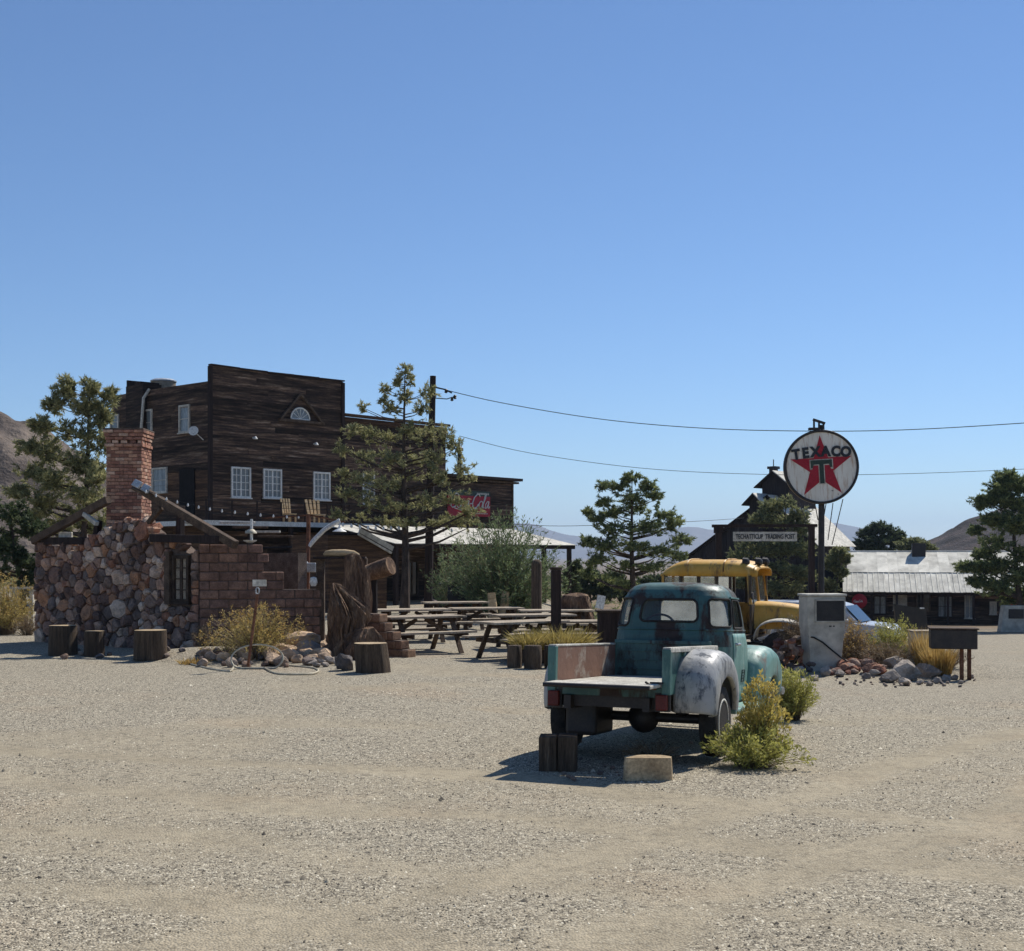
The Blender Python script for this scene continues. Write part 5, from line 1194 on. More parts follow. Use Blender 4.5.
wire('power_line', 'lower thin power line passing behind the round sign', [(459.5, 436, 68), (530, 453, 69), (640, 468, 70), (750, 474, 71), (870, 474.5, 72), (1024, 469, 73), (1180, 458, 74)], .014)
wire('power_line', 'short low cable from the low wing toward the lone green pine', [(512, 524, 70), (560, 526, 71), (630, 524, 72), (700, 521, 74), (744, 518, 97)], .014)
# planter of upright half logs
pl = thing('log_planter', 'planter edged with upright cut logs holding yellow grass', 'planter', GP(545, 668))
for k, (px, py, w, h) in enumerate(((514.5, 668, .26, .4), (533, 669.5, .32, .42), (551, 669, .24, .42), (566, 668, .27, .4), (581, 666, .25, .4))):
    g0 = GP(px, py); m_ = MB(); m_.lathe([(w*.5, -.05), (w*.52, h*.5), (w*.5, h-.02), (w*.46, h), (.02, h+.004)], g0+V((0, w*.5, 0)), 14, Matrix.Rotation(k, 3, 'Z')); part('log', m_, M['log_side'], pl, True)
m_ = MB(); a = GP(512, 664); c = GP(588, 662); m_.box(((a.x+c.x)/2, a.y+.9, a.z+.12), (c.x-a.x, 1.3, .3)); part('soil', m_, M['mortar'], pl)
# burl, barrel bin, boards
gnarl('burl_stump', 'big rounded brown burl stump behind the dark square post', G(578, 32.2), [(-.1, .1, .34, .3), (.2, .1, .4, .34), (.5, .04, .4, .34), (.8, -.06, .38, .32), (1.05, -.1, .36, .3), (1.16, -.06, .3, .25), (1.22, -.02, .1, .1)], M['drift'], 14, .09, .06)
bi = thing('plank_bin', 'dark plank bin beside the truck cab', 'bin', G(609, 26)); g0 = G(609, 26)
for k in range(5): m_ = MB(); m_.box((g0.x-.18+.09*k, 25.8, g0.z+.5), (.084, .03, 1.02)); part('plank', m_, M['timber_dark'], bi)
m_ = MB(); m_.box((g0.x, 26.03, g0.z+.49), (.44, .42, 1.0)); part('body', m_, M['dark'], bi)
m_ = MB(); m_.box((g0.x, 26, g0.z+1.03), (.52, .52, .04)); part('lid', m_, M['timber'], bi)
wb = thing('white_board', 'small tilted white board on a stake beyond the plank bin', 'board', G(601, 31)); g0 = G(601, 31)
m_ = MB(); m_.box(P(600.5, 602, 31), (.2, .02, .32), Matrix.Rotation(.18, 3, 'Y')); part('board', m_, M['white'], wb)
m_ = MB(); m_.cyl(g0, P(601, 606, 31.03), .02, n=6); part('stake', m_, M['timber'], wb)
# cabinet and barrel behind tables
for px, Y, w, h, lab in ((466, 42, 1.15, 1.15, 'dark metal cabinet in the shade behind the tables'), (448, 45, .7, 1.0, 'blue-black barrel cart beside the utility pole')):
    g0 = G(px, Y); t = thing('cabinet', lab, 'cabinet', g0); m_ = MB(); m_.box(g0+V((0, 0, h/2)), (w, .7, h)); part('body', m_, M['screen'], t, bevel=.03); m_ = MB(); m_.box(g0+V((0, -.02, h+.03)), (w+.06, .78, .05)); part('lid', m_, M['steel_dark'], t)
rocks([(rr.uniform(415, 450), rr.uniform(601, 606), rr.uniform(.14, .26)) for _ in range(7)], M['rock'], 'rock at the foot of the utility pole', 'rocks round the utility pole')
for k, (px, Y) in enumerate(((494, 39), (503, 40))):
    g0 = G(px, Y); m_ = MB(); m_.tube([g0, g0+V((.08*(k*2-1), 0, .9))], [.16, .12], 9); single('stub_log', m_, M['tan_log'], ['tan upright log stub under the oleander, left one', 'tan upright log stub under the oleander, right one'][k], 'log', base=g0, smooth=True)

# ------------------------------------------------------------------ far right: barn, long building
WB = Wall((P(690, 0, 104).x, 104), (P(792, 0, 98).x, 98))
barn = thing('mill_barn', 'dark board barn with stacked tower roofs and bright metal roofing', 'barn', WB.pt(0, g1(15, 100)))
zg = g1(18, 100)-.3
uL, zL = WB.uz(690, 557); uP, zP = WB.uz(770, 497); uR = WB.L; zR = zP-(zP-zL)*.95
uR, zR = WB.uz(815, 545)
Mb = Matrix.Translation(WB.A)@Matrix((WB.d, UP, WB.n)).transposed().to_4x4()
m_ = MB(); m_.prism([(0, zg), (uR, zg), (uR, zR), (uP, zP), (0, zL)], Mb@Matrix.Translation((0, 0, -5.6)), 5.6); part('wall', m_, M['boards_v'], barn)
bwid = .38; me = cube_mesh(M['boards_v'])
for k in range(int(uR/bwid)):
    u = (k+.5)*bwid; z1 = zL+(zP-zL)*u/uP if u < uP else zP+(zR-zP)*(u-uP)/(uR-uP); piece('board', me, barn, WB.pt(u, (zg+z1)/2, .02+R.uniform(0, .02)), (bwid-.03, .035, z1-zg), WB.R)
nr = 4
for s in range(nr):            # right roof slope in sheets
    o0 = .35-s*1.5
    a = WB.pt(uP, zP+.06, o0-.75); b = WB.pt(uR+.5, zR-.2, o0-.75); d = b-a
    ez = WB.n.cross(d).normalized(); Rm = Matrix((d.normalized(), -WB.n, d.normalized().cross(-WB.n))).transposed()
    piece('roof_sheet', cube_mesh(M['white_roof'], 0, 'roof_sheet'), barn, (a+b)/2+UP*(.1+.006*(s % 2)), (d.length, 1.52, .04), Rm)
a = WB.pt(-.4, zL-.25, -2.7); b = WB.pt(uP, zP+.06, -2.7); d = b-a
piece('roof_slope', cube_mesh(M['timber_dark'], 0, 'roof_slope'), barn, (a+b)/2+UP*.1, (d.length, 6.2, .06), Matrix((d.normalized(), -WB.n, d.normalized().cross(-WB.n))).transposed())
m_ = MB(); m_.bar(WB.pt(-.5, zL-.2, .2), WB.pt(uP*.75, zL+(zP-zL)*.75, .2), .18, .2); part('barge_board', m_, M['timber_dark'], barn)
for px, py in ((716, 531), (744, 513.5)):
    u, z = WB.uz(px, py); m_ = MB(); m_.box(WB.pt(u, z-.5, -1), (.35, .35, 1.4), WB.R); m_.box(WB.pt(u, z+.1, -1), (.62, .6, .2), WB.R); part('vent', m_, M['steel_dark'], barn)
# tower: lower dormer and top house
def gabled(u0, u1, zb_, ze, zp, o0, depth, hang, tag_):
    um = u0+(u1-u0)*.5
    m_ = MB(); m_.prism([(u0, zb_), (u1, zb_), (u1, ze), (um, zp), (u0, ze)], Mb@Matrix.Translation((0, 0, o0-depth)), depth); part(tag_+'_wall', m_, M['boards_v'], barn)
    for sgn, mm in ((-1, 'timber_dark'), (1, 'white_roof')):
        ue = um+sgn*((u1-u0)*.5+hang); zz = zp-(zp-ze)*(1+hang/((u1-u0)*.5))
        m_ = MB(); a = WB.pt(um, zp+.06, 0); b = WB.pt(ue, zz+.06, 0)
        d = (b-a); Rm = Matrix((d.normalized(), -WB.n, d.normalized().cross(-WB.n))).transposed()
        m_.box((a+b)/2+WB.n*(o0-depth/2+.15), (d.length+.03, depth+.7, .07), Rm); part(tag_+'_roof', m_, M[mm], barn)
uA, zA1 = WB.uz(751.5, 487.5); uB, zB1 = WB.uz(762, 471.5)
gabled(uA+.35, uB+(uB-uA)-.35+1.2, zP-3, zA1+.3, zB1, -1.0, 4.2, .45, 'tower')
uA2, zA2 = WB.uz(749, 505.5); uB2, zB2 = WB.uz(760, 494.5)
gabled(uA2+.4, uB2+(uB2-uA2)-.4, zP-3.2, zA2+.3, zB2, .6, 3, .4, 'dormer')
vc = P(773.5, 471, 101.5); m_ = MB(); m_.box(vc-UP*.3, (.5, .5, 1.1), WB.R); m_.box(vc+UP*.25, (.72, .72, .2), WB.R); m_.cyl(vc+UP*.3, vc+UP*.9, .04, n=5); part('roof_vent', m_, M['steel_dark'], barn)
# small white-roofed shed behind the lone pine
sh = thing('small_shed', 'small far shed with white roof behind the lone green pine', 'shed', G(655, 99)); g0 = G(655, 99)
m_ = MB(); m_.box(g0+V((0, 0, 1.2)), (3.2, 3, 2.4)); part('wall', m_, M['boards_v'], sh)
for s in (-1, 1): m_ = MB(); m_.box(g0+V((s*.95, 0, 2.75)), (2.3, 3.6, .06), Matrix.Rotation(s*.4, 3, 'Y')); part('roof', m_, M['white_roof'], sh)

YM = 92.0
WM = Wall((P(843, 0, YM).x, YM), (P(1030, 0, YM-3).x, YM-3))
mus = thing('long_building', 'low long dark building under a pale two-pitch metal roof', 'building', WM.pt(WM.L/2, g1(30, YM)))
zG = g1(WM.A.x+5, YM)-.2
_, zE = WM.uz(846, 592); _, zB_ = WM.uz(855, 573); _, zRd = WM.uz(862, 552)
m_ = MB(); m_.box(WM.pt(WM.L/2, (zG+zE)/2+.15, -5.5), (WM.L-.5, 7.4, zE-zG+.3), WM.R); part('wall', m_, M['dark'], mus)
boards(Wall(tuple(WM.pt(0, 0, -1.75))[:2], tuple(WM.pt(WM.L, 0, -1.75))[:2]), mus, .25, WM.L-.25, zG, zE+.25, .3, M['boards'], 21)
def sheet_row(u0, u1, n, z0, o0, z1, o1, m, nm='roof_sheet'):
    for k in range(n):
        a = u0+(u1-u0)*k/n; b = u0+(u1-u0)*(k+1)/n; um = (a+b)/2
        p = WM.pt(um, z0, o0); q = WM.pt(um, z1, o1); d = (q-p); Rm = Matrix((WM.d, d.normalized(), WM.d.cross(d.normalized()))).transposed()
        piece(nm, cube_mesh(m, 0, nm), mus, (p+q)/2+UP*(.03+.012*(k % 2)), ((b-a)*1.03, d.length+.06, .03), Rm)
sheet_row(0, WM.L, 17, zE, .35, zB_-.03, -2.2, M['metal_roof'])
for k in range(34):
    p = WM.pt(.3+(WM.L-.5)*k/33, zE+.06, .36); q = WM.pt(.3+(WM.L-.5)*k/33, zB_+.03, -2.18); m_ = MB(); m_.bar(p, q, .05, .035); part('roof_rib', m_, M['metal_roof'], mus)
sheet_row(.3, WM.L, 17, zB_+.0, -2.15, zRd, -5.5, M['metal_roof'])
m_ = MB(); p = WM.pt(WM.L/2, zRd+.02, -5.5); m_.tube([WM.pt(.3, zRd+.05, -5.5), WM.pt(WM.L, zRd+.05, -5.5)], .07, 6); part('ridge_cap', m_, M['metal_roof'], mus)
m_ = MB(); p0 = WM.pt(WM.L/2, zRd, -5.5); p1 = WM.pt(WM.L/2, zE+.2, -9.4); d = (p1-p0); m_.box((p0+p1)/2, (WM.L, d.length, .05), Matrix((WM.d, d.normalized(), WM.d.cross(d.normalized()))).transposed()); part('rear_roof', m_, M['metal_roof'], mus)
Mm = Matrix.Translation(WM.A)@Matrix((WM.n*-1, UP, WM.d)).transposed().to_4x4()
m_ = MB(); m_.prism([(1.8, zG), (9.3, zG), (9.3, zE+.1), (5.5, zRd-.1), (1.8, zB_-.2)], Mm@Matrix.Translation((0, 0, .2)), .1); part('end_wall', m_, M['boards_v'], mus)
uc, zc = WM.uz(923, 553); m_ = MB(); m_.box(WM.pt(uc, zRd+.05, -5.0), (.95, .8, 1.2), WM.R); part('chimney', m_, M['steel_dark'], mus)
WMf = Wall(tuple(WM.pt(0, 0, -1.68))[:2], tuple(WM.pt(WM.L, 0, -1.68))[:2])
for pl_, pr, pt_, pb, mm, gm in ((874, 886, 596, 614, 'timber_dark', 'curtain'), (893.5, 906.5, 593.5, 610, 'offwhite', 'offwhite'), (916.5, 930, 594, 612, 'timber', 'glass'), (938, 952, 596, 617, 'timber_dark', 'curtain'), (965, 974, 594, 618, 'offwhite', 'curtain'), (990, 996, 602, 614, 'offwhite', 'offwhite')):
    u0, z1 = WMf.uz(pl_, pt_); u1, _ = WMf.uz(pr, pt_); _, z0 = WMf.uz((pl_+pr)/2, pb); window(mus, WMf, (u0+u1)/2, (z0+z1)/2, u1-u0, z1-z0, 2, 2, M[mm], M[gm], name='window')
for k in range(8):
    u = .25+k*(WM.L-.5)/7; m_ = MB(); m_.box(WM.pt(u, (zG+zE)/2, .05), (.16, .16, zE-zG-.04), WM.R); part('porch_post', m_, M['timber_dark'], mus)
m_ = MB(); m_.box(WM.pt(WM.L/2, zE-.1, .06), (WM.L-.2, .1, .16), WM.R); part('porch_beam', m_, M['timber_dark'], mus)
ud, zd = WM.uz(859.5, 601); ds = thing('button_sign', 'round red soda disc on the left of the long building', 'sign', WM.pt(ud, zd-.5, .2))
Rd = Matrix((WM.d, UP, WM.n)).transposed()
m_ = MB(); m_.lathe([(.5, 0), (.52, .03), (.45, .07), (.2, .1)], WM.pt(ud, zd, .16), 24, Rd); part('disc', m_, M['red'], ds, True)
part('script', script(WM, ud-.42, zd-.07, .15, .27, .012), M['white'], ds)

# hanging name board on a timber frame
FY = 44
ns = thing('name_board', 'weathered hanging name board under a dark timber crossbeam', 'sign', G(815, FY))
for px in (718.5, 811.5): 
    g0 = G(px, FY); zt_ = P(px, 525 if px > 800 else 533, FY).z; m_ = MB(); m_.box((g0.x, FY, (g0.z+zt_)/2), (.19, .19, zt_-g0.z)); part('post', m_, M['timber_dark'], ns)
m_ = MB(); m_.bar(P(712, 526, FY-.02), P(817, 525.5, FY-.02), .14, .1); part('crossbeam', m_, M['timber_dark'], ns)
m_ = MB(); m_.box(P(718.5, 530, FY), (.3, .22, .22)); part('post_cap', m_, M['timber_dark'], ns)
m_ = MB(); m_.box(P(765, 536.5, FY), (64/F*FY, .04, 9.4/F*FY)); part('board', m_, M['offwhite'], ns)
for px in (738, 792): m_ = MB(); m_.tube([P(px, 527, FY), P(px, 532.5, FY)], .015, 5); part('hanger', m_, M['steel_dark'], ns)
def text_mesh(body, size, mat_, ext=.006, off=0, shear=0):
    cu = bpy.data.curves.new('lettering', 'FONT'); cu.body = body; cu.size = size; cu.extrude = ext; cu.offset = off; cu.shear = shear
    cu.align_x = 'CENTER'; cu.align_y = 'CENTER'; cu.resolution_u = 4
    o = bpy.data.objects.new('lettering', cu); COL.objects.link(o)
    bpy.context.view_layer.update()
    me = bpy.data.meshes.new_from_object(o.evaluated_get(bpy.context.evaluated_depsgraph_get())); me.materials.clear(); me.materials.append(mat_)
    bpy.data.objects.remove(o); bpy.data.curves.remove(cu); return me
FACE = Matrix(((1,0,0),(0,0,-1),(0,1,0))).to_4x4()      # text plane facing the camera side
tm_ = text_mesh('TECHATTICUP  TRADING POST', .2, M['sign_ink'], .006, .004); sx_ = (59/F*FY)/max(1e-3, max(v.co.x for v in tm_.vertices)-min(v.co.x for v in tm_.vertices))
link('lettering', tm_, ns, Matrix.Translation(P(765, 536.8, FY)+V((0, -.03, 0)))@FACE@Matrix.Diagonal((sx_, 1.1, 1, 1)))

# ------------------------------------------------------------------ round sign on its pole
SY = 32.0
ts = thing('round_sign', 'large round white service station sign with red star on a tall pole', 'sign', G(822, SY))
ctr = P(821, 467, SY); RR_ = 37.2/F*SY; ROT = Matrix.Rotation(math.radians(3.2), 4, 'Z')
Ms = Matrix.Translation(ctr)@Matrix.Rotation(math.radians(-3), 4, 'Z')@FACE@ROT     # local x right, y up, z toward the viewer
def circ(r, n=64): return [(r*math.cos(2*math.pi*k/n), r*math.sin(2*math.pi*k/n)) for k in range(n)]
m_ = MB(); m_.prism(circ(RR_*.965), Matrix.Translation((0, 0, -.05)), .10); link('disc', m_.mesh('disc', M['sign_white']), ts, Ms)
m_ = MB(); m_.lathe([(RR_*.93, .04), (RR_*.93, .075), (RR_*.99, .08), (RR_*1.0, .06), (RR_*1.0, -.07), (RR_*.93, -.075)], (0, 0, 0), 64); m_.f = m_.f[:-2]; link('rim', m_.mesh('rim', M['steel_dark'], True), ts, Ms)
ro, ri = RR_*.87, RR_*.87*.382
star = [((ro if k % 2 == 0 else ri)*math.cos(math.pi/2+k*math.pi/5)*.98, (ro if k % 2 == 0 else ri)*math.sin(math.pi/2+k*math.pi/5)-.02) for k in range(10)]
m_ = MB(); m_.prism(star, Matrix.Translation((0, 0, .046)), .014); link('star', m_.mesh('star', M['red']), ts, Ms)
def Tpoly(w, h, s, sf): return [(-w, h), (w, h), (w, h-s-sf), (w-.06*RR_-0, h-s-sf), (w-.08*RR_, h-s), (s*.5, h-s), (s*.5, -h), (-s*.5, -h), (-s*.5, h-s), (-w+.08*RR_, h-s), (-w+.06*RR_, h-s-sf), (-w, h-s-sf)]
m_ = MB(); m_.prism(Tpoly(.31*RR_, .335*RR_, .16*RR_, .11*RR_), Matrix.Translation((0, -.13*RR_, .061)), .006); link('letter_outline', m_.mesh('letter_outline', M['offwhite']), ts, Ms)
m_ = MB(); m_.prism(Tpoly(.285*RR_, .315*RR_, .115*RR_, .09*RR_), Matrix.Translation((0, -.13*RR_, .068)), .006); link('letter_emblem', m_.mesh('letter_emblem', M['sign_green']), ts, Ms)
for k, chh in enumerate('TEXACO'):
    x = (-.655, -.405, -.14, .135, .40, .665)[k]*RR_; y = (.40-.10*(x/RR_)**2)*RR_
    link('letter', text_mesh(chh, .37*RR_, M['sign_ink'], .005, .02*RR_), ts, Ms@Matrix.Translation((x, y, .070))@Matrix.Rotation(-x*.16, 4, 'Z')@Matrix.Diagonal((.92, 1, 1, 1)))
g0 = G(822, SY); m_ = MB(); m_.tube([g0+V((0, .12, -.2)), P(821.5, 504, SY+.12)], .075, 12); m_.tube([P(821.5, 504, SY+.12), P(821, 425, SY+.12)], .055, 10); part('pole', m_, M['steel_dark'], ts, True)
m_ = MB(); m_.bar(P(813, 419.5, SY), P(825, 423.5, SY), .05, .06); m_.tube([P(814, 420, SY), P(814, 428, SY)], .025, 6); m_.tube([P(819, 421, SY), P(819, 430, SY)], .025, 6); m_.tube([P(823.5, 423, SY), P(823.5, 430, SY)], .025, 6); m_.box(P(814, 429, SY), (.26, .14, .06)); part('top_hanger', m_, M['steel_dark'], ts)
for k, (a, b) in enumerate((((797, 497), (806, 520)), ((815, 504), (818, 520)), ((826, 504), (824, 516)), ((833, 503), (828, 540)), ((843, 499), (832, 545)))):
    m_ = MB(); m_.tube([P(a[0], a[1], SY+.05), P(b[0], b[1], SY+.14)], .012, 5); part('stay', m_, M['steel_dark'], ts)

# ------------------------------------------------------------------ fuel pump island
PY = 28.6
g0 = G(822, PY)+V((0, 0, -.05)); pb_ = g0.z; zt_ = P(820, 595, PY).z
pu = thing('fuel_pump', 'old grey fuel pump with blank dark window on the rock island', 'fuel pump', g0)
Rz = Matrix.Rotation(.14, 3, 'Z')
def pz_(x, y, z): return V((g0.x, PY, 0))+Rz@V((x, y, z))
hh = zt_-pb_
prof = [(-.44, .02), (.40, .02), (.41, hh-.03), (.38, hh), (-.44, hh), (-.47, hh-.03)]
m_ = MB()
vs = []
for z, w, d in ((0, .70, .46), (.42, .74, .5), (hh*.62, .86, .56), (hh-.02, .87, .56)): vs += [pz_(-w/2, -d/2, pb_+z), pz_(w/2, -d/2, pb_+z), pz_(w/2, d/2, pb_+z), pz_(-w/2, d/2, pb_+z)]
fs = [(3, 2, 1, 0), (12, 13, 14, 15)]+[(4*j+i, 4*j+(i+1) % 4, 4*j+4+(i+1) % 4, 4*j+4+i) for j in range(3) for i in range(4)]
m_.add(vs, fs); part('cabinet', m_, M['concrete'], pu, bevel=.025)
m_ = MB(); m_.box(pz_(0, 0, pb_+hh+.005), (.92, .6, .05), Rz); part('top_cap', m_, M['concrete'], pu, bevel=.015)
m_ = MB(); m_.box(pz_(.07, -.283, pb_+hh*.80), (.64, .03, .44), Rz); dp = part('display_window', m_, M['screen'], pu, bevel=.01)
m_ = MB()
for sx in (-.33, .33): m_.box(pz_(.07+sx, -.296, pb_+hh*.80), (.03, .03, .5), Rz)
for sz in (-.235, .235): m_.box(pz_(.07, -.296, pb_+hh*.80+sz), (.69, .03, .03), Rz)
part('window_frame', m_, M['concrete'], dp)
m_ = MB(); m_.box(pz_(.08, -.27, pb_+hh*.6), (.06, .02, .03), Rz); m_.box(pz_(.16, -.27, pb_+hh*.6), (.04, .02, .03), Rz); part('latch', m_, M['steel_dark'], pu)
hz = [pz_(-.40, -.22, pb_+.78), pz_(-.3, -.30, pb_+.77), pz_(-.1, -.30, pb_+.66), pz_(.12, -.30, pb_+.48), pz_(.3, -.30, pb_+.34), pz_(.42, -.32, pb_+.26)]
m_ = MB(); m_.tube(hz, .018, 6); part('hose', m_, M['rubber'], pu, True)
# rocks of the island
rr = random.Random(9)
rocks([(rr.uniform(786, 818), rr.uniform(655, 672), rr.uniform(.1, .2)) for _ in range(16)], M['rock_red'], 'reddish rock in the heap left of the fuel pump', 'rock heap left of the fuel pump')
for k in range(80):
    px = rr.uniform(764, 814); Y = rr.uniform(28.3, 30); t_ = 1-abs(px-790)/32; g0 = G(px, Y); tag(rock('rock', M['rock_red'] if k % 3 else M['rock'], g0+V((0, 0, rr.uniform(.05, .95)*max(.15, t_))), (rr.uniform(.09, .17),)*2+(rr.uniform(.07, .13),)), 'angular rock piled in the heap left of the fuel pump', 'rock', 'rock heap left of the fuel pump')
rocks([(rr.uniform(830, 884), rr.uniform(658, 676), rr.uniform(.08, .19)) for _ in range(60)], M['rock_red'], 'red-brown rock in the border right of the fuel pump', 'red rocks right of the fuel pump')
for px, py, r, lab in ((891, 683, .24, 'round grey boulder at the front corner of the island, left of the biggest'), (909, 681, .37, 'biggest grey boulder on the front edge of the island'), (896, 668, .27, 'grey boulder behind the two front boulders'), (930, 678, .29, 'dark grey boulder between the biggest boulder and the mailbox posts')):
    g0 = GP(px, py); tag(rock('boulder', M['boulder'], g0+V((0, r*.6, r*.42)), (r*1.15, r*.95, r*.78), tilt=.15), lab, 'boulder')
rocks([(905, 686, .15), (920, 685, .1), (938, 684, .11), (948, 682, .12), (956, 680, .11), (884, 682, .1), (972, 678, .07), (961, 684, .06), (930, 686, .07), (815, 670, .2), (800, 676, .2), (786, 676, .15), (826, 676, .17), (840, 677, .15), (815, 681, .12), (868, 679, .13), (876, 676, .15)], M['boulder'], 'small grey rock edging the island', 'grey rocks edging the island')
rocks([(rr.uniform(835, 975), rr.uniform(676, 688), rr.uniform(.025, .06)) for _ in range(40)], M['rock'], 'pebble-sized stone scattered before the island', 'stones before the island')
# mailbox
mb_b = GP(965, 680); sc_ = mb_b.y
mx = thing('mailbox', 'long dark metal mailbox on two posts at the right end of the island', 'mailbox', mb_b)
ztop = P(953, 629, sc_).z; zbot = P(953, 648.5, sc_).z; xc = P(953, 0, sc_).x
m_ = MB(); Rm_ = Matrix.Rotation(-.2, 3, 'Z')
m_.box((xc, sc_, (ztop+zbot)/2), (.92, .42, ztop-zbot), Rm_); part('box', m_, M['steel_dark'], mx, bevel=.02)
m_ = MB(); m_.box((xc, sc_, ztop+.012), (.97, .47, .03), Rm_); part('lid', m_, M['timber'], mx)
for px in (962, 969.5): m_ = MB(); x = P(px, 0, sc_).x; m_.box((x, sc_+.02, (mb_b.z+zbot)/2-.05), (.075, .075, zbot-mb_b.z+.1), Rm_); part('post', m_, M['steel_rust'], mx)
# slanted board and pale box
sb_ = thing('slanted_board', 'dark slanted sign board on a post behind the straw grass', 'sign board', G(912, 31)); g0 = G(912, 31)
m_ = MB(); m_.add([P(894, 604, 31), P(926, 609, 31), P(929, 640, 31), P(911, 638, 31), P(896, 622, 31)]+[p+V((0, .08, 0)) for p in (P(894, 604, 31), P(926, 609, 31), P(929, 640, 31), P(911, 638, 31), P(896, 622, 31))], [(4, 3, 2, 1, 0), (5, 6, 7, 8, 9)]+[(i, (i+1) % 5, 5+(i+1) % 5, 5+i) for i in range(5)]); part('panel', m_, M['steel_dark'], sb_)
m_ = MB(); m_.box((P(912.5, 0, 31).x, 31.05, g0.z+.5), (.1, .06, 1.05)); part('post', m_, M['timber_dark'], sb_)
m_ = MB(); m_.box(P(922, 608.2, 30.96), (.1, .03, .03)); part('clip', m_, M['white'], sb_)
pbx = thing('pale_box', 'pale low box standing in the island grass', 'box', G(922, 29.3)); g0 = G(922, 29.3)
m_ = MB(); m_.box(g0+V((0, 0, .33)), (.52, .4, .72)); part('body', m_, M['offwhite'], pbx, bevel=.015); m_ = MB(); m_.box(g0+V((0, 0, .71)), (.56, .44, .03)); part('lid', m_, M['table_wood'], pbx)
# distant pumps by the pine
p2 = thing('fuel_pump', 'small pale fuel pump under the pine at the right edge', 'fuel pump', G(1013, 69)); g0 = G(1013, 69)
m_ = MB(); vs = []
for z, w in ((0, 1.5), (1.1, 1.2), (1.42, 1.1)): vs += [g0+V((-w/2, -.3, z)), g0+V((w/2, -.3, z)), g0+V((w/2, .3, z)), g0+V((-w/2, .3, z))]
m_.add(vs, [(3, 2, 1, 0), (8, 9, 10, 11)]+[(4*j+i, 4*j+(i+1) % 4, 4*j+4+(i+1) % 4, 4*j+4+i) for j in range(2) for i in range(4)]); part('cabinet', m_, M['concrete'], p2, bevel=.03)
m_ = MB(); m_.box(g0+V((.05, -.31, .98)), (.8, .04, .5)); part('display_window', m_, M['screen'], p2)
rp = thing('red_pump', 'slim red antique pump with white globe behind the pale one', 'fuel pump', G(1013, 74)); g0 = G(1013, 74)
m_ = MB(); m_.lathe([(.25, 0), (.25, .3), (.17, .4), (.17, 1.6), (.22, 1.7), (.2, 2.0)], g0, 14); part('body', m_, M['red'], rp, True)
m_ = MB(); m_.lathe([(.1, 2.0), (.2, 2.15), (.2, 2.35), (.08, 2.5)], g0, 12); part('globe', m_, M['white'], rp, True)
# ------------------------------------------------------------------ vehicles
def wheel(parent, c, r, w, axis, rimm=None, local=True, hub=.5, name='wheel'):
    """wheel > tyre tread body, rim, hub cap; axis +1 / -1 is the outer side"""
    c = V(c); Rw = Matrix(((0,0,axis),(0,1,0),(-axis,0,0)))     # lathe z -> local x
    m_ = MB(); m_.lathe([(r*.6, -w*.46), (r*.86, -w*.5), (r*.97, -w*.42), (r, -w*.2), (r, w*.2), (r*.97, w*.42), (r*.86, w*.5), (r*.62, w*.46)], c, 32, Rw)
    t = part(name, m_, M['rubber'], parent, True, local)
    m_ = MB(); m_.lathe([(r*.63, w*.1), (r*.64, w*.47), (r*.58, w*.49), (r*.54, w*.3), (r*.34, w*.26), (r*.3, w*.36), (r*.06, w*.40)], c, 28, Rw); link_local(part_mesh('rim', m_, rimm or M['rim'], True), t)
    return t
def part_mesh(name, mb, m, smooth): return (name, mb.mesh(name, m, smooth))
def link_local(nm, parent):
    o = bpy.data.objects.new(nm[0], nm[1]); COL.objects.link(o); o.parent = parent; return o
def sub(name, mb, m, parent, smooth=False, bevel=0):
    o = link_local((name, mb.mesh(name, m, smooth)), parent)
    if bevel: b = o.modifiers.new('bevel', 'BEVEL'); b.width = bevel; b.segments = 2; b.limit_method = 'ANGLE'
    if smooth: sharp(o)
    return o
def fender_shell(O, A, xin, W, sx, mtl, parent, name, nU=40):
    """pontoon fender: outer outline O(u), wheel opening A(u), both (y, z); rounded over from the inner edge to the outer face"""
    prof = [(0, 0), (0, .25), (.0, .5), (.03, .7), (.10, .84), (.22, .94), (.4, .99), (.65, 1.0), (.9, .99), (1.0, .975), (1.02, .93), (1.0, .86)]
    def fn(u, v):
        k = v*(len(prof)-1); i = min(int(k), len(prof)-2); f = k-i; t = prof[i][0]*(1-f)+prof[i+1][0]*f; x = prof[i][1]*(1-f)+prof[i+1][1]*f
        o = O(u); a = A(u); return V((sx*(xin+W*x*(1-.10*(2*u-1)**4)), o[0]*(1-t)+a[0]*t, o[1]*(1-t)+a[1]*t))
    mb = MB(); mb.grid(fn, nU, 33); o = part(name, mb, mtl, parent, True, True)
    s = o.modifiers.new('thick', 'SOLIDIFY'); s.thickness = .012; s.offset = 0; return o
def interp(pts):
    us = [p[0] for p in pts]; 
    def f(u): return (float(np.interp(u, us, [p[1] for p in pts])), float(np.interp(u, us, [p[2] for p in pts])))
    def g(u):       # smoothed
        a = f(max(0, u-.03)); b = f(u); c = f(min(1, u+.03)); return ((a[0]+2*b[0]+c[0])/4, (a[1]+2*b[1]+c[1])/4)
    return g
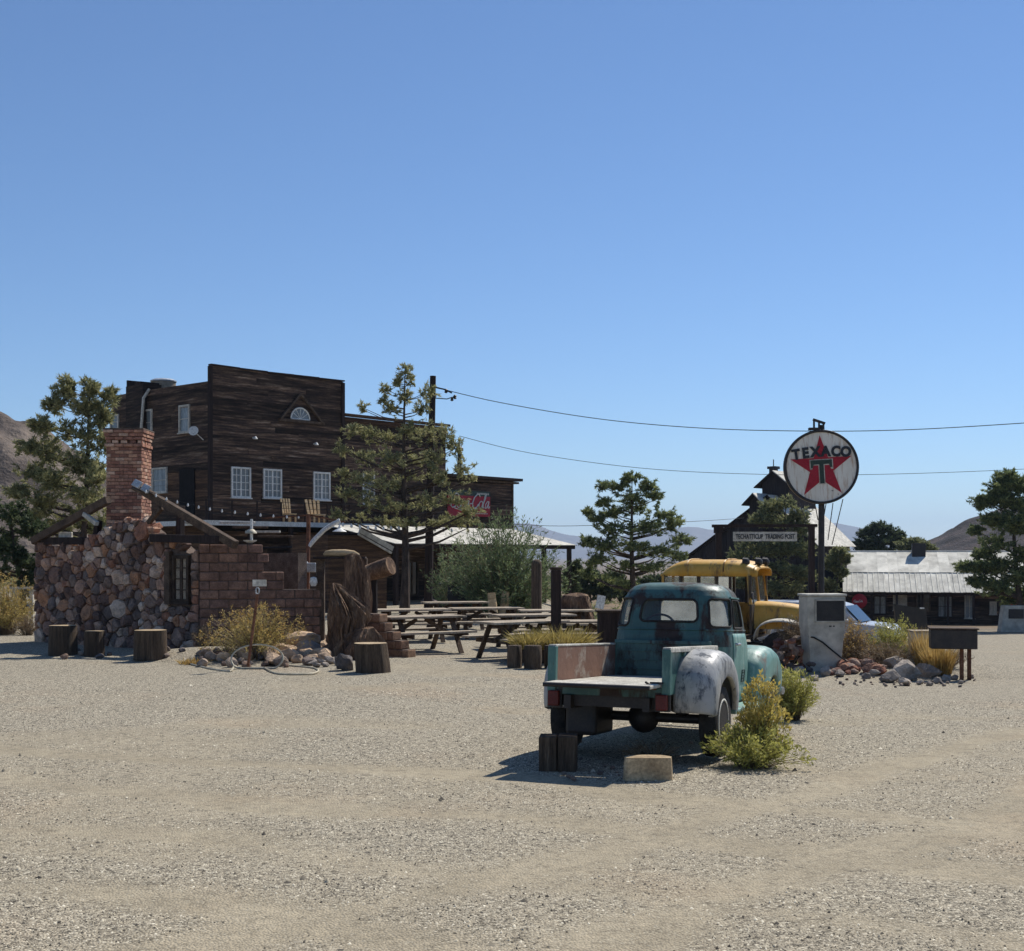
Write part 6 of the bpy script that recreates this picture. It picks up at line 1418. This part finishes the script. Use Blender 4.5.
def truck():
    yaw, tilt = .385, .055
    loc = V((1.315, 13.62, g1(1.34, 13.62)+.035))
    rot = Matrix.Rotation(-yaw, 4, 'Z')@Matrix.Rotation(-tilt, 4, 'X')
    t = thing('pickup_truck', 'rusty teal 1950s pickup with chalky fender and its tailgate let down', 'truck', loc, rot=rot)
    L = dict(parent=t, local=True)
    w, zf, zr = .55, .755, 1.10
    # bed
    for k in range(7): m_ = MB(); m_.box((-w+.085+k*(2*w-.17)/6, -.05, zf-.012-.0005*(k % 2)), (2*w/7-.006, 1.96, .03)); part('bed_plank', m_, M['bed_floor'], **L)
    for s in (-1, 1):
        m_ = MB(); m_.box((s*(w+.012), -.06, (zf+zr)/2-.05), (.024, 1.98, zr-zf+.1)); part('bed_side', m_, M['bed_rust'] if s < 0 else M['teal'], **L)
        m_ = MB(); m_.box((s*(w+.035), -.06, zr+.008), (.08, 1.98, .02)); m_.box((s*(w+.072), -.06, zr-.012), (.012, 1.98, .04)); part('bed_rail', m_, M['bed_floor'], bevel=.006, **L)
        m_ = MB(); m_.box((s*(w+.035), -1.03, .88), (.085, .07, .44)); part('stake_post', m_, M['teal'], bevel=.008, **L)
    m_ = MB(); m_.box((0, .925, (zf+1.13)/2), (2*w, .03, 1.13-zf)); m_.box((0, .92, 1.14), (2*w, .06, .04)); part('bed_front', m_, M['cab_rear'], bevel=.005, **L)
    m_ = MB(); m_.box((0, -1.02, zf-.075), (2*w+.1, .06, .1)); part('rear_sill', m_, M['cab_rear'], bevel=.006, **L)
    m_ = MB(); Rt = Matrix.Rotation(.02, 3, 'X'); m_.box((0, -1.245, zf-.008), (2*w-.03, .37, .035), Rt); tg = part('tailgate', m_, M['bed_floor'], bevel=.008, **L)
    m_ = MB(); m_.tube([(-w+.02, -1.43, zf-.015), (w-.02, -1.43, zf-.015)], .022, 8); sub('tailgate_roll', m_, M['steel_dark'], tg, True)
    m_ = MB(); m_.tube([(w-.04, -1.06, zf+.02), (w-.1, -1.14, zf-.0), (w-.12, -1.22, zf+.03)], .012, 5); m_.box((w-.05, -1.09, zf+.02), (.12, .05, .02)); sub('tailgate_chain', m_, M['steel_dark'], tg)
    for s in (-1, 1):
        m_ = MB(); m_.box((s*(w+.0), -1.075, zf-.165), (.115, .06, .15)); tl = part('tail_lamp', m_, M['tail_red'], bevel=.012, **L)
        m_ = MB(); m_.box((s*(w+.0), -1.04, zf-.165), (.15, .03, .18)); sub('lamp_plate', m_, M['steel_dark'], tl)
    # rear fenders
    Or = interp([(0, -.66, .46), (.08, -.69, .60), (.18, -.65, .82), (.30, -.49, 1.0), (.42, -.24, 1.085), (.52, .02, 1.09), (.62, .26, 1.04), (.74, .45, .90), (.86, .58, .69), (1, .65, .42)])
    Ar = interp([(0, -.52, .44), (.10, -.40, .45), (.22, -.41, .60), (.36, -.30, .76), (.5, -.06, .835), (.62, .17, .81), (.75, .36, .70), (.88, .47, .55), (1, .52, .40)])
    fender_shell(Or, Ar, .56, .40, 1, M['fender'], t, 'rear_fender'); fender_shell(Or, Ar, .56, .29, -1, M['fender'], t, 'rear_fender')
    # front fenders
    Of = interp([(0, 2.14, .44), (.10, 2.16, .70), (.2, 2.24, .92), (.3, 2.42, 1.05), (.42, 2.72, 1.10), (.55, 3.02, 1.10), (.68, 3.3, 1.04), (.8, 3.5, .92), (.9, 3.58, .74), (1, 3.58, .52)])
    Af = interp([(0, 2.30, .43), (.12, 2.52, .44), (.24, 2.55, .56), (.38, 2.66, .68), (.5, 2.88, .76), (.62, 3.1, .73), (.75, 3.27, .62), (.88, 3.36, .5), (1, 3.40, .44)])
    fender_shell(Of, Af, .42, .46, 1, M['teal_side'], t, 'front_fender'); fender_shell(Of, Af, .42, .46, -1, M['teal_side'], t, 'front_fender')
    for s in (-1, 1):
        m_ = MB(); m_.box((s*.80, 1.32, .43), (.26, 1.66, .05)); part('running_board', m_, M['teal_side'], bevel=.012, **L)
    # cab: plan rings by height
    KX, KZ = .88, .10
    zt = [.42, .56, .80, 1.02, 1.12, 1.18, 1.30, 1.45, 1.56, 1.63, 1.68, 1.712, 1.728, 1.735]
    aw = [.70, .75, .775, .77, .755, .745, .735, .715, .685, .645, .585, .49, .33, .02]
    yr = [1.00, .975, .965, .965, .97, .985, 1.005, 1.045, 1.085, 1.125, 1.175, 1.27, 1.4, 1.62]
    yf = [2.34, 2.34, 2.33, 2.31, 2.27, 2.24, 2.20, 2.13, 2.08, 2.04, 1.98, 1.90, 1.80, 1.64]
    aw = [a_*KX for a_ in aw]; zt = [z_+KZ*min(1, max(0, (z_-.5)/.6)) for z_ in zt]
    cr = [.20, .24, .28, .29, .29, .29, .29, .29, .29, .28, .27, .22, .15, .01]
    def ring(z, seg, k):
        a = float(np.interp(z, zt, aw)); r0 = float(np.interp(z, zt, yr)); f0 = float(np.interp(z, zt, yf)); c = float(np.interp(z, zt, cr)); c2 = min(c, .16)
        if seg == 0: return ((k*2-1)*(a-c), r0)                                            # rear, left to right
        if seg == 1: t_ = k*math.pi/2; return (a-c+c*math.sin(t_), r0+c-c*math.cos(t_))     # right rear corner
        if seg == 2: return (a-.025*k*k, r0+c+(f0-c2-r0-c)*k)                                # right side
        if seg == 3: t_ = k*math.pi/2; return (a-.025-c2+c2*math.cos(t_), f0-c2+c2*math.sin(t_))
        if seg == 4: return ((a-.025-c2)*(1-2*k), f0)
        if seg == 5: t_ = k*math.pi/2; return (-(a-.025)+c2-c2*math.sin(t_), f0-c2+c2*math.cos(t_))
        if seg == 6: return (-(a-.025*(1-k)**2), r0+c+(f0-c2-r0-c)*(1-k))
        t_ = k*math.pi/2; return (-a+c-c*math.cos(t_), r0+c-c*math.sin(t_))
    segs = [(0, 44), (1, 20), (2, 44), (3, 12), (4, 48), (5, 12), (6, 44), (7, 20)]
    tot = sum(n for _, n in segs)
    def sk(u):
        i = u*tot
        for s, n in segs:
            if i <= n: return s, i/n
            i -= n
        return 7, 1.0
    def S(s, k, z, off=0):
        x, y = ring(z, s, k); x += .04
        if off:
            e = .01; s2, k2 = s, k; x1, y1 = ring(z, s, min(1, k+e)); x0, y0 = ring(z, s, max(0, k-e)); d = V((x1-x0, y1-y0, 0)).normalized(); n = V((d.y, -d.x, 0)); return V((x, y, z))+n*off
        return V((x, y, z))
    wins = {'rear_window': (0, .03, .97, 1.375, 1.625, .06), 'corner_window': (1, .24, .98, 1.32, 1.635, .055), 'door_window': (2, .12, .80, 1.31, 1.63, .05), 'windshield': (4, .04, .96, 1.3, 1.65, .05),
            'door_window2': (6, .20, .88, 1.31, 1.63, .05), 'corner_window2': (7, .03, .76, 1.32, 1.635, .055)}
    def seglen(s, z):
        p = [S(s, i/12, z) for i in range(13)]; return sum((p[i+1]-p[i]).length for i in range(12))
    def inside(wn, s, k, z, grow=0):
        q = wins[wn]
        if s != q[0]: return False
        ln = seglen(s, 1.45); hx = (q[2]-q[1])/2*ln+grow; hy = (q[4]-q[3])/2+grow; dx = abs((k-(q[1]+q[2])/2)*ln); dy = abs(z-(q[3]+q[4])/2); r = q[5]
        if dx > hx or dy > hy: return False
        ex, ey = dx-(hx-r), dy-(hy-r); return not (ex > 0 and ey > 0 and ex*ex+ey*ey > r*r)
    NZ = 96; z0, z1 = .44, 1.833
    def keep(u, v):
        s, k = sk(u); z = z0+(z1-z0)*v; return not any(inside(wn, s, k, z) for wn in wins)
    mb = MB(); mb.grid(lambda u, v: S(*sk(u), z0+(z1-z0)*v), tot, NZ, True, keep)
    n = tot; mb.f.append(tuple(NZ*n+i for i in range(n)))
    cab = part('cab', mb, M['cab_rear'], smooth=True, **L); sd = cab.modifiers.new('thick', 'SOLIDIFY'); sd.thickness = .02; sd.offset = -1
    for wn, q in wins.items():
        ln = seglen(q[0], 1.45); hx = (q[2]-q[1])/2*ln; hy = (q[4]-q[3])/2; r = q[5]; kc, zc = (q[1]+q[2])/2, (q[3]+q[4])/2
        path = []
        for cx, cy, a0 in ((hx-r, hy-r, 0), (-hx+r, hy-r, 90), (-hx+r, -hy+r, 180), (hx-r, -hy+r, 270)):
            for i in range(7): a = math.radians(a0+15*i); path.append((cx+r*math.cos(a), cy+r*math.sin(a)))
        full = []
        for i in range(len(path)):
            a, b = path[i], path[(i+1) % len(path)]; m = max(1, int(math.hypot(b[0]-a[0], b[1]-a[1])/.05))
            for j in range(m): full.append((a[0]+(b[0]-a[0])*j/m, a[1]+(b[1]-a[1])*j/m))
        nm = wn.rstrip('2')
        g = MB(); g.grid(lambda u, v: S(q[0], q[1]+(q[2]-q[1])*u, q[3]+(q[4]-q[3])*v, -.012), 20, 12)
        gl = part(nm, g, M['clear_glass'], smooth=True, **L)
        m_ = MB(); m_.tube([S(q[0], kc+a/ln, zc+b, .002) for a, b in full+full[:2]], .0135, 6, False); sub('gasket', m_, M['rubber'], gl, True)
    # doors: panel just proud of the cab side, with gap line, handle, lettering block
    for seg, ks in ((2, (.02, .93)), (6, (.07, .98))):
        m_ = MB(); m_.grid(lambda u, v: S(seg, ks[0]+(ks[1]-ks[0])*u, .47+.78*v, .010), 20, 16); d_ = part('door', m_, M['teal_side'], smooth=True, **L)
        sdm = d_.modifiers.new('thick', 'SOLIDIFY'); sdm.thickness = .016; sdm.offset = -1
        k0 = .12 if seg == 2 else .88
        m_ = MB(); p = S(seg, k0, 1.13, .03); q2 = S(seg, k0+(.12 if seg == 2 else -.12), 1.13, .04); m_.tube([S(seg, k0, 1.13, .0), p, q2], .016, 8); sub('handle', m_, M['chrome'], d_, True)
        if seg == 2:
            m_ = MB()
            for zz in (.70, .765, .83):                                  # worn outlined panel painted on the door
                m_.bar(S(2, .52, zz, .0125), S(2, .70, zz, .0125), .006, .012)
            for kk in (.52, .70): m_.bar(S(2, kk, .70, .0125), S(2, kk, .83, .0125), .006, .012)
            for zz in (.735, .80): m_.bar(S(2, .56, zz, .0125), S(2, .66, zz, .0125), .006, .014)
            sub('faded_lettering', m_, M['sign_green'], d_)
    m_ = MB(); m_.grid(lambda u, v: S(1, .35+.6*u, .6+.5*v, .004), 12, 10); part('cab_corner', m_, M['teal'], smooth=True, **L)
    m_ = MB(); m_.tube([S(*sk(i/160), 1.285, .004) for i in range(161)], .011, 5, False); part('belt_moulding', m_, M['cab_rear'], smooth=True, **L)
    m_ = MB(); m_.tube([S(2, k, 1.655, .012) for k in np.linspace(0, 1, 14)], .012, 5); m_.tube([S(6, k, 1.655, .012) for k in np.linspace(0, 1, 14)], .012, 5); part('drip_rail', m_, M['teal'], smooth=True, **L)
    for k in range(3): m_ = MB(); m_.box((0, .905, .84+.1*k), (2*w-.1, .012, .02)); part('panel_bead', m_, M['cab_rear'], bevel=.004, **L)
    for s in (-1, 1):
        for y in (-.4, .3): m_ = MB(); m_.box((s*(w+.04), y, .92), (.03, .09, .34)); part('stake_pocket', m_, M['teal'], bevel=.006, **L)
        m_ = MB(); m_.cyl((s*(w-.06), -1.06, zf-.03), (s*(w-.16), -1.06, zf-.03), .018, n=8); sub('tailgate_hinge', m_, M['steel_rust'], tg)
    # cab inside
    m_ = MB(); m_.box((0, 1.3, .68), (1.1, .5, .16)); m_.box((0, 1.09, .92), (1.1, .14, .46), Matrix.Rotation(.18, 3, 'X')); part('seat', m_, M['dark'], bevel=.04, **L)
    m_ = MB(); m_.box((0, 2.08, 1.08), (1.16, .3, .16)); m_.box((0, 1.6, .52), (1.1, 1.1, .04)); part('dashboard', m_, M['teal'], **L)
    m_ = MB(); cst = V((-.28, 1.72, 1.27)); ex = V((1, 0, 0)); ey = V((0, .45, .89)); m_.tube([cst+(ex*math.cos(a)+ey*math.sin(a))*.21 for a in np.linspace(0, 2*math.pi, 29)], .014, 6, False); m_.tube([cst-ex*.2, cst+ex*.2], .01, 5); m_.tube([cst, cst+V((0, .35, -.2))], .02, 6); part('steering_wheel', m_, M['steel_dark'], smooth=True, **L)
    # hood and nose
    ys = [2.26, 2.5, 2.9, 3.3, 3.55, 3.66]; hw = [.58, .56, .52, .48, .44, .36]; tp = [1.25, 1.24, 1.21, 1.15, 1.06, .95]
    def hood(u, v):
        y = 2.26+1.4*v; a = float(np.interp(y, ys, hw)); h = float(np.interp(y, ys, tp)); th = math.pi*u; e = .55
        return V((a*math.copysign(abs(math.cos(th))**e, -math.cos(th)), y, .62+(h-.62)*max(0, math.sin(th))**e))
    m_ = MB(); m_.grid(hood, 28, 16); m_.f.append(tuple(16*29+i for i in range(29))); part('hood', m_, M['teal_side'], smooth=True, **L)
    for k in range(5): m_ = MB(); m_.bar((-.5, 3.62-.02*k, .92-.09*k), (.5, 3.62-.02*k, .92-.09*k), .05, .045); part('grille_bar', m_, M['chrome'], **L)
    for s in (-1, 1):
        m_ = MB(); m_.lathe([(.12, 0), (.115, .05), (.09, .07), (.02, .08)], (s*.68, 3.46, .90), 18, Matrix(((1,0,0),(0,0,1),(0,-1,0)))); part('headlight', m_, M['chrome'], smooth=True, **L)
    m_ = MB(); m_.tube([(-.85, 3.66, .52), (-.5, 3.76, .52), (.5, 3.76, .52), (.85, 3.66, .52)], .05, 8); part('front_bumper', m_, M['chrome'], smooth=True, **L)
    # chassis
    for s in (-1, 1): m_ = MB(); m_.box((s*.40, 1.2, .56), (.07, 4.6, .13)); part('frame_rail', m_, M['steel_dark'], **L)
    m_ = MB(); m_.tube([(-.7, 0, .37), (.7, 0, .37)], .05, 10); m_.lathe([(.04, -.15), (.13, -.1), (.17, 0), (.13, .1), (.04, .15)], (.06, 0, .37), 16, Matrix(((1,0,0),(0,0,-1),(0,1,0)))); part('rear_axle', m_, M['steel_dark'], smooth=True, **L)
    m_ = MB(); m_.tube([(.06, .1, .37), (.02, 1.6, .52)], .04, 8); part('drive_shaft', m_, M['steel_dark'], **L)
    m_ = MB(); m_.tube([(-.7, 2.95, .36), (.7, 2.95, .36)], .05, 8); part('front_axle', m_, M['steel_dark'], **L)
    for s in (-1, 1): m_ = MB(); m_.tube([(s*.5, -.6, .52), (s*.5, 0, .42), (s*.5, .6, .53)], .035, 6); part('leaf_spring', m_, M['steel_dark'], **L)
    m_ = MB(); m_.box((0, -.98, .60), (1.1, .05, .16)); part('rear_crossmember', m_, M['steel_dark'], **L)
    m_ = MB(); m_.box((-.45, -.25, .44), (.34, .6, .5)); part('fuel_tank', m_, M['steel_dark'], bevel=.04, **L)
    for x, y, a in ((.82, 0, 1), (-.77, 0, -1), (.75, 2.95, 1), (-.75, 2.95, -1)): wheel(t, (x, y, .36 if y < 1 else .345), .365, .19, a)
    return t
truck()
# blocks under and behind the tailgate
bk = GP(557, 771); t = thing('split_block', 'dark weathered split wood block in the truck shadow, left', 'wood block', bk, -.1)
for k, (x, w) in enumerate(((-.09, .17), (.095, .18))): m_ = MB(); m_.box((x, .12, .15), (w, .24+.02*k, .35+.012*k), Matrix.Rotation(.02*(k-.5), 3, 'Y')); part('half', m_, M['log_side'], t, local=True, bevel=.012)
stump('split_block', 'pale cut half-round wood block on the gravel behind the tailgate', GP(650, 782)+V((0, .14, 0)), .205, .2, seed=8, sidem=M['log_end'], cat='wood block', sq=.8, split=True)
rr = random.Random(12)
rocks([(rr.uniform(560, 705), rr.uniform(742, 782), rr.uniform(.015, .04)) for _ in range(26)], M['rock'], 'small stone on the ground under the truck tailgate', 'stones under the truck')

def bus():
    Y = 33.5; g0 = G(715, Y); h = Matrix.Rotation(-.42, 4, 'Z')
    t = thing('yellow_bus', 'derelict short yellow bus with faded roof parked behind the truck', 'bus', g0, rot=h)
    L = dict(parent=t, local=True)                       # local x forward, y toward the far side
    Lb, wd, zr = 1.12, .88, P(720, 559.5, Y).z-g0.z
    # roof: rounded in both directions
    def roof(u, v):
        x = -Lb-.1+(2*Lb+.28)*u; e = max(0, abs(2*u-1)-.35)/.65; s = math.pi*v; k = 1-(.85 if u < .5 else .5)*e**2.6; q = .5
        return V((x, -wd*math.copysign(abs(math.cos(s))**q, math.cos(s))*(1-.12*e**3), zr-.42+.42*k*abs(math.sin(s))**q))
    m_ = MB(); m_.grid(roof, 34, 22); r = part('roof', m_, M['yellow'], smooth=True, **L); sd = r.modifiers.new('thick', 'SOLIDIFY'); sd.thickness = .02
    for x in (-.5, .45, 1.2): m_ = MB(); m_.tube([roof((x+Lb+.1)/(2*Lb+.28), v)*1.0+V((0, 0, .012)) for v in np.linspace(.02, .98, 22)], .018, 5); part('roof_rib', m_, M['yellow_old'], smooth=True, **L)
    for x, y in ((.95, -.62), (1.2, -.3), (1.2, .45)): m_ = MB(); m_.lathe([(.11, -.06), (.1, .06), (.05, .1)], (x, y, zr-.06), 12, Matrix.Rotation(1.57, 3, 'Y')); part('marker_lamp', m_, M['steel_dark'], smooth=True, **L)
    # pillars, window band, lower body
    zb, zw = .80, zr-.44
    for s in (-1, 1):
        for x in (-Lb, -.66, -.2, .28, .62, Lb): m_ = MB(); m_.box((x, s*(wd-.03), (zb+.75+zw)/2+.02), (.07, .05, zw-zb-.70)); part('pillar', m_, M['bus_dark'], **L)
        m_ = MB(); m_.box((-.27 if s < 0 else 0, s*(wd-.03), zb+.34), ((1.7 if s < 0 else 2*Lb), .05, .86)); part('side_panel', m_, M['bus_dark'] if s < 0 else M['yellow_old'], **L)  # near side coloured dark for its shade, far side stays yellow
        for i, (a, b) in enumerate(((-Lb, -.66), (-.66, -.2), (-.2, .28))):
            m_ = MB(); m_.box(((a+b)/2, s*(wd-.04), (zb+.78+zw)/2), (b-a-.09, .012, zw-zb-.80)); part('window', m_, M['clear_glass'], **L)
    m_ = MB(); m_.box((.01, 0, zb-.06), (2*Lb, 2*wd-.08, .06)); part('floor', m_, M['bus_dark'], **L)
    m_ = MB(); m_.box((-Lb, 0, zb+.34), (.05, 2*wd-.12, .86)); part('rear_panel', m_, M['yellow_old'], **L)
    for y in (-.45, .45): m_ = MB(); m_.box((-Lb, y, (zb+.78+zw)/2), (.012, .66, zw-zb-.80)); part('rear_window', m_, M['clear_glass'], **L)
    for y in (-.86, 0, .86): m_ = MB(); m_.box((-Lb, y, (zb+.75+zw)/2), (.06, .07, zw-zb-.68)); part('pillar', m_, M['yellow_old'], **L)
    # windshield frame
    for y in (-.86, 0, .86): m_ = MB(); m_.bar((Lb+.02, y, zb+.78), (Lb-.06, y*.95, zw+.08), .05, .07, (1, 0, 0)); part('windshield_pillar', m_, M['yellow_old'], **L)
    for y in (-.43, .43): m_ = MB(); m_.box((Lb-.02, y, (zb+.8+zw)/2), (.012, .78, zw-zb-.78), Matrix.Rotation(-.1, 3, 'Y')); part('windshield', m_, M['clear_glass'], **L)
    m_ = MB(); m_.box((Lb, 0, zb+.4), (.06, 2*wd-.2, .74)); part('cowl', m_, M['bus_dark'], **L)
    for x in (-.9, -.3): m_ = MB(); m_.box((x, 0, zb+.5), (.12, 1.5, .55)); m_.box((x+.2, 0, zb+.22), (.42, 1.5, .12)); part('seat', m_, M['dark'], bevel=.03, **L)
    # hood, fenders
    def hood(u, v):
        x = Lb+1.15*v; a = .56-.14*v; top = zb+.84-.10*v*v; s = math.pi*u; e = .5
        return V((x, -a*math.copysign(abs(math.cos(s))**e, math.cos(s)), zb+.16+(top-zb-.16)*max(0, math.sin(s))**e))
    m_ = MB(); m_.grid(hood, 24, 12); m_.f.append(tuple(12*25+i for i in range(25))); part('hood', m_, M['yellow'], smooth=True, **L)
    for s in (-1, 1):
        def fen(u, v):
            a = math.pi*(.02+.96*u); return V((Lb+.72-.62*math.cos(a)*(1), s*(.42+.5*v-.06*v*v*v), .66+.56*math.sin(a)**.6-.06*v**4))
        m_ = MB(); m_.grid(fen, 24, 8); f_ = part('front_fender', m_, M['offwhite'], smooth=True, **L); sd = f_.modifiers.new('thick', 'SOLIDIFY'); sd.thickness = .02
        m_ = MB(); m_.lathe([(.1, -.05), (.13, .05), (.1, .08)], (Lb+1.2, s*.62, .98), 14, Matrix.Rotation(1.57, 3, 'Y')); part('headlight', m_, M['chrome'], smooth=True, **L)
    m_ = MB(); m_.bar((Lb+.1, -.96, zb+.95), (Lb+.1, -.86, zb+.8), .02, .02); m_.lathe([(.09, -.02), (.09, .02)], (Lb+.1, -1.0, zb+1.0), 12, Matrix.Rotation(1.57, 3, 'Y')); part('mirror', m_, M['steel_dark'], **L)
    for x in (-.75, Lb+.72):
        for s in (-1, 1):
            c = V((x, s*.74, .46)); Rw = Matrix(((1,0,0),(0,0,s),(0,-s,0)))
            m_ = MB(); m_.lathe([(.24, -.1), (.40, -.11), (.46, -.05), (.46, .05), (.40, .11), (.25, .1)], c, 26, Rw); wl = part('wheel', m_, M['rubber'], smooth=True, **L)
            m_ = MB(); m_.lathe([(.25, .0), (.25, .1), (.2, .05), (.08, .09)], c, 20, Rw); sub('rim', m_, M['bus_dark'], wl, True)
    for s in (-1, 1): m_ = MB(); m_.box((.7, s*.38, .5), (3.9, .08, .14)); part('frame_rail', m_, M['steel_dark'], **L)
bus()
def car(name, label, px, Y, rz, Ln, H, Wd, paint, pickup=False, roofm=None):
    g0 = G(px, Y); t = thing(name, label, 'car', g0, rz); L = dict(parent=t, local=True)
    hl, hw = Ln/2, Wd/2                                   # local x forward
    low = [(-hl, .38), (-hl-.02, .75), (-hl+.05, .98), (hl*.42, 1.0), (hl*.95, .90), (hl, .62), (hl-.03, .36)]
    Mx = Matrix(((1,0,0,0),(0,0,1,-hw),(0,1,0,0),(0,0,0,1)))
    m_ = MB(); m_.prism(low, Mx, Wd); part('body', m_, paint, bevel=.09, **L)
    r0 = -hl*.94 if not pickup else -hl*.18
    cab_ = [(r0, .97), (r0+.12, H-.12), (r0+.3, H), (hl*.10, H), (hl*.26, H-.1), (hl*.52, .97)]
    Mx2 = Matrix(((1,0,0,0),(0,0,1,-hw+.1),(0,1,0,0),(0,0,0,1)))
    m_ = MB(); m_.prism(cab_, Mx2, Wd-.2); part('cabin', m_, roofm or paint, bevel=.08, **L)
    gl = [(r0+.14, 1.03), (r0+.2, H-.17), (hl*.14, H-.15), (hl*.40, 1.03)]
    for s in (-1, 1):
        for i in range(2):
            f0, f1 = (i*.5+.015, i*.5+.485)
            def lx(f, top): a, b = (gl[1], gl[2]) if top else (gl[0], gl[3]); return (a[0]+(b[0]-a[0])*f, a[1]+(b[1]-a[1])*f)
            q_ = [lx(f0, 0), lx(f1, 0), lx(f1, 1), lx(f0, 1)]
            m_ = MB(); m_.prism(q_, Matrix(((1,0,0,0),(0,0,1,s*(hw-.098)-.006),(0,1,0,0),(0,0,0,1))), .012); part('side_window', m_, M['car_glass'], **L)
    m_ = MB(); a = V((hl*.30, 0, H-.13)); b = V((hl*.515, 0, 1.0)); m_.box((a+b)/2+V((.012, 0, .01)), ((b-a).length, Wd-.42, .02), Matrix.Rotation(math.atan2(a.z-b.z, b.x-a.x), 3, 'Y')); part('windshield', m_, M['car_glass'], **L)
    m_ = MB(); m_.box((r0+.04, 0, H-.36), (.02, Wd-.5, .36), Matrix.Rotation(.24, 3, 'Y')); part('rear_window', m_, M['car_glass'], **L)
    for s in (-1, 1):
        m_ = MB(); m_.box((hl-.05, s*(hw-.24), .76), (.1, .34, .14)); part('headlight', m_, M['galv'], bevel=.03, **L)
        m_ = MB(); m_.box((hl*.36, s*(hw+.06), 1.04), (.12, .16, .12)); part('mirror', m_, paint, bevel=.03, **L)
        for x in (-hl*.6, hl*.62):
            c = V((x, s*(hw-.12), .36)); Rw = Matrix(((1,0,0),(0,0,s),(0,-s,0)))
            m_ = MB(); m_.lathe([(.22, -.1), (.33, -.11), (.36, -.05), (.36, .07), (.33, .12), (.22, .12)], c, 24, Rw); wl = part('wheel', m_, M['rubber'], smooth=True, **L)
            m_ = MB(); m_.lathe([(.23, .05), (.23, .122), (.2, .1), (.06, .125)], c, 20, Rw); sub('rim', m_, M['galv'], wl, True)
    m_ = MB(); m_.box((hl+.01, 0, .5), (.08, Wd-.3, .18)); m_.box((-hl-.01, 0, .5), (.08, Wd-.3, .18)); part('bumper', m_, M['steel_dark'], bevel=.03, **L)
    return t
car('parked_suv', 'dark blue sport utility vehicle with white roof behind the fuel pump', 800, 46, -.25, 4.4, 1.66, 1.85, M['blue_car'], roofm=M['white_car'])
car('parked_car', 'pale grey parked car showing right of the fuel pump', 830, 42, -.5, 4.4, 1.62, 1.85, M['white_car'])

# ------------------------------------------------------------------ desert air
hz_ = MB(); hz_.box((0, 0, 125), (23000, 23000, 390))
hm = bpy.data.materials.new('haze_air'); hm.use_nodes = True; t_ = hm.node_tree; t_.nodes.clear()
vo = t_.nodes.new('ShaderNodeVolumePrincipled'); vo.inputs['Density'].default_value = 1.1e-4; vo.inputs['Color'].default_value = (.6, .77, 1, 1); vo.inputs['Anisotropy'].default_value = .2
ou = t_.nodes.new('ShaderNodeOutputMaterial'); t_.links.new(vo.outputs[0], ou.inputs['Volume'])
HZO = link('haze', hz_.mesh('haze', hm)); HZO['kind'] = 'stuff'; HZO['label'] = 'thin blue desert haze over the far mountains'; HZO['category'] = 'haze'
